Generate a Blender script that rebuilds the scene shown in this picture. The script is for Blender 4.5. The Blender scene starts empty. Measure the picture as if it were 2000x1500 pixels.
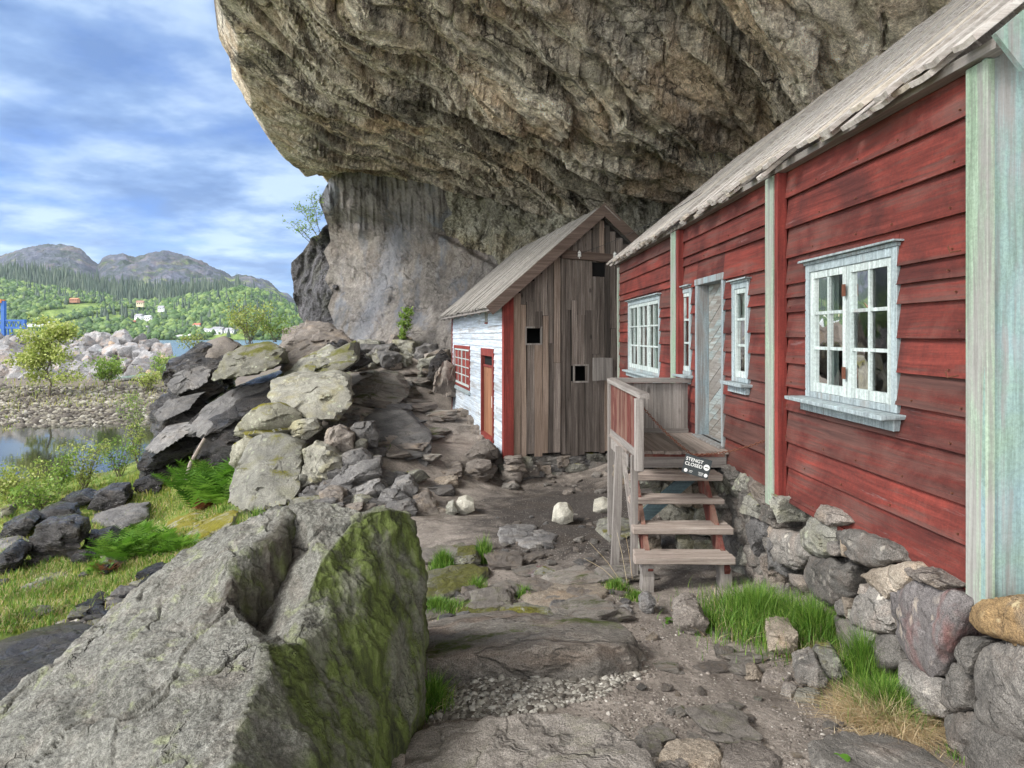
import bpy, bmesh, math, random
import numpy as np
from mathutils import Vector, Matrix
from mathutils.geometry import delaunay_2d_cdt
R = math.radians
random.seed(7); RNG = np.random.RandomState(11)
SC = bpy.context.scene
COL = SC.collection
# ---------------------------------------------------------------- camera, sky, sun, exposure
FPX, HZ, ZE = 1300.0, 655.0, 2.2          # focal length in photo pixels, horizon row, eye height above the yard
cam_d = bpy.data.cameras.new('camera'); cam = bpy.data.objects.new('camera', cam_d); COL.objects.link(cam)
cam.location = (0, 0, ZE); cam.rotation_euler = (R(90), 0, 0)
cam_d.sensor_width = 36; cam_d.lens = FPX/2000*36; cam_d.shift_y = -(750-HZ)/2000
cam_d.clip_start = 0.05; cam_d.clip_end = 8000
SC.camera = cam
SUN_EL, SUN_AZ = R(40), R(-112)            # azimuth measured from +Y towards +X
w = bpy.data.worlds.new('World'); SC.world = w; w.use_nodes = True
SUN_STRENGTH, SUN_ANGLE, SKY_STRENGTH, EXPOSURE = 2.35, R(16), 0.10, 0.84
sl = bpy.data.lights.new('sun', 'SUN'); sl.energy = SUN_STRENGTH; sl.angle = SUN_ANGLE; sl.color = (1.0, 0.965, 0.91)
so = bpy.data.objects.new('sun', sl); COL.objects.link(so); so.location = (-20, -5, 30)
sd = Vector((math.sin(SUN_AZ)*math.cos(SUN_EL), math.cos(SUN_AZ)*math.cos(SUN_EL), math.sin(SUN_EL)))
so.rotation_euler = (-sd).to_track_quat('-Z', 'Y').to_euler()
SC.view_settings.view_transform = 'Standard'; SC.view_settings.look = 'None'
SC.view_settings.exposure = EXPOSURE; SC.view_settings.gamma = 1.0
SC.render.engine = 'CYCLES'
SC.cycles.max_bounces = 6; SC.cycles.diffuse_bounces = 4; SC.cycles.glossy_bounces = 3
SC.cycles.transparent_max_bounces = 12; SC.cycles.use_denoising = True

# ---------------------------------------------------------------- node helper
class NT:
    def __init__(s, tree): s.t = tree; s.n = tree.nodes; s.l = tree.links
    def new(s, typ, **kw):
        nd = s.n.new(typ)
        for k, v in kw.items(): setattr(nd, k, v)
        return nd
    def put(s, sock, v):
        if v is None: return
        if isinstance(v, bpy.types.NodeSocket): s.l.new(v, sock)
        elif isinstance(v, (tuple, list)) and len(v) == 3 and sock.type == 'RGBA': sock.default_value = (*v, 1)
        else: sock.default_value = v
    def math(s, op, a, b=None, c=None, clamp=False):
        nd = s.new('ShaderNodeMath', operation=op, use_clamp=clamp)
        s.put(nd.inputs[0], a); s.put(nd.inputs[1], b); s.put(nd.inputs[2], c); return nd.outputs[0]
    def vmath(s, op, a, b=None):
        nd = s.new('ShaderNodeVectorMath', operation=op); s.put(nd.inputs[0], a); s.put(nd.inputs[1], b)
        return nd.outputs[0]
    def scale(s, v, f):
        nd = s.new('ShaderNodeVectorMath', operation='SCALE'); s.put(nd.inputs[0], v); s.put(nd.inputs[3], f); return nd.outputs[0]
    def noise(s, vec, sc, det=4, rough=.55, dist=0, col=False):
        nd = s.new('ShaderNodeTexNoise'); s.put(nd.inputs['Vector'], vec); s.put(nd.inputs['Scale'], sc)
        nd.inputs['Detail'].default_value = det; nd.inputs['Roughness'].default_value = rough; nd.inputs['Distortion'].default_value = dist
        return nd.outputs['Color' if col else 'Fac']
    def voro(s, vec, sc, feature='F1', out='Distance', rnd=1.0):
        nd = s.new('ShaderNodeTexVoronoi', feature=feature); s.put(nd.inputs['Vector'], vec); s.put(nd.inputs['Scale'], sc)
        nd.inputs['Randomness'].default_value = rnd; return nd.outputs[out]
    def ramp(s, fac, stops, interp='LINEAR'):
        nd = s.new('ShaderNodeValToRGB'); s.put(nd.inputs[0], fac); cr = nd.color_ramp; cr.interpolation = interp
        while len(cr.elements) > 1: cr.elements.remove(cr.elements[-1])
        for i, (p, c) in enumerate(stops):
            e = cr.elements[0] if i == 0 else cr.elements.new(p)
            e.position = p; e.color = (*c, 1) if isinstance(c, (tuple, list)) else (c, c, c, 1)
        return nd.outputs[0]
    def rng(s, v, a, b, c=0., d=1.):
        nd = s.new('ShaderNodeMapRange'); nd.clamp = True; s.put(nd.inputs[0], v)
        for i, x in enumerate((a, b, c, d)): nd.inputs[i+1].default_value = x
        return nd.outputs[0]
    def mix(s, f, a, b, mode='MIX'):
        nd = s.new('ShaderNodeMix', data_type='RGBA', blend_type=mode)
        s.put(nd.inputs[0], f); s.put(nd.inputs[6], a); s.put(nd.inputs[7], b); return nd.outputs[2]
    def mapping(s, v, sc=(1, 1, 1), rot=(0, 0, 0), loc=(0, 0, 0)):
        nd = s.new('ShaderNodeMapping'); s.put(nd.inputs[0], v)
        nd.inputs[1].default_value = loc; nd.inputs[2].default_value = rot; nd.inputs[3].default_value = sc; return nd.outputs[0]
    def bump(s, h, strength, dist, nrm=None):
        nd = s.new('ShaderNodeBump'); nd.inputs['Strength'].default_value = strength; nd.inputs['Distance'].default_value = dist
        s.put(nd.inputs['Height'], h); s.put(nd.inputs['Normal'], nrm); return nd.outputs[0]
    def sep(s, v):
        nd = s.new('ShaderNodeSeparateXYZ'); s.put(nd.inputs[0], v); return nd.outputs
    def comb(s, x, y, z):
        nd = s.new('ShaderNodeCombineXYZ'); s.put(nd.inputs[0], x); s.put(nd.inputs[1], y); s.put(nd.inputs[2], z); return nd.outputs[0]

# sky: Nishita blue with broken cloud
t = NT(w.node_tree); bg = t.n['Background']
tc = t.new('ShaderNodeTexCoord'); d = tc.outputs['Generated']
sx, sy, sz = t.sep(d)
sky = t.new('ShaderNodeTexSky', sky_type='NISHITA', sun_disc=False)
sky.sun_elevation = SUN_EL; sky.sun_rotation = SUN_AZ; sky.air_density = 1.0; sky.dust_density = 0.6; sky.ozone_density = 3.0
blue = t.mix(1.0, sky.outputs[0], (0.32, 0.56, 1.0), 'MULTIPLY')
zz = t.math('ADD', t.math('MAXIMUM', sz, 0.0), 0.16)
cp = t.comb(t.math('DIVIDE', sx, zz), t.math('DIVIDE', sy, zz), 0.0)
cp = t.mapping(cp, sc=(1.0, 1.1, 1), rot=(0, 0, R(10)), loc=(1.7, 0.4, 0))
n1 = t.noise(cp, .95, 6, .52, .3)
n2 = t.noise(cp, 2.6, 6, .55, .2)
m = t.math('ADD', t.math('MULTIPLY', n1, .72), t.math('MULTIPLY', n2, .28))
# unseen cloud added overhead and behind the camera for more fill light
away = t.rng(sy, 0.75, -0.1, 0, .22)
high = t.rng(sz, .12, .5, 0.0, .10)
m = t.math('ADD', t.math('ADD', m, away), high)
mask = t.ramp(m, [(.36, 0.0), (.55, .85), (.75, 1.0)], 'EASE')
shade = t.ramp(t.noise(cp, 1.9, 5, .55), [(.38, (1.15, 2.0, 3.7)), (.48, (1.9, 2.95, 4.8)), (.61, (3.9, 5.0, 6.3))])
bright = t.rng(sy, 0.55, -0.3, 1.0, 3.0)  # unseen sky behind the camera brightened to fill in under the overhang
shade = t.mix(t.rng(sy, .6, 0., 0, .8), shade, (7.4, 7.2, 6.9))
cl = t.new('ShaderNodeVectorMath', operation='SCALE'); t.put(cl.inputs[0], shade); t.put(cl.inputs[3], bright)
allc = t.mix(mask, blue, cl.outputs[0])
t.l.new(allc, bg.inputs[0]); bg.inputs[1].default_value = SKY_STRENGTH

# ---------------------------------------------------------------- geometry helpers
def at(px, py, Y): return Vector(((px-1000)/FPX*Y, Y, ZE+(HZ-py)/FPX*Y))
_P = np.random.RandomState(3).permutation(256); _P = np.concatenate([_P, _P, _P]).astype(np.int64)
_G = np.random.RandomState(5).normal(size=(256, 3)); _G /= np.linalg.norm(_G, axis=1)[:, None]
def perlin(p):
    p = np.asarray(p, float); i = np.floor(p).astype(np.int64); f = p-i; i &= 255
    u = f*f*f*(f*(f*6-15)+10); out = 0
    for dx in (0, 1):
        for dy in (0, 1):
            for dz in (0, 1):
                h = _P[_P[_P[i[:, 0]+dx]+i[:, 1]+dy]+i[:, 2]+dz]
                g = _G[h]; dd = g[:, 0]*(f[:, 0]-dx)+g[:, 1]*(f[:, 1]-dy)+g[:, 2]*(f[:, 2]-dz)
                wx = u[:, 0] if dx else 1-u[:, 0]; wy = u[:, 1] if dy else 1-u[:, 1]; wz = u[:, 2] if dz else 1-u[:, 2]
                out = out+dd*wx*wy*wz
    return out*1.6
def fbm(p, o=4, g=.5):
    p = np.asarray(p, float); a = 1; s = 0
    for k in range(o): s = s+a*perlin(p+17.3*k); p = p*2.03; a *= g
    return s
def ridged(p, o=4, g=.5):
    p = np.asarray(p, float); a = 1; s = 0
    for k in range(o): s = s+a*(1-2*np.abs(perlin(p+9.7*k))); p = p*2.1; a *= g
    return s
def smooth(x, a, b):
    t_ = np.clip((x-a)/(b-a), 0, 1); return t_*t_*(3-2*t_)

def mesh_np(name, V, F, mat=None, smooth_=False, fm=None, mats=None):
    """V (n,3); F (m,3) or (m,4) array, or list of lists."""
    me = bpy.data.meshes.new(name)
    if isinstance(F, np.ndarray):
        k = F.shape[1]; me.vertices.add(len(V)); me.vertices.foreach_set('co', np.asarray(V, np.float32).ravel())
        me.loops.add(F.size); me.loops.foreach_set('vertex_index', F.astype(np.int32).ravel())
        me.polygons.add(len(F)); me.polygons.foreach_set('loop_start', np.arange(0, F.size, k, dtype=np.int32))
        me.polygons.foreach_set('loop_total', np.full(len(F), k, np.int32))
    else: me.from_pydata([tuple(v) for v in V], [], F)
    me.update(calc_edges=True)
    if smooth_: me.polygons.foreach_set('use_smooth', np.ones(len(me.polygons), bool))
    for m_ in (mats or ([mat] if mat else [])): me.materials.append(m_)
    if fm is not None: me.polygons.foreach_set('material_index', np.asarray(fm, np.int32))
    return me
def link(name, me, parent=None, loc=None, rot=None):
    o = bpy.data.objects.new(name, me); COL.objects.link(o)
    if parent: o.parent = parent
    if loc is not None: o.location = loc
    if rot is not None: o.rotation_euler = rot
    return o
def tag(o, label=None, cat=None, group=None, kind=None):
    if label: o['label'] = label
    if cat: o['category'] = cat
    if group: o['group'] = group
    if kind: o['kind'] = kind
    return o
def empty(name, loc, rz=0, **kw):
    o = bpy.data.objects.new(name, None); COL.objects.link(o); o.location = loc; o.rotation_euler = (0, 0, rz)
    o.empty_display_size = .2; return tag(o, **kw)
def grid_faces(nu, nv):
    a = np.arange(nu*nv).reshape(nu, nv)
    return np.stack([a[:-1, :-1].ravel(), a[1:, :-1].ravel(), a[1:, 1:].ravel(), a[:-1, 1:].ravel()], 1)

class MB:
    def __init__(s): s.v = []; s.f = []
    def add(s, vs, fs):
        n = len(s.v); s.v += [tuple(x) for x in vs]; s.f += [[i+n for i in f] for f in fs]
    def box(s, x0, x1, y0, y1, z0, z1, j=0):
        r = lambda: random.uniform(-j, j)
        s.add([(x+r(), y+r(), z+r()) for z in (z0, z1) for y in (y0, y1) for x in (x0, x1)],
              [[0, 2, 3, 1], [4, 5, 7, 6], [0, 1, 5, 4], [2, 6, 7, 3], [0, 4, 6, 2], [1, 3, 7, 5]])
    def beam(s, a, b, w_, h_, up=(0, 0, 1), n=1, wob=0, taper=1):
        """bar from a to b, w_ across, h_ along up"""
        a = Vector(a); b = Vector(b); d_ = (b-a).normalized(); up = Vector(up)
        sx_ = d_.cross(up).normalized(); up = sx_.cross(d_).normalized(); vs = []
        for k in range(n+1):
            q = k/n; c = a.lerp(b, q)+Vector((random.uniform(-wob, wob), random.uniform(-wob, wob), random.uniform(-wob, wob)))
            tw = 1+(taper-1)*q
            for (i, j_) in ((-1, -1), (1, -1), (1, 1), (-1, 1)): vs.append(c+sx_*i*w_/2*tw+up*j_*h_/2*tw)
        fs = [[3, 2, 1, 0], [4*n, 4*n+1, 4*n+2, 4*n+3]]
        for k in range(n):
            for i in range(4):
                j_ = (i+1) % 4; fs.append([4*k+i, 4*k+j_, 4*k+4+j_, 4*k+4+i])
        s.add(vs, fs)
    def tube(s, pts, r0, r1=None, k=6):
        pts = [Vector(p) for p in pts]; r1 = r0 if r1 is None else r1; n = len(pts); vs = []; fs = []
        pu = None
        for i, p in enumerate(pts):
            d_ = (pts[min(i+1, n-1)]-pts[max(i-1, 0)]).normalized()
            u = d_.orthogonal().normalized() if pu is None else (pu-d_*pu.dot(d_)).normalized(); pu = u; w_ = d_.cross(u)
            r = r0+(r1-r0)*i/max(n-1, 1)
            for j in range(k): a = 2*math.pi*j/k; vs.append(p+(u*math.cos(a)+w_*math.sin(a))*r)
        for i in range(n-1):
            for j in range(k): fs.append([i*k+j, i*k+(j+1) % k, (i+1)*k+(j+1) % k, (i+1)*k+j])
        fs.append(list(range(k))[::-1]); fs.append([(n-1)*k+j for j in range(k)]); s.add(vs, fs)
    def prism(s, poly, d_):
        n = len(poly); d_ = Vector(d_); poly = [Vector(p) for p in poly]
        s.add(poly+[p+d_ for p in poly], [list(range(n))[::-1], list(range(n, 2*n))]+[[i, (i+1) % n, n+(i+1) % n, n+i] for i in range(n)])
    def build(s, name, mat, parent=None, off=(0, 0, 0), smooth_=False, bevel=0):
        off = Vector(off); me = mesh_np(name, [Vector(v)-off for v in s.v], s.f, mat, smooth_)
        bm = bmesh.new(); bm.from_mesh(me); bmesh.ops.recalc_face_normals(bm, faces=bm.faces)
        if bevel: bmesh.ops.bevel(bm, geom=list(bm.edges), offset=bevel, segments=1, affect='EDGES', clamp_overlap=True)
        bm.to_mesh(me); bm.free()
        return link(name, me, parent)

_ICO = {}
def ico(n):
    if n not in _ICO:
        bm = bmesh.new(); bmesh.ops.create_icosphere(bm, subdivisions=n, radius=1)
        V = np.array([v.co[:] for v in bm.verts]); V /= np.linalg.norm(V, axis=1)[:, None]
        F = np.array([[v.index for v in f.verts] for f in bm.faces]); bm.free(); _ICO[n] = (V, F)
    return _ICO[n]
def planes_of(pts):
    bm = bmesh.new()
    for p in pts: bm.verts.new(p)
    bmesh.ops.convex_hull(bm, input=list(bm.verts)); bm.normal_update()
    c = np.mean(pts, axis=0); N = []; D = []
    for f in bm.faces:
        n = np.array(f.normal[:]); dd = float(np.dot(n, np.array(f.verts[0].co[:])-c))
        if dd < 0: n = -n; dd = -dd
        if dd > 1e-5: N.append(n); D.append(dd)
    bm.free(); return c, np.array(N), np.array(D)
def rock_arrays(pts, n=5, amp=.03, freq=2., seed=0, chips=5, strata=0, saxis=(0, 0, 1), chipd=.9, flake=.06, nfl=26):
    """angular rock: convex hull of pts, corners knocked off, surface roughened"""
    pts = np.array([tuple(p) for p in pts], float); rs = np.random.RandomState(seed)
    lo, hi = pts.min(0), pts.max(0); ext = np.maximum(hi-lo, 1e-3)/2
    Q = (pts-(lo+hi)/2)/ext
    c, N, D = planes_of(Q)
    for k in range(chips):
        nn = rs.normal(size=3); nn /= np.linalg.norm(nn); sup = ((Q-c) @ nn).max()
        N = np.vstack([N, nn]); D = np.append(D, sup*rs.uniform(chipd-.1, chipd+.05))
    V, F = ico(n)
    dn = V @ N.T; r = np.where(dn > 1e-3, D[None, :]/np.maximum(dn, 1e-3), 1e9)
    rr = -np.log(np.exp(-np.clip(r-r.min(1, keepdims=True), 0, 5)*150).sum(1))/150+r.min(1)
    # broken facets: every patch sits a little higher or lower and tilts its own way
    for nk, am in ((nfl, flake), (nfl*4, flake*.45)):
        S = rs.normal(size=(nk, 3)); S /= np.linalg.norm(S, axis=1)[:, None]; wv_ = V+.16*np.stack([perlin(V*2.5+seed), perlin(V*2.5+seed+9), perlin(V*2.5+seed+20)], 1)
        kk = (wv_ @ S.T).argmax(1); hk = rs.uniform(-1, .35, nk); tk = rs.normal(size=(nk, 3))*1.3
        rr = rr*(1+am*(hk[kk]+(tk[kk]*(V-S[kk])).sum(1)*(1.2 if nk == nfl else 2.)))
    P = (V*rr[:, None]+c)*ext+(lo+hi)/2
    s = float(ext.mean()); dirv = V/ext; dirv /= np.linalg.norm(dirv, axis=1)[:, None]
    q = P*freq/s*.5+seed*3.7
    dsp = fbm(q, 5, .6)*.6+ridged(q*1.7+5, 4, .6)*.30
    if strata:
        ax = np.array(saxis, float); ax /= np.linalg.norm(ax); h = P @ ax*strata/s+fbm(q*.6, 2)*.6
        fr = h-np.floor(h); dsp = dsp+(np.abs(fr-.5)*2)**3*-.9
    P = P+dirv*(dsp*amp*s)[:, None]
    return P, F
def sharp(me, a=32):
    me.set_sharp_from_angle(angle=R(a)); return me
def hull_rock(name, pts, mat, n=5, parent=None, **kw):
    P, F = rock_arrays(pts, n=n, **kw); c = np.array([P[:, 0].mean(), P[:, 1].mean(), P[:, 2].min()])
    o = link(name, sharp(mesh_np(name, P-c, F, mat, True)), parent, loc=c if parent is None else None)
    if parent is not None: o.location = Vector(c)-parent.location if not parent.rotation_euler.z else (parent.matrix_basis.inverted() @ Vector(c)); 
    if parent is not None and parent.rotation_euler.z: o.rotation_euler = (0, 0, -parent.rotation_euler.z)
    return o
def box_pts(rs, sx_, sy_, sz_, j=.25):
    return [(sx_*(a+rs.uniform(-j, j)), sy_*(b+rs.uniform(-j, j)), sz_*(c+rs.uniform(-j, j))) for a in (-.5, .5) for b in (-.5, .5) for c in (-.5, .5)]+\
           [(sx_*rs.uniform(-.6, .6), sy_*rs.uniform(-.6, .6), sz_*rs.uniform(.5, .7)*(1 if rs.rand() > .3 else -1)) for _ in range(3)]
def front_pts(poly, thick, slope=0.0):
    """outline given as (px,py,Y) plus the same points set back and shrunk a little: a block with real depth"""
    a = [at(*p) for p in poly]; c = sum(a, Vector())/len(a); out = list(a)
    for p in a:
        q = c+(p-c)*.82; out.append(Vector((q.x+q.x/max(q.y, .1)*thick*.6, q.y+thick, q.z+slope*thick)))
    out.append(c+Vector((0, -thick*.18, 0))); return out
def subdiv(V, F, lv):
    for _ in range(lv):
        e = np.vstack([F[:, [0, 1]], F[:, [1, 2]], F[:, [2, 0]]]); e.sort(axis=1)
        u, inv = np.unique(e, axis=0, return_inverse=True); inv = inv.ravel(); n = len(V); m_ = len(F)
        V = np.vstack([V, (V[u[:, 0]]+V[u[:, 1]])/2]); a, b, c = inv[:m_]+n, inv[m_:2*m_]+n, inv[2*m_:]+n
        F = np.vstack([np.stack([F[:, 0], a, c], 1), np.stack([F[:, 1], b, a], 1), np.stack([F[:, 2], c, b], 1), np.stack([a, b, c], 1)])
    return V, F
def vnormals(V, F):
    fn = np.cross(V[F[:, 1]]-V[F[:, 0]], V[F[:, 2]]-V[F[:, 0]]); vn = np.zeros_like(V)
    for k in range(3): np.add.at(vn, F[:, k], fn)
    return vn/np.maximum(np.linalg.norm(vn, axis=1), 1e-9)[:, None]
class RBF:
    def __init__(s, P, Z):
        s.P = np.array(P, float); n = len(P); A = np.zeros((n+3, n+3))
        A[:n, :n] = np.linalg.norm(s.P[:, None]-s.P[None], axis=2); A[:n, n] = A[n, :n] = 1
        A[:n, n+1:] = s.P; A[n+1:, :n] = s.P.T
        s.w = np.linalg.solve(A+1e-9*np.eye(n+3), np.append(np.array(Z, float), [0, 0, 0]))
    def __call__(s, X, Y):
        Q = np.stack([np.ravel(X), np.ravel(Y)], 1).astype(float); out = np.empty(len(Q)); n = len(s.P)
        for i in range(0, len(Q), 20000):
            q = Q[i:i+20000]; d_ = np.sqrt(((q[:, None]-s.P[None])**2).sum(2))
            out[i:i+20000] = d_ @ s.w[:n]+s.w[n]+q @ s.w[n+1:]
        return out
# ---------------------------------------------------------------- materials
def new_mat(name):
    m_ = bpy.data.materials.new(name); m_.use_nodes = True; t_ = NT(m_.node_tree); b = t_.n['Principled BSDF']
    b.inputs['Specular IOR Level'].default_value = .3; return m_, t_, b
def obj_coord(t_, rnd=True):
    c = t_.new('ShaderNodeTexCoord').outputs['Object']
    if rnd:
        oi = t_.new('ShaderNodeObjectInfo'); c = t_.vmath('ADD', c, t_.scale(t_.comb(1., .7, 1.3), t_.math('MULTIPLY', oi.outputs['Random'], 60.)))
    return c
def rock_mat(name, lo, mid, hi, tint=None, tint_amt=.4, scale=1., moss=0., moss_c=(.09, .115, .02), moss_dir=None, lichen=0., lichen_c=(.42, .44, .33),
             crack=.5, crack_sc=1.2, bump=1., rough=.85, stretch=(1, 1, 1), rot=(0, 0, 0), wet=0., speck=.55, vary=.25):
    m_, t_, b = new_mat(name); c0 = obj_coord(t_); c = t_.mapping(c0, sc=tuple(scale*x for x in stretch), rot=rot)
    big = t_.noise(c, .9, 3, .6, .6); md = t_.noise(c, 3.4, 6, .65, .4); fine = t_.noise(c, 26, 5, .7); sp = t_.noise(c0, 110*min(scale, 1.6), 3, .7)
    f = t_.math('ADD', t_.math('MULTIPLY', big, .32), t_.math('ADD', t_.math('MULTIPLY', md, .36), t_.math('MULTIPLY', fine, .32)))
    col = t_.ramp(f, [(.36, lo), (.49, mid), (.62, hi)])
    if tint: col = t_.mix(t_.math('MULTIPLY', t_.rng(t_.noise(c, 1.7, 4, .6, .8), .5, .68), tint_amt), col, tint)
    spk = t_.rng(sp, .35, .68, 1-speck, 1+speck*.9); col = t_.mix(1., col, spk, 'MULTIPLY')
    dv = t_.vmath('ADD', c, t_.scale(t_.noise(c, 2.2, 4, .6, 0, True), .55))
    cr = t_.voro(dv, crack_sc, 'DISTANCE_TO_EDGE'); cr2 = t_.voro(dv, crack_sc*3.3, 'DISTANCE_TO_EDGE')
    gate = t_.rng(t_.noise(c, 1.1, 2), .42, .6)
    cm = t_.math('MULTIPLY', t_.rng(cr, 0, .035, 1, 0), gate); cm2 = t_.math('MULTIPLY', t_.rng(cr2, 0, .05, .6, 0), t_.rng(t_.noise(c, 2.6, 2), .5, .62))
    ck = t_.math('MAXIMUM', cm, cm2)
    col = t_.mix(t_.math('MULTIPLY', ck, crack), col, tuple(x*.28 for x in lo))
    if lichen:
        lm = t_.math('MULTIPLY', t_.rng(t_.voro(t_.vmath('ADD', c, t_.scale(t_.noise(c, 14, 3, .7, 0, True), .16)), 5.5), .30, .20), t_.rng(t_.noise(c, 1.8, 3), .52-.1*lichen, .60))
        col = t_.mix(t_.math('MULTIPLY', lm, .75), col, lichen_c)
    rg = t_.rng(md, .3, .7, rough-.12, min(1, rough+.1))
    if wet: rg = t_.math('SUBTRACT', rg, t_.math('MULTIPLY', t_.rng(big, .4, .6), wet))
    if moss:
        nz = t_.sep(t_.new('ShaderNodeNewGeometry').outputs['Normal'])
        g = nz[2]
        if moss_dir: 
            vm = t_.new('ShaderNodeVectorMath', operation='DOT_PRODUCT'); t_.put(vm.inputs[0], t_.new('ShaderNodeNewGeometry').outputs['Normal']); vm.inputs[1].default_value = moss_dir; g = vm.outputs['Value']
        mm = t_.math('ADD', t_.math('MULTIPLY', g, .45), t_.math('ADD', t_.math('MULTIPLY', t_.noise(c, 1.6, 4, .6), .7), t_.math('MULTIPLY', fine, .25)))
        mk = t_.rng(mm, .98-.3*moss, 1.08-.3*moss)
        mcol = t_.mix(t_.rng(fine, .35, .65), tuple(x*.5 for x in moss_c), moss_c)
        col = t_.mix(mk, col, mcol); rg = t_.math('MAXIMUM', rg, t_.math('MULTIPLY', mk, .95))
    if vary:
        oi = t_.new('ShaderNodeObjectInfo'); v = t_.rng(oi.outputs['Random'], 0, 1, 1-vary, 1+vary); col = t_.mix(1., col, v, 'MULTIPLY')
    t_.put(b.inputs['Base Color'], col); t_.put(b.inputs['Roughness'], rg)
    h = t_.math('ADD', t_.math('MULTIPLY', md, 1.), t_.math('ADD', t_.math('MULTIPLY', fine, .42), t_.math('MULTIPLY', sp, .12)))
    h = t_.math('SUBTRACT', h, t_.math('MULTIPLY', ck, .35))
    t_.put(b.inputs['Normal'], t_.bump(h, .95, .062*bump/scale)); return m_

GREY = dict(lo=(.13, .125, .115), mid=(.25, .24, .225), hi=(.40, .385, .355))
M = {}
M['dark'] = rock_mat('dark_slate', (.018, .017, .018), (.046, .043, .043), (.115, .108, .105), tint=(.09, .065, .04), wet=.35, scale=1.3, stretch=(1, 1, 2.2), rot=(0, R(25), 0), crack=.8, rough=.42, bump=2.2)
M['olive'] = rock_mat('olive_rock', (.075, .07, .055), (.15, .145, .12), (.24, .23, .19), tint=(.16, .15, .07), scale=1.4, moss=.45, moss_c=(.13, .13, .03), lichen=.3)
M['grey'] = rock_mat('grey_rock', (.12, .115, .10), (.24, .235, .205), (.38, .37, .32), tint=(.26, .25, .14), scale=1.5, lichen=.7, moss=.2, moss_c=(.20, .19, .03))
M['pale'] = rock_mat('pale_rock', (.13, .125, .105), (.27, .26, .22), (.40, .39, .33), tint=(.30, .27, .13), tint_amt=.6, vary=.12, scale=1.5, lichen=.5)
M['mossy'] = rock_mat('yellow_moss_rock', (.12, .115, .09), (.24, .23, .18), (.36, .35, .29), scale=1.6, moss=.62, moss_c=(.20, .18, .02), lichen=.6)
M['blue'] = rock_mat('bluegrey_rock', (.06, .058, .058), (.145, .14, .138), (.27, .26, .25), tint=(.22, .19, .16), scale=1.6, crack=.4)
M['brown'] = rock_mat('brown_grey_rock', (.10, .085, .075), (.20, .175, .155), (.33, .295, .26), tint=(.30, .23, .16), scale=1.5, crack=.5)
M['tan'] = rock_mat('tan_rock', (.16, .13, .10), (.29, .245, .195), (.43, .375, .31), tint=(.34, .22, .12), scale=1.5, crack=.35)
M['white'] = rock_mat('white_rock', (.36, .34, .28), (.52, .50, .43), (.66, .63, .55), tint=(.5, .45, .33), scale=2, crack=.2, vary=.05)
M['slab'] = rock_mat('flat_bedrock', (.14, .128, .112), (.28, .255, .225), (.42, .385, .34), tint=(.25, .17, .12), tint_amt=.5, scale=1.3, stretch=(.5, 1.3, 1.3), rot=(0, 0, R(18)), crack=.6, bump=1.4, moss=.12)
M['slab2'] = rock_mat('footworn_bedrock', (.145, .13, .115), (.255, .23, .205), (.37, .34, .31), tint=(.16, .17, .07), tint_amt=.5, scale=1.5, crack=.5, bump=1.2, vary=.05)
M['found'] = rock_mat('foundation_rock', (.08, .076, .07), (.175, .163, .148), (.30, .28, .255), tint=(.26, .19, .15), tint_amt=.3, scale=2.1, crack=.35, lichen=.35, lichen_c=(.5, .46, .40), vary=.3)
M['purple'] = rock_mat('paint_spattered_rock', (.09, .08, .08), (.17, .155, .152), (.26, .24, .235), tint=(.34, .09, .07), tint_amt=.5, scale=2.0, stretch=(1, 1, .45), crack=.3, lichen=.6, lichen_c=(.55, .47, .38), vary=0)
M['ochre'] = rock_mat('ochre_rock', (.13, .09, .06), (.30, .20, .10), (.46, .31, .15), tint=(.20, .19, .17), tint_amt=.8, scale=1.8, crack=.3, lichen=.4, lichen_c=(.6, .5, .3), vary=0)
M['break'] = rock_mat('quarry_rock', (.10, .10, .10), (.22, .215, .215), (.36, .35, .35), tint=(.30, .22, .17), tint_amt=.7, scale=.8, crack=.35, bump=1.5, vary=.3)
M['break_tan'] = rock_mat('quarry_rock_tan', (.20, .14, .10), (.36, .26, .18), (.48, .37, .27), scale=.8, crack=.3, vary=.12)
M['break_green'] = rock_mat('quarry_rock_green', (.13, .17, .155), (.24, .30, .28), (.36, .43, .40), scale=.8, crack=.3, vary=.12)

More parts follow.
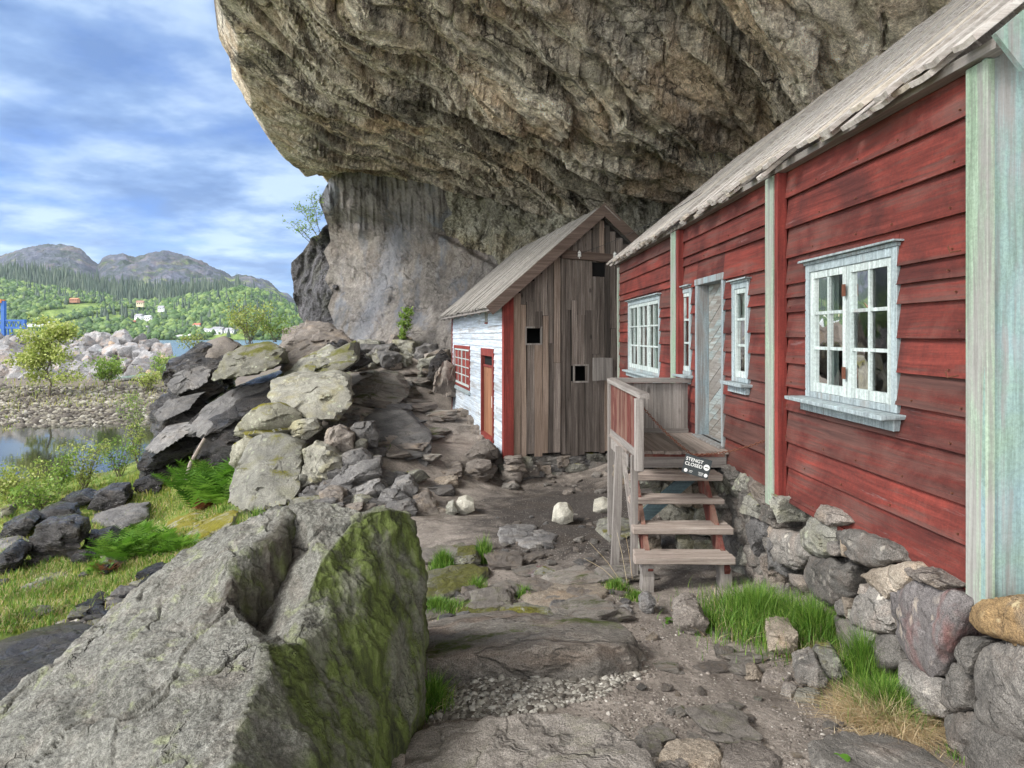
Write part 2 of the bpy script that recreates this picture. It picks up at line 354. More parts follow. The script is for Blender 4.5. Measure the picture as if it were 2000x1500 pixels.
def boulder_mat():
    """front boulder: grey granite top, deep green algae down the steep right flank"""
    m_, t_, b = new_mat('lichen_granite'); c = obj_coord(t_, False)
    big = t_.noise(c, 2.2, 4, .6, .5); md = t_.noise(c, 9, 7, .7, .4); fine = t_.noise(c, 60, 5, .75); sp = t_.noise(c, 260, 3, .7)
    f = t_.math('ADD', t_.math('MULTIPLY', big, .3), t_.math('ADD', t_.math('MULTIPLY', md, .35), t_.math('MULTIPLY', fine, .35)))
    col = t_.ramp(f, [(.30, (.055, .054, .046)), (.44, (.145, .142, .124)), (.56, (.25, .246, .22)), (.72, (.41, .40, .365))])
    col = t_.mix(t_.math('MULTIPLY', t_.rng(t_.noise(c, 5, 5, .65, 1.), .52, .64), .22), col, (.26, .215, .18))
    col = t_.mix(t_.math('MULTIPLY', t_.rng(t_.noise(c, 6.5, 5, .65, 1.), .56, .66), .55), col, (.28, .31, .16))
    col = t_.mix(1., col, t_.rng(sp, .38, .64, .6, 1.35), 'MULTIPLY'); col = t_.mix(1., col, t_.rng(fine, .34, .66, .66, 1.34), 'MULTIPLY')
    dv = t_.vmath('ADD', t_.mapping(c, sc=(1, .55, 1), rot=(0, 0, R(-35))), t_.scale(t_.noise(c, 3.5, 5, .65, 0, True), .5))
    ck = t_.math('MULTIPLY', t_.rng(t_.voro(dv, 1.6, 'DISTANCE_TO_EDGE'), 0, .016, 1, 0), t_.rng(t_.noise(c, 2.0, 2), .50, .60))
    col = t_.mix(t_.math('MULTIPLY', ck, .75), col, (.035, .03, .025))
    vm = t_.new('ShaderNodeVectorMath', operation='DOT_PRODUCT'); t_.put(vm.inputs[0], t_.new('ShaderNodeNewGeometry').outputs['True Normal']); vm.inputs[1].default_value = (.80, -.48, -.25)
    cs = t_.mapping(c, sc=(6, 6, .9)); st = t_.noise(cs, 3.2, 6, .7, .4)
    xx, yy, zz_ = t_.sep(c)
    fl = t_.new('ShaderNodeAttribute', attribute_name='flank').outputs['Fac']
    mk = t_.math('MULTIPLY', fl, t_.rng(t_.math('ADD', t_.math('MULTIPLY', st, .6), t_.math('ADD', t_.math('MULTIPLY', big, .5), t_.math('MULTIPLY', xx, .42))), .30, .54))
    gcol = t_.ramp(st, [(.33, (.020, .022, .012)), (.45, (.055, .068, .020)), (.57, (.098, .128, .030)), (.70, (.16, .19, .07))])
    gcol = t_.mix(t_.math('MULTIPLY', t_.rng(t_.noise(t_.mapping(c, sc=(1, 1, .5)), 4, 5, .65), .46, .56), .75), gcol, t_.ramp(fine, [(.3, (.07, .068, .055)), (.65, (.19, .185, .155))]))
    col = t_.mix(mk, col, gcol)
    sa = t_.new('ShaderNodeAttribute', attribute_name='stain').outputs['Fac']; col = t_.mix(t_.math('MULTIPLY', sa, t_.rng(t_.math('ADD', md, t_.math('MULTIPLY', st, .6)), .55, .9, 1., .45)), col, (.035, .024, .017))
    t_.put(b.inputs['Base Color'], col); b.inputs['Roughness'].default_value = .88
    h = t_.math('ADD', t_.math('MULTIPLY', md, .9), t_.math('ADD', t_.math('MULTIPLY', fine, .8), t_.math('ADD', t_.math('MULTIPLY', sp, .15), t_.math('MULTIPLY', t_.math('MULTIPLY', st, mk), 1.2))))
    h = t_.math('SUBTRACT', h, t_.math('MULTIPLY', ck, .8))
    t_.put(b.inputs['Normal'], t_.bump(h, .9, .022)); return m_
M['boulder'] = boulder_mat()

def cliff_mat(name, lo, mid, hi, warm, streak_dir, scale=1., blue=None, dark_amt=.5, warm_amt=.5, green=(.27, .27, .16), st=1., crk=.85, bmp=1., grain=1.):
    m_, t_, b = new_mat(name); c0 = obj_coord(t_, False)
    dist = t_.scale(t_.noise(c0, .35, 4, .6, 0, True), 1.6); c = t_.vmath('ADD', c0, dist)
    cs = t_.mapping(t_.mapping(c, rot=streak_dir), sc=(.16*st, 1.25, 1.0))       # beds of rock drawn out along one direction
    bed = t_.noise(cs, 1.5, 8, .66, .3); bed2 = t_.noise(cs, 6, 6, .68, .2); md = t_.noise(c0, 2.2, 8, .68, .5); fine = t_.noise(c0, 11, 7, .74); sp = t_.noise(c0, 45, 4, .75)
    f = t_.math('ADD', t_.math('MULTIPLY', bed, .34), t_.math('ADD', t_.math('MULTIPLY', bed2, .22), t_.math('ADD', t_.math('MULTIPLY', md, .2), t_.math('MULTIPLY', fine, .24))))
    col = t_.ramp(f, [(.34, lo), (.47, mid), (.56, hi), (.68, tuple(x*1.25 for x in hi))])
    col = t_.mix(t_.math('MULTIPLY', t_.rng(t_.noise(c, .55, 5, .62, .6), .48, .62), warm_amt), col, t_.mix(bed2, tuple(x*.6 for x in warm), tuple(x*1.2 for x in warm)))
    col = t_.mix(t_.math('MULTIPLY', t_.rng(t_.noise(c, .8, 6, .62, 1.2), .52, .64), .45), col, green)
    col = t_.mix(1., col, t_.rng(fine, .34, .66, 1-.45*grain, 1+.45*grain), 'MULTIPLY'); col = t_.mix(1., col, t_.rng(sp, .36, .64, 1-.35*grain, 1+.35*grain), 'MULTIPLY')
    if blue:
        col = t_.mix(t_.math('MULTIPLY', t_.rng(t_.noise(t_.mapping(c, sc=(1.2, 1.2, .18)), .9, 6, .62, .4), .52, .62), .7), col, blue)
    if blue:      # the long wet streak running down the smooth face
        sx1, sy1, sz1 = t_.sep(c0); xl = t_.math('SUBTRACT', sx1, t_.math('ADD', t_.math('MULTIPLY', t_.math('SUBTRACT', sz1, 2.9), .30), -5.3)); xl = t_.math('ABSOLUTE', t_.math('ADD', xl, t_.math('MULTIPLY', t_.math('SUBTRACT', bed2, .5), 1.6)))
        stk = t_.math('MULTIPLY', t_.rng(xl, .75, .15), t_.rng(sz1, 7.2, 6.0)); col = t_.mix(t_.math('MULTIPLY', stk, .75), col, t_.mix(fine, (.085, .09, .105), (.25, .265, .30)))
    dv = t_.vmath('ADD', cs, t_.scale(t_.noise(c0, 1.3, 6, .66, 0, True), .8))
    ck = t_.math('MULTIPLY', t_.rng(t_.voro(dv, .75, 'DISTANCE_TO_EDGE'), 0, .03, 1, 0), t_.rng(t_.noise(c0, .5, 3), .44, .56))
    ck2 = t_.math('MULTIPLY', t_.rng(t_.voro(dv, 2.6, 'DISTANCE_TO_EDGE'), 0, .045, .8, 0), t_.rng(t_.noise(c0, 1.1, 3), .48, .58))
    ck = t_.math('MAXIMUM', ck, ck2)
    soot = t_.rng(t_.math('ADD', t_.math('MULTIPLY', t_.noise(c, .36, 7, .74, .8), .75), t_.math('MULTIPLY', md, .25)), .515, .60)
    col = t_.mix(1., col, t_.rng(t_.noise(c, .28, 4, .6, .5), .35, .65, .68, 1.28), 'MULTIPLY')
    col = t_.mix(t_.math('MULTIPLY', soot, dark_amt), col, (.035, .033, .030))
    col = t_.mix(t_.math('MULTIPLY', ck, crk), col, (.028, .024, .020))
    t_.put(b.inputs['Base Color'], col); b.inputs['Roughness'].default_value = .88
    h = t_.math('ADD', t_.math('MULTIPLY', bed2, .9), t_.math('ADD', t_.math('MULTIPLY', md, 1.2), t_.math('ADD', t_.math('MULTIPLY', fine, .55), t_.math('MULTIPLY', sp, .16))))
    h = t_.math('SUBTRACT', h, t_.math('MULTIPLY', ck, .6*crk))
    t_.put(b.inputs['Normal'], t_.bump(h, 1., .22*bmp)); return m_
M['ceiling'] = cliff_mat('overhang_gneiss', (.23, .185, .135), (.58, .505, .405), (.82, .75, .63), (.52, .36, .21), (0, 0, R(-38)), dark_amt=.75, warm_amt=.65, green=(.42, .39, .28), bmp=.7)
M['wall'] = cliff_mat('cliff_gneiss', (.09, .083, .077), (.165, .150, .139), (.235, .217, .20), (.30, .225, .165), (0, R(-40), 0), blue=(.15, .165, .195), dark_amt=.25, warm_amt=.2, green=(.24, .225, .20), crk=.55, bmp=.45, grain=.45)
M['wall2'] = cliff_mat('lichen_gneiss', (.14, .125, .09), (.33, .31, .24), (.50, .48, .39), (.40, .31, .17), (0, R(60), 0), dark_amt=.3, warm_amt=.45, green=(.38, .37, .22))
M['buttress'] = cliff_mat('dark_gneiss', (.03, .03, .032), (.075, .073, .078), (.16, .155, .165), (.17, .14, .10), (0, R(70), 0), dark_amt=.4, warm_amt=.2, green=(.12, .12, .09))

def ground_mat():
    m_, t_, b = new_mat('ground_soil'); c = t_.new('ShaderNodeTexCoord').outputs['Object']; x, y, z = t_.sep(c)
    n_b = t_.noise(c, .55, 4, .6, .5); n_m = t_.noise(c, 3.2, 6, .65, .3); n_f = t_.noise(c, 32, 5, .75); n_s = t_.noise(c, 150, 3, .7)
    soil = t_.ramp(t_.math('ADD', t_.math('MULTIPLY', n_m, .45), t_.math('MULTIPLY', n_f, .55)), [(.30, (.10, .084, .072)), (.47, (.21, .182, .158)), (.60, (.33, .29, .255)), (.72, (.50, .45, .40))])
    # darker oval patch in the soil between the houses
    dd = t_.math('ADD', t_.math('POWER', t_.math('DIVIDE', t_.math('SUBTRACT', x, 1.1), 1.7), 2.), t_.math('POWER', t_.math('DIVIDE', t_.math('SUBTRACT', y, 9.6), 3.2), 2.))
    dm = t_.rng(t_.math('ADD', dd, t_.math('MULTIPLY', t_.math('SUBTRACT', n_m, .5), 2.2)), 1.5, .5)
    soil = t_.mix(t_.math('MULTIPLY', dm, .95), soil, t_.mix(n_f, (.028, .024, .022), (.066, .056, .050)))
    damp = t_.rng(t_.noise(c, 1.3, 4, .6, .6), .54, .62); soil = t_.mix(t_.math('MULTIPLY', damp, .6), soil, t_.mix(n_f, (.04, .032, .026), (.10, .08, .065)))
    vo = t_.new('ShaderNodeTexVoronoi'); t_.put(vo.inputs['Vector'], t_.vmath('ADD', c, t_.scale(t_.noise(c, 30, 2, .6, 0, True), .02))); vo.inputs['Scale'].default_value = 42
    pb = t_.rng(vo.outputs['Distance'], .34, .22); pr = t_.rng(t_.sep(vo.outputs['Color'])[0], .62, .68); pb = t_.math('MULTIPLY', pb, pr)
    soil = t_.mix(pb, soil, t_.ramp(t_.sep(vo.outputs['Color'])[1], [(0, (.17, .15, .135)), (.5, (.30, .27, .24)), (1, (.52, .49, .44))]))
    soil = t_.mix(1., soil, t_.rng(n_s, .35, .65, .72, 1.28), 'MULTIPLY')
    # left slope: turf and straw over soil
    turf = t_.ramp(t_.math('ADD', t_.math('MULTIPLY', n_m, .6), t_.math('MULTIPLY', n_f, .4)), [(.32, (.045, .07, .012)), (.47, (.11, .17, .025)), (.58, (.22, .24, .06)), (.7, (.34, .29, .13))])
    tm = t_.rng(t_.math('ADD', t_.math('ADD', x, t_.math('MULTIPLY', n_m, 2.2)), t_.math('MULTIPLY', y, .13)), -1.3, -2.3)
    col = t_.mix(tm, soil, turf)
    # gravelly shelf and stony bank beyond the creek
    gr = t_.ramp(t_.math('ADD', t_.math('MULTIPLY', n_m, .4), t_.math('MULTIPLY', n_f, .6)), [(.3, (.06, .05, .04)), (.5, (.13, .108, .088)), (.68, (.23, .205, .18))])
    gr = t_.mix(t_.math('MULTIPLY', t_.rng(n_b, .52, .62), .35), gr, (.14, .12, .05))
    col = t_.mix(t_.rng(y, 26, 31), col, gr)
    col = t_.mix(t_.rng(t_.math('ADD', y, t_.math('MULTIPLY', n_b, 12)), 78, 84), col, (.17, .22, .06))
    wetm = t_.rng(z, -2.32, -2.02, 1, 0); col = t_.mix(t_.math('MULTIPLY', wetm, .75), col, (.045, .042, .028))
    t_.put(b.inputs['Base Color'], col); t_.put(b.inputs['Roughness'], t_.rng(n_f, .3, .7, .8, .98))
    h = t_.math('ADD', t_.math('MULTIPLY', n_m, .9), t_.math('ADD', t_.math('MULTIPLY', n_f, .35), t_.math('ADD', t_.math('MULTIPLY', n_s, .08), t_.math('MULTIPLY', pb, .22))))
    t_.put(b.inputs['Normal'], t_.bump(h, .9, .05)); return m_
M['ground'] = ground_mat()

def wood_mat(name, cols, axis, paint=None, cover=.5, paint2=None, freq=38., bump=1., rough=.8, var=.25, knots=True, along=.9, warm=None):
    """weathered planks; axis = 0,1,2 the run of the grain in local space; paint peels along the grain"""
    m_, t_, b = new_mat(name); c = t_.new('ShaderNodeTexCoord').outputs['Object']
    isl = t_.new('ShaderNodeNewGeometry').outputs['Random Per Island']
    c = t_.vmath('ADD', c, t_.scale(t_.comb(7.1, 3.3, 5.9), t_.math('MULTIPLY', isl, 9.)))
    sc = [freq, freq, freq]; sc[axis] = along; warp = t_.scale(t_.noise(c, 1.6, 2, .5, 0, True), .035)
    g = t_.mapping(t_.vmath('ADD', c, warp), sc=tuple(sc)); gr = t_.noise(g, 1., 6, .72, .25)
    sc2 = [freq*.22]*3; sc2[axis] = along*.6; gb = t_.noise(t_.mapping(c, sc=tuple(sc2)), 1., 4, .6, .4)
    bl = t_.noise(c, 1.4, 5, .62, .6); fi = t_.noise(c, 55, 4, .75)
    f = t_.math('ADD', t_.math('MULTIPLY', gr, .6), t_.math('ADD', t_.math('MULTIPLY', gb, .25), t_.math('MULTIPLY', fi, .15)))
    col = t_.ramp(f, [(.32, cols[0]), (.5, cols[1]), (.66, cols[2])])
    if warm: col = t_.mix(t_.rng(isl, .80, .86, 0, .38), col, t_.mix(gr, tuple(x*.5 for x in warm), tuple(x*1.5 for x in warm)))
    if knots:
        ks = [3.4]*3; ks[axis] = 1.5; kn = t_.rng(t_.voro(t_.mapping(c, sc=tuple(ks)), 1.), .10, .04); col = t_.mix(t_.math('MULTIPLY', kn, .7), col, tuple(x*.45 for x in cols[0]))
    hp = gr
    if paint:
        p2 = paint2 or tuple(x*.75 for x in paint)
        pc = t_.mix(t_.rng(bl, .38, .62), paint, p2); pc = t_.mix(1., pc, t_.rng(gr, .34, .66, .62, 1.35), 'MULTIPLY'); pc = t_.mix(1., pc, t_.rng(fi, .34, .66, .8, 1.2), 'MULTIPLY')
        mk = t_.math('ADD', t_.math('MULTIPLY', gb, .40), t_.math('ADD', t_.math('MULTIPLY', bl, .40), t_.math('ADD', t_.math('MULTIPLY', gr, .28), t_.math('MULTIPLY', isl, .12))))
        mk = t_.rng(mk, .78-.35*cover, .68-.35*cover, 0, 1); mk = t_.math('SUBTRACT', 1., mk)
        sc3 = [16.]*3; sc3[axis] = 1.2; rub = t_.math('MULTIPLY', t_.rng(t_.noise(t_.mapping(c, sc=tuple(sc3)), 1., 5, .75), .62, .70), t_.rng(t_.noise(c, 2.1, 3), .48, .6)); pc = t_.mix(t_.math('MULTIPLY', rub, .35), pc, tuple(min(1, .35*x+.22) for x in paint))
        col = t_.mix(mk, col, pc); hp = t_.math('ADD', t_.math('MULTIPLY', gr, .75), t_.math('MULTIPLY', mk, .25))
    col = t_.mix(1., col, t_.rng(isl, 0, 1, 1-var, 1+var), 'MULTIPLY')
    t_.put(b.inputs['Base Color'], col); t_.put(b.inputs['Roughness'], t_.rng(fi, .3, .7, rough-.1, rough+.1))
    t_.put(b.inputs['Normal'], t_.bump(hp, .8, .006*bump)); return m_
WG = [(.10, .085, .075), (.22, .20, .185), (.36, .335, .31)]
M['red_siding'] = wood_mat('red_weatherboard', [(.060, .030, .026), (.135, .062, .052), (.22, .11, .09)], 1, paint=(.160, .031, .023), paint2=(.075, .020, .017), cover=.44, var=.28, freq=30)
M['red_trim'] = wood_mat('red_trim', [(.07, .04, .035), (.14, .07, .06), (.22, .12, .10)], 2, paint=(.22, .04, .032), paint2=(.15, .03, .025), cover=.9, var=.1)
M['red_planks'] = wood_mat('red_upright_planks', [(.12, .07, .05), (.22, .13, .10), (.36, .22, .15)], 2, paint=(.13, .038, .03), cover=.45, var=.2)
M['green_trim'] = wood_mat('pale_green_trim', [(.16, .15, .14), (.30, .30, .28), (.42, .44, .40)], 2, paint=(.215, .295, .205), paint2=(.25, .32, .25), cover=.27, var=.08, freq=30)
M['blue_trim'] = wood_mat('pale_blue_trim', [(.18, .17, .16), (.32, .32, .31), (.42, .44, .42)], 2, paint=(.19, .275, .295), paint2=(.21, .295, .235), cover=.36, var=.08, freq=26)
M['win_paint'] = wood_mat('window_white', [(.26, .26, .25), (.42, .43, .42), (.55, .56, .55)], 2, paint=(.38, .44, .43), paint2=(.45, .50, .485), cover=.7, var=.06, freq=30, knots=False)
M['win_frame'] = wood_mat('window_casing', [(.17, .16, .15), (.30, .30, .29), (.42, .43, .42)], 2, paint=(.30, .36, .38), paint2=(.25, .29, .30), cover=.55, var=.1, freq=30, knots=False)
M['grey_wood'] = wood_mat('grey_board_upright', WG, 2, var=.2)
M['grey_wood_x'] = wood_mat('grey_board_across', WG, 0, var=.2)
M['grey_wood_y'] = wood_mat('grey_board_along', WG, 1, var=.2)
M['tread'] = wood_mat('worn_tread', [(.13, .10, .085), (.27, .225, .195), (.42, .37, .33)], 0, var=.12, freq=44, along=1.4)
M['deck'] = wood_mat('deck_board', [(.13, .105, .09), (.25, .21, .185), (.38, .33, .295)], 1, var=.15)
M['roof_red'] = wood_mat('pale_roof_board', [(.26, .22, .19), (.56, .51, .47), (.80, .77, .73)], 0, var=.2, freq=26, along=.6, bump=1.6, warm=(.50, .42, .30))
M['roof_brown'] = wood_mat('grey_roof_board', [(.13, .115, .10), (.25, .235, .215), (.40, .375, .345)], 0, var=.18, freq=24, along=.6, bump=1.6)
M['barn'] = wood_mat('brown_barn_board', [(.042, .034, .029), (.15, .124, .108), (.33, .285, .255)], 2, var=.55, freq=34, warm=(.20, .13, .085), bump=2.4)
M['barge'] = wood_mat('brown_bargeboard', [(.05, .033, .026), (.11, .078, .064), (.19, .145, .12)], 0, var=.1, freq=30)
M['white_siding'] = wood_mat('white_weatherboard', [(.16, .16, .16), (.36, .37, .38), (.5, .52, .54)], 1, paint=(.50, .56, .62), paint2=(.42, .48, .55), cover=.52, var=.10, freq=26)
M['doorwood'] = wood_mat('weathered_door', [(.12, .105, .09), (.24, .225, .205), (.36, .35, .33)], 1, paint=(.30, .36, .36), cover=.30, var=.08, freq=30)
M['door_frame'] = wood_mat('door_frame_wood', [(.11, .10, .095), (.22, .215, .21), (.34, .34, .335)], 2, paint=(.27, .34, .37), cover=.20, var=.15, freq=30)
M['rust_door'] = wood_mat('brown_door', [(.10, .045, .025), (.22, .10, .055), (.36, .20, .12)], 2, var=.2, freq=20)
M['blue_wood'] = wood_mat('blue_brace', [(.08, .09, .095), (.12, .145, .15), (.2, .24, .25)], 0, paint=(.12, .18, .20), cover=.9, var=.1)

def flat_mat(name, col, rough=.7, metal=0, noise=0, nscale=20):
    m_, t_, b = new_mat(name); b.inputs['Roughness'].default_value = rough; b.inputs['Metallic'].default_value = metal
    if noise:
        c = obj_coord(t_); col = t_.mix(t_.noise(c, nscale, 4, .65), tuple(x*(1-noise) for x in col), tuple(min(1, x*(1+noise)) for x in col))
    t_.put(b.inputs['Base Color'], col); return m_
M['rust'] = flat_mat('rusty_iron', (.16, .065, .04), .75, .3, .5, 60)
M['black_sign'] = flat_mat('black_sign', (.035, .042, .045), .45, 0, .15, 12)
M['sign_white'] = flat_mat('sign_white', (.75, .76, .74), .5)
M['porcelain'] = flat_mat('porcelain', (.75, .75, .73), .3)
M['wire'] = flat_mat('wire', (.05, .05, .05), .5, .6)
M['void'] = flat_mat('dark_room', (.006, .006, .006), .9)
M['curtain'] = flat_mat('curtain', (.44, .50, .46), .9, 0, .18, 3)
M['curtain2'] = flat_mat('dark_curtain', (.20, .23, .22), .9, 0, .2, 2)
M['room'] = flat_mat('room_wall', (.045, .055, .06), .9, 0, .3, 2)
M['soot_brick'] = flat_mat('soot_brick', (.05, .035, .03), .9, 0, .6, 14)
def glass_mat():
    m_ = bpy.data.materials.new('old_glass'); m_.use_nodes = True; t_ = NT(m_.node_tree); t_.n.remove(t_.n['Principled BSDF'])
    tr = t_.new('ShaderNodeBsdfTransparent'); tr.inputs[0].default_value = (.82, .88, .86, 1); gl = t_.new('ShaderNodeBsdfGlossy'); gl.inputs['Roughness'].default_value = .03
    c = obj_coord(t_); t_.put(gl.inputs['Normal'], t_.bump(t_.noise(c, 2.5, 2, .5), .25, .03))
    fr = t_.new('ShaderNodeFresnel'); fr.inputs[0].default_value = 1.5; mx = t_.new('ShaderNodeMixShader')
    t_.put(mx.inputs[0], t_.math('MINIMUM', t_.math('ADD', t_.math('MULTIPLY', fr.outputs[0], 1.5), .05), 1.)); t_.l.new(tr.outputs[0], mx.inputs[1]); t_.l.new(gl.outputs[0], mx.inputs[2])
    t_.l.new(mx.outputs[0], t_.n['Material Output'].inputs[0]); return m_
M['glass'] = glass_mat()
def water_mat(name, col, rough, wave, wsc):
    m_, t_, b = new_mat(name); c = obj_coord(t_, False); b.inputs['IOR'].default_value = 1.33; b.inputs['Specular IOR Level'].default_value = .5
    b.inputs['Base Color'].default_value = (*col, 1); b.inputs['Roughness'].default_value = rough
    t_.put(b.inputs['Normal'], t_.bump(t_.noise(t_.mapping(c, sc=(.4, 1, 1)), wsc, 4, .6), .5, wave)); return m_
M['creek'] = water_mat('creek_water', (.030, .034, .022), .03, .004, 3.)
M['sea'] = water_mat('fjord_water', (.10, .16, .21), .25, .05, .8)

def leaf_mat(name, a, b_, c_=None, trans=.35):
    m_, t_, b = new_mat(name); isl = t_.new('ShaderNodeNewGeometry').outputs['Random Per Island']
    st = [(0, a), (.55, b_)]+([(1., c_)] if c_ else [])
    col = t_.ramp(isl, st); t_.put(b.inputs['Base Color'], col); b.inputs['Roughness'].default_value = .55
    tl = t_.new('ShaderNodeBsdfTranslucent'); t_.put(tl.inputs[0], col); mx = t_.new('ShaderNodeMixShader'); mx.inputs[0].default_value = trans
    t_.l.new(b.outputs[0], mx.inputs[1]); t_.l.new(tl.outputs[0], mx.inputs[2]); t_.l.new(mx.outputs[0], t_.n['Material Output'].inputs[0]); return m_
M['leaf'] = leaf_mat('young_leaves', (.10, .19, .03), (.19, .31, .05), (.32, .42, .10))
M['leaf_y'] = leaf_mat('yellow_green_leaves', (.19, .26, .05), (.32, .38, .08), (.48, .50, .20))
M['grass'] = leaf_mat('grass_blades', (.04, .11, .012), (.12, .26, .03), (.28, .40, .08))
M['grass_y'] = leaf_mat('yellowing_grass', (.15, .24, .03), (.32, .36, .06), (.50, .42, .18))
M['straw'] = leaf_mat('straw', (.38, .26, .14), (.60, .47, .28), (.74, .64, .44))
M['fern'] = leaf_mat('fern_green', (.045, .12, .012), (.11, .25, .025), (.22, .38, .06))
M['deadfern'] = leaf_mat('dead_fern', (.13, .045, .02), (.24, .09, .045), (.33, .16, .08), .15)
M['bark'] = flat_mat('bark', (.11, .09, .07), .85, 0, .4, 30)
M['wood_farleaf'] = leaf_mat('far_birch', (.025, .055, .018), (.062, .12, .028), (.15, .21, .055), .05)
M['far_fir'] = leaf_mat('far_fir', (.018, .035, .022), (.03, .055, .035), (.06, .085, .05), .0)
# ---------------------------------------------------------------- ground
def zc(Y, py): return ZE+(HZ-py)/FPX*Y
GP = []
def g(px, py, Y): v = at(px, py, Y); GP.append((v.x, v.y, v.z))
for a in [(1250, 1500, 2.9), (1000, 1480, 2.85), (1700, 1500, 2.95), (1900, 1500, 3.15), (1400, 1300, 4.15), (1700, 1420, 3.5), (1300, 1205, 5.0), (1340, 1165, 5.6), (1500, 1200, 5.1),
          (1000, 1260, 4.15), (850, 1210, 5.1), (1100, 1150, 5.9), (1100, 1080, 7.2), (1180, 1020, 8.9), (1000, 1010, 9.5), (1150, 955, 12.0), (1000, 950, 12.6),
          (860, 1060, 7.8), (880, 1000, 9.7), (860, 972, 10.8), (872, 918, 12.1), (930, 892, 13.2), (885, 818, 19.2), (830, 785, 18.2), (840, 860, 14.6), (780, 700, 22.5),
          (700, 690, 23.5), (870, 735, 21.5), (720, 770, 16.5), (770, 990, 9.8), (650, 985, 9.9), (700, 920, 10.8), (790, 880, 12.2), (680, 810, 14),
          (500, 1000, 10.2), (450, 985, 10.8), (580, 1010, 9.4), (400, 1005, 11.6), (330, 1005, 12.4), (400, 1050, 9.6), (300, 1060, 9.9), (200, 1135, 8.2), (30, 1180, 7.6), (130, 1240, 6.1),
          (0, 1300, 5.2), (0, 1100, 9.9), (0, 1010, 13.6), (150, 975, 15.6), (280, 940, 17.2), (330, 930, 16.4), (240, 925, 20.6), (30, 945, 19.2), (-200, 960, 18.5),
          (600, 880, 12.5), (500, 860, 14.2), (600, 780, 16), (450, 800, 17), (-600, 1150, 7.6), (-900, 1400, 4)]: g(*a)
# under the front boulder and behind the camera
GP += [(-1.3, 2.6, .05), (-2.4, 3.4, -.15), (-.7, 3.6, .1), (-1.2, 1, .35), (0, 0, .55), (1.5, .5, .4), (-3, -2, .3), (3, -3, .5), (0, -4, .7), (6, 0, .6), (6, 6, .5), (4.2, 9, .3), (5, 14, .3), (-8, 0, -.3), (-12, 6, -.9), (8, 20, 2.5), (2, 24, 2.0), (-3, 26, 2.3)]
# creek bed and the far bank, shelf, shore
for x, y, z in [(-17, 25, -3.1), (-20, 27, -3.1), (-26, 26, -3.1), (-15.5, 29, -3.1), (-14.5, 32, -3.0), (-13, 36, -2.6), (-19, 33.5, -2.42), (-24, 32, -2.42), (-30, 30, -2.5), (-12, 26, -2.2), (-11.5, 30, -2.2),
                (-24, 44, -.95), (-34, 44, -.9), (-40, 36, -1.2), (-28, 38, -1.75), (-20, 38.5, -1.7), (-16, 42, -1.3), (-10, 40, -1.5), (-30, 60, -.75), (-50, 60, -.7), (-20, 60, -.8), (-10, 60, -.8),
                (-60, 60, -.8), (-60, 95, -1.2), (-40, 95, -1.5), (-22, 92, -.78), (-30, 90, -.8), (-45, 90, -.8), (-22, 100, -3.2), (-40, 108, -4), (0, 100, -3), (-80, 100, -4), (0, 60, -.8), (5, 45, 0), (12, 30, 4), (20, 60, 2), (-20, 122, -6), (-60, 125, -6), (10, 120, -6)]: GP.append((x, y, z))
GR = RBF([(a, b) for a, b, _ in GP], [c for _, _, c in GP])
def ground_z(X, Y):
    X = np.ravel(X).astype(float); Y = np.ravel(Y).astype(float); z = GR(X, Y); q = np.stack([X, Y, X*0], 1)
    left = smooth(-X-.10*Y, 0, 2.5); far = smooth(Y, 24, 34)
    z = z+fbm(q*.9, 4)*(.035+.06*left+.06*far)+fbm(q*4.5, 3)*(.010+.012*left)
    # bank and shore stay rough, waterline stays below the creek surface
    return z
_YS = np.concatenate([np.geomspace(1.3, 30, 260), np.geomspace(30.5, 140, 160)])
rad = np.geomspace(.9, 128, 400); ang = np.radians(np.linspace(-80, 62, 620))
A, Rr = np.meshgrid(ang, rad, indexing='ij'); X = Rr*np.sin(A); Y = Rr*np.cos(A)
V = np.stack([X.ravel(), Y.ravel(), (GH := ground_z(X, Y))], 1)
o = link('ground', mesh_np('ground', V, grid_faces(620, 400)[:, ::-1], M['ground'], True)); tag(o, kind='structure')
GH = GH.reshape(620, 400); _lr = np.log(rad)
def ground_fast(x, y):
    x = np.asarray(x, float); y = np.asarray(y, float); a = (np.arctan2(x, y)-ang[0])/(ang[1]-ang[0]); r = (np.log(np.maximum(np.hypot(x, y), .91))-_lr[0])/(_lr[1]-_lr[0])
    a = np.clip(a, 0, 618.99); r = np.clip(r, 0, 398.99); i = a.astype(int); j = r.astype(int); fa = a-i; fr_ = r-j
    return (GH[i, j]*(1-fa)+GH[i+1, j]*fa)*(1-fr_)+(GH[i, j+1]*(1-fa)+GH[i+1, j+1]*fa)*fr_
def gz(x, y): return float(ground_fast(x, y))
def gpts(px, py, ymin=1.3):
    """where view lines first meet the ground, many at once"""
    px = np.atleast_1d(np.asarray(px, float)); py = np.atleast_1d(np.asarray(py, float)); tx = (px-1000)/FPX; ys = _YS[_YS >= ymin]
    Xq = tx[:, None]*ys[None]; Yq = np.broadcast_to(ys[None], Xq.shape); zg = ground_fast(Xq, Yq); dlt = zg-(ZE+((HZ-py)/FPX)[:, None]*ys[None]); hit = dlt >= 0; k = np.where(hit.any(1), hit.argmax(1), len(ys)-1); km = np.maximum(k-1, 0)
    I = np.arange(len(px)); d0, d1 = dlt[I, km], dlt[I, k]; f = np.where((k > 0) & (d1 > 0) & (d0 < 0), -d0/np.maximum(d1-d0, 1e-9), 1.); y = ys[km]+(ys[k]-ys[km])*f; x = tx*y
    return np.stack([x, y, ground_fast(x, y)], 1)
def gpt(px, py, ymin=1.3, dz=0): return Vector(gpts(px, py, ymin)[0])+Vector((0, 0, dz))
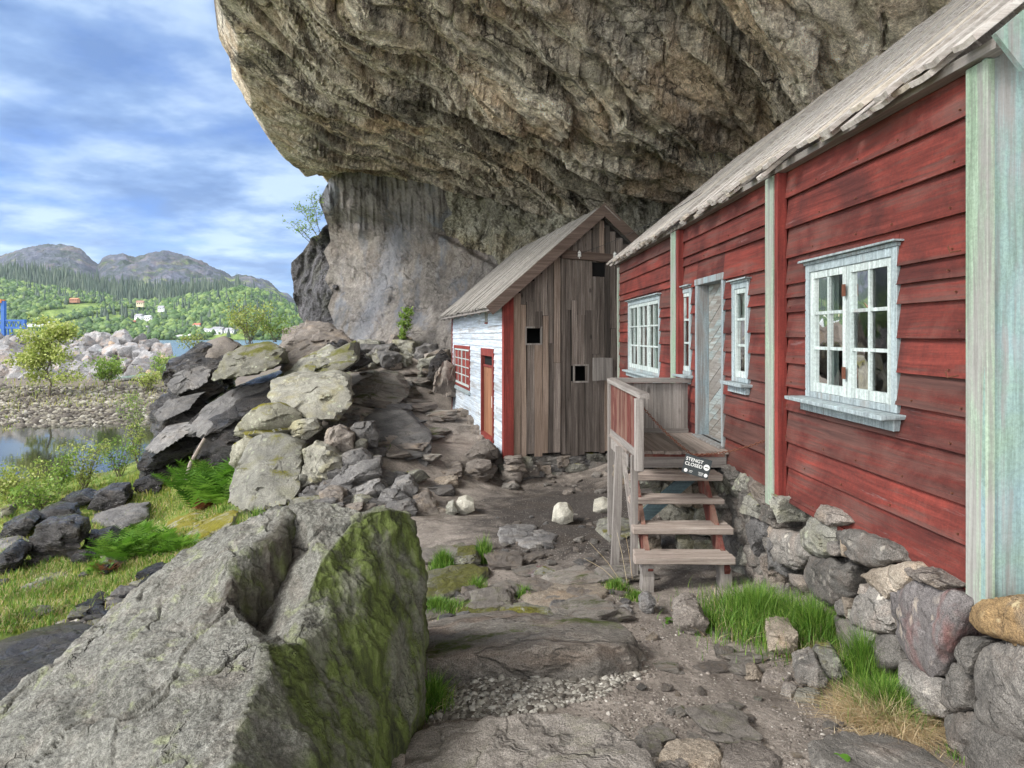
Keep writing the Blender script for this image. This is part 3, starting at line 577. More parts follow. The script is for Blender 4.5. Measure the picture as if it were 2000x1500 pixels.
# a rougher sheet behind the camera so the place goes on
xs, ys = np.meshgrid(np.linspace(-40, 14, 90), np.linspace(-14, 1.2, 40), indexing='ij')
V = np.stack([xs.ravel(), ys.ravel(), ground_z(xs, ys)-.02*(np.hypot(xs, ys).ravel() > .9)], 1)
o = link('ground', mesh_np('ground', V, grid_faces(90, 40), M['ground'], True)); tag(o, kind='structure')

def sheet(name, x0, x1, y0, y1, z, mat, n=2):
    xs, ys = np.meshgrid(np.linspace(x0, x1, n), np.linspace(y0, y1, n), indexing='ij')
    o_ = link(name, mesh_np(name, np.stack([xs.ravel(), ys.ravel(), xs.ravel()*0+z], 1), grid_faces(n, n), mat)); return tag(o_, kind='structure')
sheet('creek_water', -40, -10.5, 16, 37, -2.3, M['creek'])
sheet('fjord_water', -1600, 1200, 93, 1500, -2.34, M['sea'])

# ---------------------------------------------------------------- overhang and cliff
CP = []
def c(px, py, Y): v = at(px, py, Y); CP.append((v.x, v.y, v.z-ZE))
for a in [(425, 0, 15), (455, 70, 16), (475, 150, 17.5), (500, 220, 19), (525, 262, 20), (560, 315, 22), (600, 347, 24), (645, 362, 26)]: c(*a)
LIP = [(at(*a).x, at(*a).y) for a in [(425, 0, 15), (455, 70, 16), (475, 150, 17.5), (500, 220, 19), (525, 262, 20), (560, 315, 22), (600, 347, 24), (645, 362, 26)]]
LIP = [(-6.6, -6), (-6.5, 0), (-6.5, 5), (-6.5, 10), (-6.5, 13)]+LIP+[(-6.9, 28), (-6.4, 31)]
CP += [(-6.6, -6, 9.6), (-6.5, 0, 9.2), (-6.5, 5, 8.8), (-6.5, 10, 8.3), (-6.5, 13, 7.9), (-6.4, 31, 6.1)]
CP += [(-4, 0, 8.2), (-4, 10, 7.3), (-4, 15, 6.55), (-4, 20, 5.8), (-5.8, 25, 6.35), (-2.1, 23, 5.5), (0, 0, 7.4), (0, 5, 6.7), (0, 10, 5.7), (0, 12, 5.35), (0, 15, 4.95), (0, 20, 4.3),
       (3, 0, 6.6), (3, 5, 5.9), (3, 8, 5.3), (3, 12, 4.7), (3, 16, 4.1), (3, 19, 3.6), (1.45, 21, 3.9), (4.6, 18, 3.4), (4.5, 0, 6.1), (4.5, 5, 5.3), (4.5, 8, 4.8), (4.5, 12, 4.25),
       (5.1, 9.5, 4.5), (6.1, 16, 3.4), (6, 10, 4.1), (8, 0, 4.5), (8, 8, 3.2), (8, 16, 2.6), (10, 0, 2), (10, 12, 1), (10, 22, .5), (1, 26, 3.2), (-3, 28, 5), (6, 24, 2), (-6, -6, 9.4), (4, -6, 6.6), (9, -6, 3)]
CR = RBF([(a, b) for a, b, _ in CP], [c_ for _, _, c_ in CP])
yy = np.linspace(-6, 31, 620); lipx = np.interp(yy, [b for a, b in LIP], [a for a, b in LIP])
lipx = lipx+fbm(np.stack([yy*.9, yy*0, yy*0], 1), 4)*.16
nu = 420; s_ = np.linspace(0, 1, nu)**1.15
X = lipx[None, :]+s_[:, None]*(10.4-lipx[None, :]); Y = np.broadcast_to(yy[None, :], X.shape)
Z = CR(X, Y).reshape(X.shape)
q = np.stack([X.ravel(), Y.ravel(), Z.ravel()], 1)
ca, sa = math.cos(R(38)), math.sin(R(38)); qs = np.stack([(q[:, 0]*ca+q[:, 1]*sa)*.11, (-q[:, 0]*sa+q[:, 1]*ca), q[:, 2]*.6], 1)
wq = qs+np.stack([fbm(q*.3+3, 3), fbm(q*.3+9, 3), q[:, 0]*0], 1)*.38
edge = smooth(X-lipx[None, :], 0, 1.6).ravel()
def folds(wq, q):
    d1 = fbm(wq*.45, 3)*.55+fbm(q*.28+30, 2)*.5; d2 = ridged(wq*1.4+4, 3)*.05; d3 = fbm(q*1.9, 5, .62)*.04
    h = wq[:, 1]*.95+fbm(q*.25, 2)*.8+fbm(q*1.3+8, 3)*.10; fr = h-np.floor(h); step = (fr**1.6)*.42*(.5+.8*smooth(fbm(q*.35+50, 2), -.4, .5))
    h2 = wq[:, 1]*2.9+fbm(q*.5+70, 2)*.9; f2_ = h2-np.floor(h2); step = step+(f2_**2)*.09     # overlapping slabs with sharp lower edges
    cellf = np.abs(perlin(wq*1.5+7)); crack_ = -np.clip(.05-cellf, 0, 1)*6
    return d1+d2+d3+step-.1-crack_
disp = folds(wq, q)
Z = Z+(disp*(.18+.82*edge)).reshape(X.shape)
Xd = X+(fbm(q*.8+20, 4)*.22*edge).reshape(X.shape)
# outer face above the lip, then the top, so the rock is solid and keeps the sky out
rows_x = [Xd]; rows_z = [Z]
outx, outz = [], []
for k, (dx, dz) in enumerate([(0, 16), (1.5, 15.5), (1.5, 12), (1.0, 9), (.15, 6), (-.30, 4), (-.55, 2.6), (-.62, 1.6), (-.5, .9), (-.32, .45), (-.15, .18), (-.05, .05)]):
    e_ = fbm(np.stack([yy*.7, yy*0+k*1.3, yy*0], 1), 3)
    outx.append(lipx+dx+(10.5 if k == 0 else 0)+e_*.08*(k < 10)); outz.append(Z[0]+dz+e_*.06*(k < 10))
XX = np.vstack([np.array(outx), Xd]); ZZ = np.vstack([np.array(outz), Z]); YY = np.vstack([np.broadcast_to(yy, (len(outx), len(yy))), Y])
V = np.stack([XX.ravel(), YY.ravel(), ZZ.ravel()+ZE], 1)
o = link('cliff_overhang', mesh_np('cliff_overhang', V, grid_faces(XX.shape[0], len(yy)), M['ceiling'], True))
tag(o, kind='structure')

def px_sheet(name, ctrl, px0, px1, py0, py1, nx, ny, mat, dfun, outline=None):
    """rock face through control points, spread over real distances"""
    rb = RBF([(a/100., b/100.) for a, b, _ in ctrl], [c_ for _, _, c_ in ctrl])
    px, py = np.meshgrid(np.linspace(px0, px1, nx), np.linspace(py0, py1, ny), indexing='ij')
    if outline is not None:
        lx = np.interp(py[0], [b for a, b in outline], [a for a, b in outline]); t_ = (px-px0)/(px1-px0); px = lx[None, :]+t_*(px1-lx[None, :])
    D = rb(px/100., py/100.).reshape(px.shape)
    P = np.stack([((px-1000)/FPX*D).ravel(), D.ravel(), (ZE+(HZ-py)/FPX*D).ravel()], 1)
    P = P+dfun(P, px.ravel(), py.ravel()); return P, px, py
# back wall under the overhang
ctrl = [(640, 330, 26), (620, 420, 26.5), (640, 560, 26), (660, 700, 24.5), (720, 300, 25.6), (760, 450, 26), (760, 600, 25), (760, 690, 23.6), (880, 330, 23.4), (900, 450, 24.3), (900, 600, 23.5), (880, 700, 22.6),
        (1000, 350, 22.4), (1000, 480, 22.8), (1000, 700, 22), (1100, 380, 21.2), (1120, 440, 21.4), (1200, 420, 19.8), (1260, 460, 19), (1350, 400, 18), (1400, 500, 18), (1200, 700, 20), (1450, 380, 17), (1500, 600, 17), (600, 250, 27), (900, 200, 25), (1300, 250, 19)]
def wall_d(P, px, py):
    a = fbm(P*.35, 4)*.32; sm = smooth(px-np.maximum(0, py-455)*1.7+fbm(P*.6+5, 3)*22, 855, 895)          # smooth face to the left of the seam, broken rock to the right
    qd = np.stack([P[:, 0]*.9, P[:, 1], (P[:, 2]+P[:, 0]*.8)*.4], 1)
    b = (ridged(P*1.0+2, 4)*.30+fbm(P*3, 3)*.10)*sm+fbm(qd*1.6, 4)*.10*(1-sm)
    seam = np.exp(-((px-np.maximum(0, py-455)*1.7-868)/14)**2)*.3
    top = np.exp(-((py-(425+(px-640)*.12))/14)**2)*smooth(px, 640, 660)*(1-smooth(px, 850, 900))*.22      # ledge across the smooth face
    upper = (1-smooth(py, 405, 440))*(1-sm)*.35; rib = 1.4*ridged(np.stack([P[:, 0]*2.2, P[:, 1]*.3, P[:, 2]*.25], 1), 3)*.14*(1-smooth(py, 420, 470))
    m_ = a+b+seam+top-upper-rib*(1-sm)
    u_ = P/np.linalg.norm(P, axis=1)[:, None]
    return np.stack([u_[:, 0]*m_, u_[:, 1]*m_, np.zeros(len(P))], 1)
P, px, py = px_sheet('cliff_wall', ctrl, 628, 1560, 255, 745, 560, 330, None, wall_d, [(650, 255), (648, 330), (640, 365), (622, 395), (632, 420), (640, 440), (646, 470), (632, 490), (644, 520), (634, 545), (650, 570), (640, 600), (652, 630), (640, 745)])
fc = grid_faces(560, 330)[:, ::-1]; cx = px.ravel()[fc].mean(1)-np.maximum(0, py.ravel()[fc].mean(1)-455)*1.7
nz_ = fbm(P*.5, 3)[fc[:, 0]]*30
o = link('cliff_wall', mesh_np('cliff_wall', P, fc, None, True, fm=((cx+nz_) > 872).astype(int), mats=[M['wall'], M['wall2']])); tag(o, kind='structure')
# dark buttress at the cliff's outer edge
ctrl = [(600, 470, 28), (565, 515, 29), (570, 600, 28.5), (620, 450, 26.6), (650, 560, 25.4), (640, 680, 24.6), (590, 660, 27.2), (560, 400, 29), (700, 600, 29), (690, 420, 29), (660, 500, 28)]
def but_d(P, px, py):
    m_ = ridged(P*[.5, .5, .3], 3)*.35+fbm(P*1.6, 4, .6)*.14; k = np.clip((px-575)/30, 0, 1)
    return np.stack([P[:, 0]*0, m_, fbm(P+4, 2)*.1*k], 1)
P, px, py = px_sheet('b', ctrl, 560, 720, 395, 720, 110, 190, None, but_d, [(650, 395), (636, 432), (622, 452), (598, 470), (585, 492), (566, 512), (562, 530), (566, 560), (572, 590), (578, 618), (598, 640), (602, 665), (600, 720)])
# give it a side that turns away behind
n_ = 190; first = P.reshape(110, n_, 3)[0]; backs = [first+np.array([-.25*k_+.9*max(0, k_-1)**1.5, 1.6*k_, .1*k_]) for k_ in (4, 3, 2, 1)]
P = np.vstack([np.array(backs).reshape(-1, 3)*[1, 1, 1], P]); P[:4*n_, 0] = np.minimum(P[:4*n_, 0], P[:4*n_, 1]*(-440/FPX)+1.5)
P[:4*n_, 0] = np.maximum(P[:4*n_, 0], np.tile(first[:, 0]/first[:, 1], 4)*P[:4*n_, 1]+.25)
o = link('cliff_buttress', mesh_np('cliff_buttress', P, grid_faces(114, n_)[:, ::-1], M['buttress'], True)); tag(o, kind='structure')

# ---------------------------------------------------------------- far side of the fjord
def hill_mat(name, kind):
    m_, t_, b = new_mat(name); c = t_.new('ShaderNodeTexCoord').outputs['Object']
    n_ = t_.noise(c, .006, 8, .65, .5); f = t_.noise(c, .05, 7, .7); v = t_.noise(c, .016, 6, .65, .8); nz = t_.sep(t_.new('ShaderNodeNewGeometry').outputs['Normal'])[2]
    cr = t_.rng(t_.voro(t_.vmath('ADD', c, t_.scale(t_.noise(c, .02, 4, .6, 0, True), 40)), .018, 'DISTANCE_TO_EDGE'), 0, .12, 1, 0)
    rock = t_.ramp(f, [(.3, (.045, .055, .08)), (.5, (.075, .085, .115)), (.7, (.15, .155, .20))]); rock = t_.mix(t_.math('MULTIPLY', t_.rng(v, .5, .6), .5), rock, (.15, .115, .10)); rock = t_.mix(t_.math('MULTIPLY', t_.rng(t_.noise(c, .03, 6, .7), .5, .58), .8), rock, (.035, .055, .035))  # bluish rock tones put the haze of distance into the colour
    rock = t_.mix(t_.math('MULTIPLY', cr, .7), rock, (.05, .065, .07))
    grn = t_.ramp(f, [(.35, (.06, .10, .03)), (.5, (.14, .21, .05)), (.65, (.26, .33, .09))])
    if kind == 'rock': z = t_.sep(c)[2]; mk = t_.rng(t_.math('ADD', v, t_.math('MULTIPLY', z, -.0012)), .43, .52); mk = t_.math('MULTIPLY', mk, .75)
    else: mk = t_.rng(v, .36, .44)
    col = t_.mix(mk, rock, grn); t_.put(b.inputs['Base Color'], col); b.inputs['Roughness'].default_value = .95
    t_.put(b.inputs['Normal'], t_.bump(t_.math('ADD', f, t_.math('MULTIPLY', cr, -.3)), 1., 8.)); return m_
M['hill_rock'] = hill_mat('far_rocky_hill', 'rock'); M['hill_green'] = hill_mat('far_wooded_hill', 'green')
def hill(name, prof, Yb, Yr, pyb, mat, n1=300, n2=70, amp=.10, fr=.008, pw=1.0):
    px = np.linspace(prof[0][0], prof[-1][0], n1); top = np.interp(px, [a for a, b in prof], [b for a, b in prof])
    t_ = np.linspace(0, 1.35, n2); PX, T = np.meshgrid(px, t_, indexing='ij'); D = Yb+T*(Yr-Yb)
    zb = (HZ-pyb)/FPX*Yb; zt = ((HZ-top)/FPX*Yr)[:, None]; tt = np.clip(T, 0, 1)**pw
    Zh = zb+(zt-zb)*np.where(T <= 1, np.sin(tt*math.pi/2)**.9, np.cos((T-1)*2.2))
    Xh = (PX-1000)/FPX*D; q = np.stack([Xh.ravel(), D.ravel(), Zh.ravel()*0], 1)
    bump_ = (fbm(q*fr, 5)*.6+ridged(q*fr*2.2, 4)*.25)*amp*(zt.mean()-zb); Zh = Zh+bump_.reshape(Zh.shape)*np.clip(T*3, 0, 1)
    V = np.stack([Xh.ravel(), D.ravel(), Zh.ravel()+ZE], 1); o_ = link(name, mesh_np(name, V, grid_faces(n1, n2)[:, ::-1], mat, True)); tag(o_, kind='structure')
    return V.reshape(n1, n2, 3)
H1 = hill('far_mountain', [(-500, 560), (-300, 540), (-100, 515), (0, 510), (30, 497), (60, 490), (95, 488), (135, 490), (160, 500), (180, 516), (192, 524), (200, 512), (215, 508), (240, 504), (262, 509), (290, 503), (320, 500), (350, 507), (385, 517), (405, 524), (430, 534),
           (452, 548), (490, 546), (515, 553), (530, 560), (545, 576), (565, 590), (600, 605), (700, 640)], 1000, 1450, 640, M['hill_rock'], 600, 150, .10, .02)
H0 = hill('distant_ridge', [(500, 640), (530, 590), (548, 571), (562, 574), (580, 592), (640, 600)], 1900, 2300, 655, M['hill_rock'], 80, 30, .05, .006)
H3 = hill('wooded_hillside', [(-500, 560), (-100, 556), (0, 556), (60, 566), (130, 577), (190, 583), (240, 596), (300, 598), (350, 592), (400, 583), (440, 576), (475, 573), (505, 578), (540, 590), (570, 605), (590, 622), (640, 645), (720, 658)], 640, 960, 663.2, M['hill_green'], 300, 90, .05, .01, .9)
def sample_hill(H, px, t_):
    i = min(max(int(px*(H.shape[0]-1)), 0), H.shape[0]-2); j = min(max(int(t_*(H.shape[1]-1)), 0), H.shape[1]-2); return H[i, j]
def scatter_blobs(name, pts, sizes, base, mat, asp=(1, 1, 1.1), jit=.3):
    V0, F0 = base; n = len(pts); rs = np.random.RandomState(5)
    S = np.array(sizes)[:, None, None]*rs.uniform(1-jit, 1+jit, (n, 1, 3))*np.array(asp)
    off = rs.uniform(1-jit, 1+jit*.6, (n, len(V0), 1)); a = rs.uniform(0, 6.28, n); ca_, sa_ = np.cos(a), np.sin(a)
    Vr = np.broadcast_to(V0, (n,)+V0.shape)*off; Vr = np.stack([Vr[..., 0]*ca_[:, None]-Vr[..., 1]*sa_[:, None], Vr[..., 0]*sa_[:, None]+Vr[..., 1]*ca_[:, None], Vr[..., 2]], 2)
    V = (Vr*S+np.array(pts)[:, None]).reshape(-1, 3); F = (F0[None]+(np.arange(n)*len(V0))[:, None, None]).reshape(-1, F0.shape[1])
    return link(name, mesh_np(name, V, F, mat, False))
rs = np.random.RandomState(21)
pts = []; sz_ = []
while len(pts) < 24000:
    a, b = rs.rand(), rs.rand()**.8*.74; p = sample_hill(H3, a, b); d_ = fbm(p[None]*.02, 3)[0]
    if d_ < -.28 or p[0]/p[1] < -.84: continue
    s = rs.uniform(1.5, 3.3)*(1+.5*(rs.rand() < .1)); pts.append(p+[rs.uniform(-3, 3), rs.uniform(-3, 3), s*.6]); sz_.append(s)
tag(scatter_blobs('birch_woodland', pts, sz_, ico(1), M['wood_farleaf']), 'mass of bright green birch woods covering the slope across the fjord', 'woodland', kind='stuff')
cone = (np.array([[math.cos(a), math.sin(a), 0] for a in np.arange(6)*math.pi/3]+[[.62*math.cos(a), .62*math.sin(a), 1.1] for a in np.arange(6)*math.pi/3+.5]+[[0, 0, 3.2]]),
        None)
cf = [[i, (i+1) % 6, 6+i] for i in range(6)]+[[6+i, (i+1) % 6, 6+(i+1) % 6] for i in range(6)]+[[6+i, 6+(i+1) % 6, 12] for i in range(6)]
cone = (cone[0], np.array(cf))
pts = []; sz_ = []
for k in range(6000):
    px_ = rs.uniform(-250, 470); D = 985+rs.rand()**1.2*120
    top = np.interp(px_, [-250, 0, 190, 300, 400, 470], [1., 1., .95, .8, .55, .2])
    if (D-985)/120 > top: continue
    x = (px_-1000)/FPX*D; base_py = np.interp(px_, [-250, 0, 60, 130, 190, 240, 300, 350, 400, 470], [566, 566, 574, 584, 590, 601, 602, 596, 590, 580]); rise = (D-985)/120*34
    z = ZE+(HZ-(base_py-rise))/FPX*D; s = rs.uniform(4.4, 7.4); pts.append((x, D, z-2)); sz_.append(s)
tag(scatter_blobs('conifer_forest', pts, sz_, cone, M['far_fir'], (.62, .62, 1.15)), 'dark band of spruce forest standing above the green birch slope', 'forest', kind='stuff')

pts = []; sz_ = []
while len(pts) < 420:
    a, b = rs.rand(), rs.rand()*.7; p = sample_hill(H3, a, b)
    if p[0]/p[1] < -.84 or fbm(p[None]*.012+40, 2)[0] < .05: continue
    pts.append(p+[0, 0, -1]); sz_.append(rs.uniform(2.6, 4.6))
tag(scatter_blobs('scattered_spruces', pts, sz_, cone, M['far_fir'], (.7, .7, 1.1)), 'dark spruces mixed into the birch slope across the fjord', 'spruces', kind='stuff')
# the air over the fjord
hz = MB(); hz.box(-3200, 2200, -60, 3400, -12, 420); ho = hz.build('haze', None); ho.data.materials.clear()
hm = bpy.data.materials.new('haze'); hm.use_nodes = True; tt_ = NT(hm.node_tree); tt_.n.remove(tt_.n['Principled BSDF']); pv = tt_.new('ShaderNodeVolumePrincipled')
pv.inputs['Color'].default_value = (.78, .87, 1., 1); pv.inputs['Density'].default_value = .00006; pv.inputs['Anisotropy'].default_value = .2
tt_.l.new(pv.outputs[0], tt_.n['Material Output'].inputs['Volume']); ho.data.materials.append(hm); tag(ho, kind='stuff')
# ---------------------------------------------------------------- buildings
def window(P_, name_label, v0, v1, z0, z1, ns, cols, rows, u=0., cas=.055, frame='win_frame', sashm='win_paint', curtain='curtain', depth=.032, hood=True, curt_part=None, mat_room='void', sillw=.09, sashw=.045, munt=.024):
    """window in the wall plane u=0 (outside is -u); openings v0..v1, z0..z1 are the outer edge of the casing"""
    f = MB(); pr = -.045
    f.box(pr, .03, v0, v0+cas, z0, z1); f.box(pr, .03, v1-cas, v1, z0, z1)
    f.box(pr+.002, .03, v0+cas, v1-cas, z1-cas, z1); f.box(pr+.002, .03, v0+cas, v1-cas, z0, z0+cas*.8)
    win = f.build('window', M[frame], P_, bevel=.003)
    if hood:
        h = MB(); h.box(pr-.04, .0, v0-.04, v1+.04, z1+.022, z1+.036, .004); h.box(pr-.008, .0, v0-.01, v1+.01, z1+.001, z1+.021); h.build('hood_board', M['win_frame'], win)
    s = MB(); s.box(pr-sillw, .0, v0-.06, v1+.06, z0-.03, z0-.002, .005); s.box(pr-.03, .0, v0-.02, v1+.02, z0-.10, z0-.031, .003); s.build('sill', M['win_frame'], win, bevel=.003)
    iv0, iv1, iz0, iz1 = v0+cas, v1-cas, z0+cas*.8, z1-cas; w_ = (iv1-iv0)/ns
    gp = MB()
    for k in range(ns):
        a, b = iv0+k*w_+.003, iv0+(k+1)*w_-.003; sb = MB(); su0, su1 = pr+.012, pr+.045
        sb.box(su0, su1, a, a+sashw, iz0, iz1); sb.box(su0, su1, b-sashw, b, iz0, iz1); sb.box(su0, su1, a+sashw, b-sashw, iz1-sashw, iz1-.002); sb.box(su0, su1, a+sashw, b-sashw, iz0+.002, iz0+sashw*1.3)
        ga, gb, gz0_, gz1_ = a+sashw, b-sashw, iz0+sashw*1.3, iz1-sashw
        for i in range(1, cols): q_ = ga+(gb-ga)*i/cols; sb.box(su0+.004, su1-.004, q_-munt/2, q_+munt/2, gz0_, gz1_)
        for i in range(1, rows):
            q_ = gz0_+(gz1_-gz0_)*i/rows
            for j in range(cols): sb.box(su0+.006, su1-.006, ga+(gb-ga)*j/cols+(munt/2 if j else 0), ga+(gb-ga)*(j+1)/cols-(munt/2 if j < cols-1 else 0), q_-munt/2, q_+munt/2)
        sb.build('sash', M[sashm], win)
        for i in range(cols):
            for j in range(rows):
                aa, bb, cc, dd = ga+(gb-ga)*i/cols, ga+(gb-ga)*(i+1)/cols, gz0_+(gz1_-gz0_)*j/rows, gz0_+(gz1_-gz0_)*(j+1)/rows
                tw = random.uniform(-.0015, .0015); gp.add([(su1-.012+tw, aa, cc), (su1-.012-tw, bb, cc), (su1-.012-tw*.5, bb, dd), (su1-.012+tw, aa, dd)], [[0, 1, 2, 3]])
    gp.build('glass_panes', M['glass'], win)
    if curtain:
        n = 26; vs = []; a, b = (iv0, iv1) if not curt_part else (iv0+curt_part[0]*(iv1-iv0), iv0+curt_part[1]*(iv1-iv0))
        for i in range(n+1): q_ = a+(b-a)*i/n; uu = depth+.005*math.sin(i*1.9)+.003*math.sin(i*.7); vs += [(uu, q_, iz0), (uu, q_, iz1)]
        me = mesh_np('curtain', np.array(vs), np.array([[2*i, 2*i+2, 2*i+3, 2*i+1] for i in range(n)]), M[curtain], True); link('curtain', me, win)
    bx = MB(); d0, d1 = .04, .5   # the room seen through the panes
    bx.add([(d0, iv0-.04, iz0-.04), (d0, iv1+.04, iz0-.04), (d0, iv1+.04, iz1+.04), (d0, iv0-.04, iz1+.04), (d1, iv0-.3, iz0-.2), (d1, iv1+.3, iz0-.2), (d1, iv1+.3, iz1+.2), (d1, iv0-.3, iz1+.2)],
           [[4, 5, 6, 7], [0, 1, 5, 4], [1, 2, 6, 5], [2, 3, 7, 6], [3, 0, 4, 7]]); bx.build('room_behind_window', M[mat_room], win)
    if name_label: win['label'] = name_label
    return win
def lap_rows(mb, v0, v1, zs, openings, wav=.004, out=.03, th=.016, seg=.22, joint=None):
    """overlapping weatherboards in panel v0..v1; zs = board edges bottom to top; openings = (va,vb,za,zb)"""
    def piece(a, b, z0, z1, row0, row1):
        if b-a < .015 or z1-z0 < .012: return
        n = max(1, int((b-a)/seg)); vs = []; ph = random.uniform(0, 50)
        q = np.array([[a+(b-a)*i/n, ph, z0*3] for i in range(n+1)]); wv = fbm(q*1.3, 2)*wav; wu = fbm(q*1.1+9, 2)*wav*.8
        for i in range(n+1):
            v = a+(b-a)*i/n; k0 = (z0-row0)/(row1-row0); k1 = (z1-row0)/(row1-row0); u0 = -out*(1-k0)-.004*k0; u1 = -out*(1-k1)-.004*k1
            lo_ = z0+(wv[i] if z0 == row0 else 0)-(.012 if z0 == row0 else 0); hi_ = z1
            vs += [(u0+wu[i]-th, v, lo_), (u0+wu[i]+.004, v, lo_), (u1+wu[i]+.002, v, hi_), (u1+wu[i]-th*.7, v, hi_)]
        fs = [[0, 1, 2, 3], [4*n+3, 4*n+2, 4*n+1, 4*n]]
        for i in range(n):
            for j in range(4): fs.append([4*i+j, 4*i+4+j, 4*i+4+(j+1) % 4, 4*i+(j+1) % 4])
        mb.add(vs, fs)
    for z0, z1 in zip(zs[:-1], zs[1:]):
        segs = [(v0, v1)]
        if joint and random.random() < joint: m_ = random.uniform(v0+.25*(v1-v0), v1-.25*(v1-v0)); segs = [(v0, m_-.002), (m_+.002, v1)]
        for a, b in segs:
            cuts = sorted([o_ for o_ in openings if o_[0] < b and o_[1] > a and o_[2] < z1 and o_[3] > z0]); cur = a
            for va, vb, za, zb in cuts:
                piece(cur, max(va, a), z0, z1, z0, z1)
                piece(max(va, a), min(vb, b), zb, z1, z0, z1) if zb < z1 else None
                piece(max(va, a), min(vb, b), z0, za, z0, z1) if za > z0 else None
                cur = min(vb, b)
            piece(cur, b, z0, z1, z0, z1)
def plank_roof(mb, v0, v1, u_e, z_e, u_r, z_r, wmin, wmax, over=.0, jag=.05, th=.022, lift=.02, seed=1, tw=.012, skip=0):
    """boards running from eave up to ridge, in two lapped layers, ragged at the eave"""
    rs = random.Random(seed); L = math.hypot(u_r-u_e, z_r-z_e); du, dz = (u_r-u_e)/L, (z_r-z_e)/L; nx_, nz = -dz*(1 if du > 0 else -1), abs(du)
    for layer in (0, 1):
        v = v0+(0 if layer == 0 else wmin*.5)
        while v < v1:
            w_ = rs.uniform(wmin, wmax); gap = .012 if layer == 0 else rs.uniform(.02, .09)*w_/.12
            if layer == 1 and rs.random() < skip: v += w_+gap; continue
            if layer == 0 and skip and rs.random() < .55: v += w_+gap; continue
            st = rs.uniform(-jag, jag*.6); en = L+rs.uniform(-.02, .03); cup = rs.uniform(-.3, 1)*.012; off = layer*lift+rs.uniform(0, .008); n = 6; vs = []
            sk = rs.uniform(-tw, tw); curl = rs.uniform(0, .03) if rs.random() < .3 else 0
            for i in range(n+1):
                s_ = st+(en-st)*i/n; o_ = off+rs.uniform(-.004, .004)+(curl if i == 0 else 0)
                for (vv, oo) in ((v+sk*i/n, o_+cup), (v+w_/2+sk*i/n, o_), (v+w_+sk*i/n, o_+cup), (v+w_+sk*i/n, o_+cup+th), (v+w_/2+sk*i/n, o_+th), (v+sk*i/n, o_+cup+th)):
                    vs.append((u_e+du*s_+nx_*oo, min(vv, v1+.05), z_e+dz*s_+nz*oo))
            fs = [[0, 1, 2, 3, 4, 5], [6*n+5, 6*n+4, 6*n+3, 6*n+2, 6*n+1, 6*n]]
            for i in range(n):
                for j in range(6): fs.append([6*i+j, 6*i+6+j, 6*i+6+(j+1) % 6, 6*i+(j+1) % 6])
            mb.add(vs, fs); v += w_+gap

# ===== red house.  local axes: u = into the house, v = along the wall away from the camera, z; base of the boards at local 0
TH = .0315; BASE = -1.28; Z = lambda z: z-BASE
red = empty('red_house', (2.4, 0, ZE+BASE), TH, label='long red weatherboard house with pale board roof on a dry stone footing', cat='house')
def W(px, u=0.): return 1300*(2.4+u)/(px-959.)
v_near, v_far = 3.145, 12.33
core = MB(); core.box(.06, 3.9, 3.26, v_far-.05, Z(-1.25), Z(1.3))
# body of the house behind the boards; window and door niches are in front of it
bodywall = MB()
_w = lambda a, b, c_, d_: (W(a, -.045), W(b, -.045), c_, d_)
ops = [_w(1287, 1226, -.585, .56), _w(1348, 1328, -.475, .57), _w(1412, 1358, -1.16, .64), _w(1460, 1428, -.445, .50), _w(1750, 1572, -.455, .52)]
b1 = (W(1324, -.1), W(1311, -.1)); b2 = (W(1519, -.1), W(1496, -.1))
def rows(seed, z0=-1.28, z1=1.36, hs=(.24, .19, .26, .20, .19, .21, .19, .12, .11, .21, .22, .25, .27)):
    r_ = random.Random(seed); hs = list(hs); 
    if seed: r_.shuffle(hs)
    hs = [h*r_.uniform(.92, 1.1) for h in hs]; k = (z1-z0)/sum(hs); zs = [z0]
    for h in hs: zs.append(zs[-1]+h*k)
    return [Z(x) for x in zs]
O = [(a+.01, b-.01, Z(c_)+.01, Z(d_)-.01) for a, b, c_, d_ in ops]
sd_ = MB(); lap_rows(sd_, W(1885, -.06), b2[0]-.01, rows(0), O, joint=.0); lap_rows(sd_, b2[1]+.01, b1[0], rows(3), O, joint=.35); lap_rows(sd_, b1[1], v_far-.03, rows(5), O, joint=.2)
sd_.build('weatherboards', M['red_siding'], red)
# bottom drip board
tb = MB(); tb.beam((-.045, W(1885, -.06), Z(-1.30)), (-.045, b2[0]-.02, Z(-1.30)), .03, .035, n=8, wob=.003); tb.build('drip_board', M['red_siding'], red)
# structural wall with holes, just behind the boards
def wall_with_holes(mb, v0, v1, z0, z1, holes, u0, u1):
    holes = [(max(h[0], v0), min(h[1], v1), max(h[2], z0), min(h[3], z1)) for h in holes if h[2] < z1 and h[3] > z0]
    vs = sorted({v0, v1, *[h[0] for h in holes], *[h[1] for h in holes]}); zs = sorted({z0, z1, *[h[2] for h in holes], *[h[3] for h in holes]})
    for a, b in zip(vs[:-1], vs[1:]):
        run = None
        for c_, d_ in zip(zs[:-1], zs[1:]):
            hole = any(h[0] <= (a+b)/2 <= h[1] and h[2] <= (c_+d_)/2 <= h[3] for h in holes)
            if hole:
                if run: mb.box(u0, u1, a, b, run[0], run[1]); run = None
            else: run = (run[0], d_) if run else (c_, d_)
        if run: mb.box(u0, u1, a, b, run[0], run[1])
wl = MB(); wall_with_holes(wl, 3.19, v_far-.03, Z(-1.26), Z(1.34), [(a+.02, b-.02, c_+.02, d_-.02) for a, b, c_, d_ in O], .0, .03)
wl.box(3.6, 3.7, 3.3, v_far-.03, Z(-1.26), Z(1.4)); wl.box(.03, 3.6, v_far-.09, v_far-.03, Z(-1.26), Z(1.34)); wl.build('wall', M['red_trim'], red)
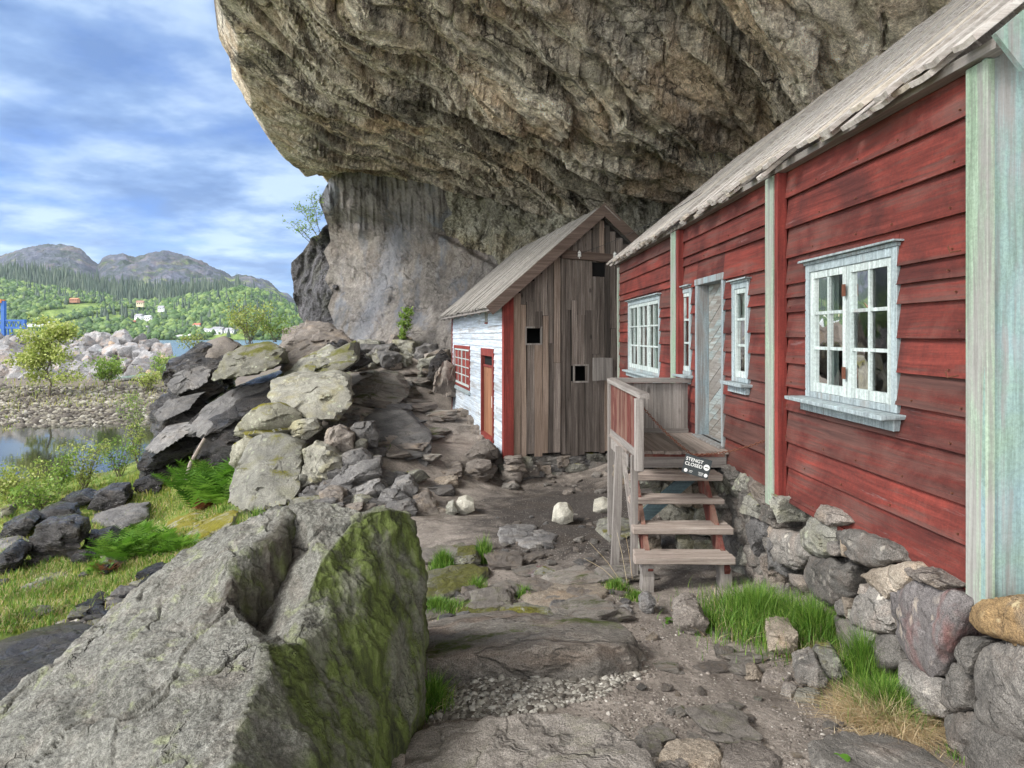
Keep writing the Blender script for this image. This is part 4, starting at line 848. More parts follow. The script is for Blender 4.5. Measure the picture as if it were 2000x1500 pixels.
# trims
for nm, (a, b), mt, ext in (('corner_board', (W(1926, -.075), W(1884, -.075)), 'green_trim', -.06), ):
    m_ = MB(); m_.box(-.075, -.035, a-.003, b, Z(-1.345), Z(1.30)); m_.build(nm, M['green_trim'], red, bevel=.004)
m_ = MB(); m_.box(-.074, .125, v_near-.012, v_near+.022, Z(-1.27), Z(1.34), .003); m_.build('corner_board', M['blue_trim'], red, bevel=.004)
m_ = MB(); 
u_ = .128
while u_ < 3.7: wd = random.uniform(.13, .19); m_.box(u_, u_+wd-.004, v_near+.0+random.uniform(0, .006), v_near+.02, Z(-.95), Z(1.35+min(u_, 3.7-u_)*.75), .002); u_ += wd
m_.build('gable_planks', M['blue_trim'], red)
m_ = MB(); m_.box(.13, 3.7, v_near+.01, v_near+.035, Z(-1.26), Z(-.955)); m_.build('gable_sill_beam', M['red_trim'], red)
for (a, b), zb in ((b1, -1.15), (b2, -1.40)):
    m_ = MB(); m_.box(-.10, -.03, a+.0, a+(b-a)*.30, Z(zb+.02), Z(1.30), .003); m_.build('side_batten', M['red_trim'], red)
    m_ = MB(); m_.box(-.112, -.03, a+(b-a)*.31, b, Z(zb), Z(1.30), .003); m_.build('pilaster_board', M['green_trim'], red, bevel=.003)
m_ = MB(); m_.box(-.06, -.03, v_far-.07, v_far+.02, Z(-1.25), Z(1.25)); m_.build('corner_board', M['green_trim'], red)
# windows
ZW = [(a, b, Z(c_), Z(d_)) for a, b, c_, d_ in ops]
window(red, 'triple casement window with small panes near the far end', *ZW[0], 3, 2, 3, curtain='curtain', sashw=.05)
window(red, 'narrow three pane window on the far side of the door', *ZW[1], 1, 1, 3, curtain='curtain')
window(red, 'narrow three pane window on the near side of the door', *ZW[3], 1, 1, 3, curtain='curtain')
wn = window(red, 'large twin casement window with twelve small panes and a deep sill', *ZW[4], 2, 2, 3, curtain='curtain2', curt_part=(.72, 1.0), mat_room='room', sillw=.13, sashw=.05, munt=.022)
hg = MB()
for zz_ in (.30, -.25): hg.box(-.058, -.05, (ops[4][0]+ops[4][1])/2-.018, (ops[4][0]+ops[4][1])/2+.018, Z(zz_)-.04, Z(zz_)+.04)
hg.build('hinge', M['rust'], wn)
# door
da, db, dz0, dz1 = ZW[2]; fr = MB()
fr.box(-.05, .15, da, da+.055, dz0, dz1-.07); fr.box(-.05, .15, db-.075, db, dz0, dz1-.07); fr.box(-.055, .15, da-.01, db+.01, dz1-.07, dz1); fr.box(-.09, .15, da+.0, db-.0, dz0-.09, dz0+.03)
door = fr.build('door_frame', M['door_frame'], red, bevel=.004); door['label'] = 'weathered blue grey door frame with plank door'
lf = MB(); la, lb, lz0, lz1 = da+.056, db-.076, dz0+.031, dz1-.071; n = 19; sl_ = .42
poly_w = (lz1-lz0+sl_)/n
for k in range(n):
    # diagonal boards clipped to the leaf
    z_a = lz0-sl_+k*poly_w; pts2 = []
    def clip(v, z): return (v, min(max(z, lz0), lz1))
    g_ = .006; quad = [(la, z_a+sl_), (lb, z_a), (lb, z_a+poly_w-g_), (la, z_a+sl_+poly_w-g_)]
    if quad[3][1] <= lz0 or quad[1][1] >= lz1: continue
    # proper clip against the bottom and the top of the leaf
    def clp(poly, zl, keep_above):
        out = []
        for i in range(len(poly)):
            p, q_ = poly[i], poly[(i+1) % len(poly)]; ip = (p[1] >= zl) == keep_above or p[1] == zl; iq = (q_[1] >= zl) == keep_above or q_[1] == zl
            if ip: out.append(p)
            if ip != iq: s_ = (zl-p[1])/(q_[1]-p[1]); out.append((p[0]+s_*(q_[0]-p[0]), zl))
        return out
    pl = clp(clp(quad, lz0, True), lz1, False)
    if len(pl) >= 3: uo = .085+random.uniform(0, .004); lf.prism([(uo, v, z) for v, z in pl], (.02, 0, 0))
lf.box(.108, .125, la, lb, lz0, lz1); lfo = lf.build('door_leaf', M['doorwood'], door)
kn = MB(); kn.box(.055, .085, la+.05, la+.08, Z(-.25), Z(-.13)); kn.build('latch', M['rust'], door)
# roof: 40 degree boarded slopes
u_e, z_e, u_r, z_r = -.17, Z(1.29), 2.3, Z(3.31)
rf = MB(); plank_roof(rf, v_near-.16, v_far+.22, u_e, z_e, u_r, z_r, .10, .17, jag=.05, seed=4, lift=.045, tw=.04, skip=.05, th=.030); plank_roof(rf, v_near-.16, v_far+.22, 2*u_r-u_e, z_e, u_r, z_r, .14, .2, seed=9)
roof = rf.build('roof', M['roof_red'], red)
bd = MB(); bd.beam((u_e+.10, v_near-.12, z_e+.04), (u_e+.10, v_far+.15, z_e+.04), .08, .05); bd.beam((u_r, v_near-.1, z_r-.05), (u_r, v_far+.15, z_r-.05), .1, .1); bd.build('eave_beam', M['grey_wood_y'], roof)
br = MB(); L_ = math.hypot(u_r-u_e, z_r-z_e); du, dz = (u_r-u_e)/L_, (z_r-z_e)/L_
s0 = .03; a_ = Vector((u_e+du*s0, v_near-.195, z_e+dz*s0)); 
br.prism([(u_e+.0, v_near-.17, z_e+.045), (u_r, v_near-.17, z_r+.045), (u_r, v_near-.17, z_r-.17), (u_e+.13, v_near-.17, z_e-.115)], (0, -.028, 0))
br.prism([(2*u_r-u_e, v_near-.17, z_e+.045), (u_r+.001, v_near-.17, z_r+.045), (u_r+.001, v_near-.17, z_r-.17), (2*u_r-u_e-.13, v_near-.17, z_e-.115)], (0, -.028, 0))
br.build('bargeboard', M['blue_trim'], roof)
gb = MB(); gb.prism([(0.0, v_near+.05, Z(1.3)), (u_r, v_near+.05, z_r-.1), (2*u_r-.3, v_near+.05, Z(1.3))], (0, .03, 0)); gb.prism([(0.0, v_far-.05, Z(1.3)), (u_r, v_far-.05, z_r-.1), (2*u_r-.3, v_far-.05, Z(1.3))], (0, -.03, 0)); gb.build('gable_wall', M['grey_wood'], red)
nh = MB(); rn = random.Random(12)
for row_set, va, vb in ((rows(0), W(1885, -.06), b2[0]-.02), (rows(3), b2[1]+.02, b1[0])):
    for z0 in row_set[:-1]:
        v = va+.05+rn.uniform(0, .1)
        while v < vb:
            if not any(o_[0]-.08 < v < o_[1]+.08 and o_[2]-.12 < z0+.03 < o_[3]+.05 for o_ in O): nh.box(-.052, -.040, v-.004, v+.004, z0+.024, z0+.032)
            v += rn.uniform(.38, .62)
nh_ = nh.build('nail_heads', M['rust'], red); nh_['kind'] = 'stuff'
nl = MB()
for (v, z) in ((W(1905), .42), (W(1900), -.2)): nl.tube([(-.075, v, Z(z)), (-.13, v, Z(z)-.01), (-.14, v, Z(z)+.02)], .004)
nl.build('nail', M['rust'], red)

# ===== brown gabled house with the white front
TB = math.atan2(.2315, .973); cb = at(986, 655, 12.8); BB = -2.31
brown = empty('gabled_house', (cb.x, cb.y, ZE+BB), TB, label='tall brown plank gabled house with a white front, standing on stones under the rock', cat='house')
ZB = lambda z: z-BB
Wd, Ln = 3.85, 6.83; PB = math.tan(R(41)); zap = 2.50; hw = Wd/2
zr_at = lambda u: zap-.12-abs(u-hw)*PB            # underside of the roof over the gable
gp = MB(); rb = random.Random(5); u_ = .0; holes = [(.42, .70, -.155, .14), (1.40, 1.66, -.90, -.60), (1.83, 1.98, 1.16, 1.45)]
while u_ < Wd:
    wd = rb.uniform(.105, .17); u1_ = min(u_+wd, Wd); zb_ = -2.33+rb.uniform(-.05, .05); cuts = [h for h in holes if h[0]-.01 < (u_+u1_)/2 < h[1]+.01]
    zt = min(zr_at(u_), zr_at(u1_))-.02; layers = [(zb_, zt)]
    sp_ = rb.uniform(-.6, .7) if rb.random() < .75 else None
    if sp_ and zb_+.5 < sp_ < zt-.3: layers = [(zb_, sp_), (sp_+.004, zt)]
    for (a, b) in layers:
        segs = [(a, b)]
        for h in cuts:
            ns_ = []
            for (p, q_) in segs:
                if q_ <= h[2] or p >= h[3]: ns_.append((p, q_)); continue
                if p < h[2]: ns_.append((p, h[2]))
                if q_ > h[3]: ns_.append((h[3], q_))
            segs = ns_
        for (p, q_) in segs:
            of = rb.uniform(0, .022); lean = rb.uniform(-.012, .012)
            m0 = Vector(((u_+u1_)/2+rb.uniform(-.004, .004), -.025-of, ZB(p))); m1 = Vector(((u_+u1_)/2+lean, -.025-of+rb.uniform(-.008, .008), ZB(q_)))
            gp.beam(m0, m1, u1_-u_-rb.uniform(-.006, .022), .022, up=(0, 1, 0), n=5, wob=.004)
    u_ = u1_
gp.build('gable_planks', M['barn'], brown)
bk = MB(); wall_with_holes(bk, .02, Wd-.02, ZB(-2.28), ZB(.60), [(a, b, ZB(c_), ZB(d_)) for a, b, c_, d_ in holes], 0, .03)
# (this helper works in v; swap so that it lies across the gable)
bk.v = [(v[1], v[0], v[2]) for v in bk.v]; bk.f = [f[::-1] for f in bk.f]
bk.prism([(0.02, .0, ZB(.604)), (hw, .0, ZB(zap-.26)), (Wd-.02, .0, ZB(.604))], (0, .03, 0)); bk.box(.15, Wd-.15, .5, .53, ZB(-2.2), ZB(.66))
bk.build('inner_wall', M['void'], brown)
for (a, b, c_, d_) in holes[:2]:
    f = MB(); f.box(a-.03, a, -.06, -.02, ZB(c_)-.03, ZB(d_)+.03); f.box(b, b+.03, -.06, -.02, ZB(c_)-.03, ZB(d_)+.03); f.box(a, b, -.058, -.02, ZB(d_), ZB(d_)+.03); f.box(a, b, -.058, -.02, ZB(c_)-.03, ZB(c_)); f.build('opening_frame', M['grey_wood'], brown)
sh = MB()
for k in range(3): sh.box(1.76+k*.14, 1.76+k*.14+.137, -.095, -.07, ZB(-.90)+random.uniform(-.01, .01), ZB(-.44)+random.uniform(-.01, .01))
sh.build('shutter', M['grey_wood'], brown)
bm_ = MB(); bm_.beam((1.12, -.09, ZB(1.585)), (2.75, -.09, ZB(1.50)), .08, .16, n=6, wob=.004); bmo = bm_.build('cross_beam', M['barge'], brown)
for u_i in (1.46, 2.20):
    im = MB(); im.tube([(u_i, -.14, ZB(1.50)), (u_i, -.14, ZB(1.66))], .006); im.tube([(u_i, -.15, ZB(1.535)), (u_i, -.15, ZB(1.56)), (u_i, -.15, ZB(1.60)), (u_i, -.15, ZB(1.635))], .038, .026, 10); im.tube([(u_i, -.15, ZB(1.60)), (u_i, -.15, ZB(1.615))], .036, .036, 10); im.build('insulator', M['porcelain'], bmo)
# white front along u=0
ws = MB(); rw = [ZB(-2.30)]
while rw[-1] < ZB(.62): rw.append(rw[-1]+random.uniform(.135, .165))
dv0, dv1 = (12.8, 0), None
def VB(px):   # distance along the white wall for a photo column
    k = (px-1000)/FPX; return (cb.x-k*cb.y)/(.2315+.973*k) if False else (cb.x-k*cb.y)/(k*.973+.2315)
wo = (VB(920), VB(889), ZB(-1.38), ZB(-.27)); do = (VB(967), VB(943), ZB(-2.22), ZB(-.28))
wo = (min(wo[:2]), max(wo[:2]), wo[2], wo[3]); do = (min(do[:2]), max(do[:2]), do[2], do[3])
lap_rows(ws, .07, Ln-.03, rw, [wo, do], wav=.003, out=.018, th=.012, seg=.5, joint=.3)
ws.build('weatherboards', M['white_siding'], brown)
bw = MB(); wall_with_holes(bw, .05, Ln, ZB(-2.28), ZB(.64), [wo, do], .0, .03); bw.box(Wd-.03, Wd, .05, Ln, ZB(-2.28), ZB(.6)); bw.box(.03, Wd-.03, Ln-.04, Ln, ZB(-2.28), ZB(.6)); bw.prism([(0, Ln-.03, ZB(.6)), (hw, Ln-.03, ZB(zap-.3)), (Wd, Ln-.03, ZB(.6))], (0, .03, 0)); bw.build('wall', M['void'], brown)
cbm = MB(); cbm.box(-.03, .16, -.075, -.05, ZB(-2.36), ZB(.83), .004); cbm.box(-.045, -.03, -.075, .06, ZB(-2.36), ZB(.70)); cbm.build('corner_board', M['red_trim'], brown, bevel=.004)
cbm = MB(); cbm.box(-.045, -.018, Ln-.06, Ln+.02, ZB(-2.30), ZB(.78)); cbm.build('corner_board', M['red_trim'], brown)
br_ = MB(); v_b = VB(953); br_.box(-.05, -.02, v_b-.10, v_b-.02, ZB(.28), ZB(.75)); br_.box(-.05, -.02, v_b+.02, v_b+.10, ZB(.28), ZB(.75)); br_.build('eave_bracket', M['green_trim'], brown)
br_ = MB(); br_.box(-.055, -.02, v_b-.12, v_b+.12, ZB(.25), ZB(.279)); br_.build('eave_bracket', M['red_trim'], brown)
ww = window(brown, 'white paned casement window in a red frame', *wo, 2, 2, 4, cas=.085, frame='red_trim', sashm='win_paint', curtain=None, hood=False, mat_room='room', sillw=.0)
ww.children[0].data.materials[0] = M['red_trim']
df = MB(); a, b, c_, d_ = do; df.box(-.05, .03, a, a+.08, c_, d_); df.box(-.05, .03, b-.08, b, c_, d_); df.box(-.05, .03, a+.08, b-.08, d_-.16, d_); df.box(-.07, .03, a+.08, b-.08, c_, c_+.09); dfo = df.build('door_frame', M['red_trim'], brown)
dl = MB(); nn = 5
for k in range(nn): p0 = a+.08+(b-a-.16)*k/nn; dl.box(.012, .03, p0+.003, p0+(b-a-.16)/nn-.003, c_+.09, d_-.42)
dl.build('door_leaf', M['rust_door'], dfo); dl = MB(); dl.box(.0, .03, a+.08, b-.08, d_-.41, d_-.36); dl.build('transom', M['red_trim'], dfo); dl = MB(); dl.box(.031, .04, a+.08, b-.08, d_-.36, d_-.16); dl.build('dark_opening', M['void'], dfo)
dl = MB(); dl.box(-.005, .011, a+.2, a+.34, ZB(-1.52), ZB(-1.28)); dl.build('notice', M['sign_white'], dfo)
# roof
ov = .36; ze_ = zap-(hw+ov)*PB; rf = MB()
plank_roof(rf, -.30, Ln+.25, -ov, ZB(ze_), hw, ZB(zap), .12, .17, jag=.03, seed=14, th=.02, lift=.018); plank_roof(rf, -.30, Ln+.25, Wd+ov, ZB(ze_), hw, ZB(zap), .12, .17, jag=.03, seed=15, th=.02, lift=.018)
roofb = rf.build('roof', M['roof_brown'], brown)
bg_ = MB(); 
for s_ in (-1, 1):
    e0 = Vector((hw+s_*(hw+ov), -.31, ZB(ze_)-.055)); e1 = Vector((hw+s_*.001, -.31, ZB(zap)-.055)); nn_ = Vector((s_*math.sin(R(41)), 0, math.cos(R(41))))
    bg_.prism([e0+nn_*.10, e1+Vector((0, 0, .13)), e1-Vector((0, 0, .13)), e0-nn_*.10], (0, .03, 0))
bg_.build('bargeboard', M['barge'], roofb)
ra = MB()
for k in range(8): v_ = .1+k*.93; ra.beam((-ov+.03, v_, ZB(ze_)-.07), (.25, v_, ZB(ze_+(.25+ov)*PB)-.07), .05, .08)
ra.beam((-ov+.02, -.28, ZB(ze_)-.03), (-ov+.02, Ln+.2, ZB(ze_)-.03), .03, .05); ra.build('rafter', M['grey_wood_x'], roofb)
ch = MB(); rb = random.Random(3)
for k in range(9):
    for j in range(3): ch.box(2.86+j*.14, 2.86+j*.14+.134, 2.0+rb.uniform(0, .01), 2.4, ZB(1.62+k*.115), ZB(1.62+k*.115+.108), .004)
ch.build('chimney', M['soot_brick'], brown)

# ===== wooden steps and landing at the red door
po = empty('wooden_steps', (1.7, 6.0, ZE-2.2), 0, label='weathered open tread wooden steps with landing and red side rail at the red house door', cat='steps')
OFF = Vector((1.7, 6.0, -2.2))
def PB_(mb, name, mat, parent=None, bevel=0): return mb.build(name, M[mat], parent or po, off=OFF if True else (0, 0, 0), bevel=bevel)
def sub(mb, name, mat, parent, bevel=0): return mb.build(name, M[mat], parent, off=OFF, bevel=bevel)
LZ = -1.15
dk = MB(); rb = random.Random(8); x = 1.14
while x < 2.13: wd = rb.uniform(.12, .17); dk.box(x, min(x+wd-.008, 2.15), 6.62+rb.uniform(-.02, .02), 7.86, LZ-.03, LZ, .003); x += wd
PB_(dk, 'landing_deck', 'deck')
m_ = MB(); m_.box(1.16, 2.14, 6.64, 6.68, LZ-.17, LZ-.032, .003); m_.box(1.16, 2.14, 7.8, 7.84, LZ-.17, LZ-.032); m_.box(1.16, 1.20, 6.681, 7.799, LZ-.17, LZ-.032); PB_(m_, 'landing_frame', 'grey_wood_x')
m_ = MB(); m_.box(1.17, 2.12, 6.632, 6.639, LZ-.06, LZ-.033); PB_(m_, 'landing_edge', 'red_planks')
TR = [(6.40, 918, 1228, 1412), (6.20, 965, 1230, 1415), (5.98, 1018, 1237, 1433), (5.72, 1074, 1240, 1437)]
for k, (Yf, py_, pa, pb) in enumerate(TR):
    z = (HZ-py_)/FPX*(Yf+.2); x0, x1 = (pa-1000)/FPX*Yf, (pb-1000)/FPX*Yf; m_ = MB(); th = .062 if k != 1 else .045
    m_.beam((x0, Yf+.055, z-th/2), (x1, Yf+.055, z-th/2-.004), .115, th, n=7, wob=.003); m_.beam((x0+.02, Yf+.175, z-th/2+.004), (x1-.01, Yf+.175, z-th/2+.002), .11, th*.95, n=7, wob=.003)
    t_ = PB_(m_, 'tread', 'tread', bevel=.006)
zt = lambda k: (HZ-TR[k][1])/FPX*(TR[k][0]+.2)
for xs_ in (1.17, 1.84):
    m_ = MB(); xx = xs_+.03
    poly = [(xs_, 6.64, LZ-.03), (xs_, 6.66, LZ-.30)]
    for k in range(4):
        Yf = TR[k][0]; z = zt(k)-.07; m_.beam((xx, Yf+.20, z+.0), (xx, Yf+.07, z-.16 if k < 3 else z-.10), .045, .12, up=(0, 1, .3)); 
        if k < 3: m_.box(xx-.026, xx+.026, Yf+.015, Yf+.15, z-.13, z-.002, .004)
    m_.beam((xx, 6.62, LZ-.13), (xx, 5.86, zt(3)-.13), .04, .14, up=(0, 0, 1)); PB_(m_, 'stringer', 'red_planks')
for (x0, Yf, sy0) in ((1.12, 5.74, 1160), (1.80, 5.76, 1145)):
    m_ = MB(); zz_ = zt(3)-.062; m_.beam((x0+.06, Yf+.08, -2.24), (x0+.06, Yf+.1, zz_), .10, .13, up=(0, 1, 0), n=4, wob=.008); PB_(m_, 'foot_post', 'grey_wood')
# back panel and side rail
m_ = MB(); x = 1.22
while x < 2.04: wd = rb.uniform(.10, .15); m_.box(x, min(x+wd-.004, 2.08), 7.87+rb.uniform(0, .005), 7.89, LZ+.02, -.565, .002); x += wd
rl = PB_(m_, 'back_panel', 'grey_wood'); m_ = MB(); m_.beam((1.17, 7.87, -.53), (2.10, 7.87, -.53), .09, .055); m_.box(1.18, 2.08, 7.845, 7.868, LZ+.0, LZ+.05); sub(m_, 'panel_rail', 'grey_wood_x', rl)
m_ = MB(); y = 5.95; k_ = 0
while y < 7.76: wd = rb.uniform(.09, .13); m_.box(1.155, 1.175, y, min(y+wd-.004, 7.8), -1.055-.02*(y-5.95), -.56, .002); y += wd
sp = PB_(m_, 'side_panel', 'red_planks'); m_ = MB(); m_.beam((1.165, 5.86, -.535), (1.165, 7.85, -.53), .085, .05); sub(m_, 'hand_rail', 'grey_wood_y', sp)
m_ = MB(); m_.beam((1.165, 5.95, -1.09), (1.165, 7.8, -1.13), .035, .075); sub(m_, 'lower_rail', 'grey_wood_y', sp)
m_ = MB(); m_.beam((1.125, 5.90, -.56), (1.125, 5.90, -1.20), .075, .075, up=(0, 1, 0)); PB_(m_, 'rail_post', 'grey_wood', bevel=.004)
m_ = MB(); m_.beam((1.165, 7.82, -.56), (1.165, 7.82, -2.45), .075, .075, up=(0, 1, 0)); PB_(m_, 'rail_post', 'grey_wood')
m_ = MB(); m_.beam((1.06, 6.55, -1.10), (1.0, 6.50, -2.29), .075, .07, up=(0, 1, 0), n=3, wob=.003); PB_(m_, 'support_leg', 'grey_wood')
m_ = MB(); m_.beam((1.09, 6.55, -1.14), (1.14, 6.20, -1.95), .035, .06, up=(0, 1, 0)); PB_(m_, 'brace', 'grey_wood')
m_ = MB(); m_.beam((1.125, 6.12, -1.10), (1.12, 6.1, -2.2), .06, .06, up=(0, 1, 0)); PB_(m_, 'support_leg', 'grey_wood')
m_ = MB(); m_.beam((1.28, 6.72, -1.87), (1.86, 6.70, -1.36), .03, .13, up=(0, 0, 1)); PB_(m_, 'cross_brace', 'blue_wood')
# chain and its notice
def chain(name, pts, ll, r, mat, **kw):
    pts = [Vector(p) for p in pts]; tot = [0]
    for a, b in zip(pts[:-1], pts[1:]): tot.append(tot[-1]+(b-a).length)
    vs = []; fs = []; n = int(tot[-1]/(ll*.78)); ca_ = [2*math.pi*i/10 for i in range(10)]
    def P_at(s):
        for i in range(len(pts)-1):
            if s <= tot[i+1] or i == len(pts)-2: q_ = (s-tot[i])/(tot[i+1]-tot[i]); return pts[i].lerp(pts[i+1], q_), (pts[i+1]-pts[i]).normalized()
    for k in range(n):
        p, d_ = P_at((k+.5)*tot[-1]/n); s_ = d_.cross(Vector((0, 0, 1))).normalized(); up = s_.cross(d_); 
        if k % 2: s_, up = up, s_
        ring = [d_*math.cos(a)*(ll/2)+s_*math.sin(a)*ll*.3 for a in ca_]; b0 = len(vs)
        for i, c_ in enumerate(ring):
            rad_ = c_.normalized()
            for j in range(4): a = math.pi/2*j; vs.append(p+c_+(rad_*math.cos(a)+up*math.sin(a))*r)
        for i in range(10):
            for j in range(4): fs.append([b0+i*4+j, b0+i*4+(j+1) % 4, b0+((i+1) % 10)*4+(j+1) % 4, b0+((i+1) % 10)*4+j])
    o_ = pts[0].copy(); me = mesh_np(name, [v-o_ for v in vs], fs, mat, True); ob = link(name, me, loc=o_+Vector((0, 0, ZE))); return tag(ob, **kw)
E3 = lambda px, py, Y: Vector((((px-1000)/FPX*Y), Y, (HZ-py)/FPX*Y))
A_, B_, C_ = E3(1251, 790, 5.92), E3(1352, 888, 5.96), E3(1516, 851, 5.68)
pts = []
for (p, q_, sag) in ((A_, B_, .03), (B_, C_, .045)):
    for i in range(9): t_ = i/8; v = p.lerp(q_, t_); v.z -= sag*4*t_*(1-t_); pts.append(v) if not (i == 0 and p is B_) else None
chain('chain', pts, .030, .0035, M['rust'], label='rusty chain hung across the foot of the landing from rail post to pilaster', cat='chain')
sg = empty('sign', B_+Vector((.035, -.022, ZE-.10)), 0, label='small black notice reading STENGT CLOSED hanging from the rusty chain', cat='sign')
sg.rotation_euler = (R(-6), R(15), R(-8))
m_ = MB(); m_.box(-.118, .118, -.002, .002, -.085, .085); bd_ = m_.build('board', M['black_sign'], sg)
def txt(s, size, x, z, parent, mat='sign_white', y=-.004):
    cu = bpy.data.curves.new('lettering_curve', 'FONT'); cu.body = s; cu.size = size; cu.extrude = .0006; cu.materials.append(M[mat]); cu.offset = .0006
    tmp = bpy.data.objects.new('tmp', cu); COL.objects.link(tmp); dg = bpy.context.evaluated_depsgraph_get(); me = bpy.data.meshes.new_from_object(tmp.evaluated_get(dg)); bpy.data.objects.remove(tmp)
    o_ = bpy.data.objects.new('lettering', me); COL.objects.link(o_); o_.parent = parent; o_.location = (x, y, z); o_.rotation_euler = (R(90), 0, 0); return o_
txt('STENGT', .042, -.108, .032, sg); txt('CLOSED', .042, -.108, -.010, sg)
def disc(r, x, z, name='symbol', y=-.0035, bar=False):
    n = 28; vs = [(x+r*math.cos(2*math.pi*i/n), y, z+r*math.sin(2*math.pi*i/n)) for i in range(n)]; m_ = MB(); m_.prism(vs, (0, .0012, 0)); o_ = m_.build(name, M['sign_white'], sg)
    if bar: m_ = MB(); m_.box(x-r*.62, x+r*.62, y-.0022, y-.0005, z-r*.14, z+r*.14); m_.build(name, M['black_sign'], sg)
disc(.027, .084, .012, bar=True); disc(.016, -.086, -.058); disc(.016, .093, -.058)
for x, z, l in ((-.055, -.052, .03), (-.055, -.064, .024), (.025, -.046, .045), (.03, -.057, .04), (.03, -.068, .035)):
    m_ = MB(); m_.box(x, x+l, -.0035, -.002, z-.0018, z+.0018); m_.build('small_print', M['sign_white'], sg)
# wires from the insulators
for (pa, pb, lb) in (((1124, 497, 13.05), (1420, 345, 9.0), 'thin overhead wire from the nearer insulator of the brown gable up to the red roof'), ((1196, 500, 13.25), (1450, 330, 9.0), 'thin overhead wire from the insulator of the brown gable beside the red house eave')):
    a, b = at(*pa), at(*pb); m_ = MB(); m_.tube([a.lerp(b, i/14)-Vector((0, 0, .12*4*(i/14)*(1-i/14))) for i in range(15)], .004, k=5)
    o_ = m_.build('overhead_wire', M['wire'], off=a); o_.location = a; tag(o_, lb, 'wire')
# ---------------------------------------------------------------- dry stone footings
fd = empty('stone_foundation', (2.3, 3.4, ZE-2.2), 0, label='dry stone footing of rounded dark boulders under the red house', cat='foundation')
def wx(Y): return 2.4-.0315*Y
def fstone(poly, mat, thick=.5, bulge=.06, label=None, Yadd=0., n=5, seed=1, chips=3, amp=.05):
    """stone of the footing traced in the wall's own plane, then given its depth"""
    cx_ = sum(p[0] for p in poly)/len(poly); pts = []; cent = Vector()
    fr = []
    for px, py in poly: Y = 2.40/((px-1000)/FPX+.0315)-.14+Yadd; fr.append(at(px, py, Y))
    cent = sum(fr, Vector())/len(fr)
    for p in fr: pts.append(p); q = cent+(p-cent)*.9; pts.append(q+Vector((thick, thick*.1, 0)))
    for s_ in (.45, .6): 
        for p in fr: q = cent+(p-cent)*s_*1.2; pts.append(q+Vector((-bulge*1.4*(1.1-s_), -bulge*.5, 0)))
    o_ = hull_rock('foundation_stone', pts, M[mat], n=n, parent=fd, chips=chips, amp=amp, seed=seed, freq=2.5, chipd=1.0, flake=.04, nfl=14)
    if label: o_['label'] = label
    return o_
big = [([(1742, 1150), (1775, 1125), (1850, 1135), (1895, 1165), (1893, 1200), (1872, 1240), (1835, 1320), (1815, 1330), (1770, 1285), (1740, 1205)], 'purple', 'large purplish stone streaked with red paint'),
       ([(1892, 1210), (1905, 1168), (1960, 1160), (2080, 1180), (2080, 1280), (1990, 1262), (1915, 1240)], 'ochre', 'rounded ochre stone with white paint drips'),
       ([(1900, 1280), (1925, 1258), (2100, 1255), (2120, 1400), (2080, 1470), (1960, 1445), (1905, 1400)], 'found', None),
       ([(1866, 1262), (1880, 1245), (1925, 1250), (1905, 1320), (1880, 1310)], 'found', None),
       ([(1838, 1330), (1862, 1295), (1895, 1325), (1902, 1385), (1870, 1395), (1838, 1370)], 'found', None),
       ([(1656, 1195), (1685, 1145), (1740, 1160), (1752, 1225), (1745, 1240), (1690, 1230), (1658, 1220)], 'found', None),
       ([(1682, 1122), (1700, 1108), (1785, 1098), (1815, 1118), (1775, 1150), (1740, 1172), (1705, 1145)], 'tan', 'flat tan stone with a red drip'),
       ([(1570, 1130), (1580, 1085), (1620, 1090), (1660, 1110), (1660, 1165), (1640, 1192), (1590, 1170)], 'found', None),
       ([(1632, 1040), (1660, 1030), (1755, 1070), (1765, 1100), (1700, 1108), (1670, 1100), (1635, 1075)], 'found', None),
       ([(1560, 1035), (1585, 1005), (1630, 1030), (1635, 1080), (1600, 1092), (1565, 1065)], 'grey', None),
       ([(1495, 1075), (1510, 1035), (1560, 1040), (1585, 1085), (1555, 1115), (1510, 1100)], 'found', None),
       ([(1630, 1200), (1665, 1225), (1750, 1245), (1765, 1300), (1700, 1330), (1635, 1290)], 'found', None),
       ([(1842, 1400), (1900, 1392), (1965, 1445), (2060, 1480), (2060, 1560), (1900, 1560), (1850, 1470)], 'found', None),
       ([(1755, 1285), (1810, 1330), (1845, 1335), (1845, 1400), (1790, 1400), (1755, 1340)], 'found', None),
       ([(1760, 1100), (1810, 1110), (1880, 1150), (1850, 1150), (1780, 1128)], 'brown', None), ([(1635, 1165), (1662, 1172), (1660, 1200), (1640, 1205)], 'found', None), ([(1600, 985), (1640, 1000), (1660, 1022), (1625, 1028), (1590, 1005)], 'brown', None)]
for i, (p_, mt, lb) in enumerate(big): fstone(p_, mt, label=lb, n=5, seed=i+2, amp=.07)
rs = np.random.RandomState(4); k_ = 0
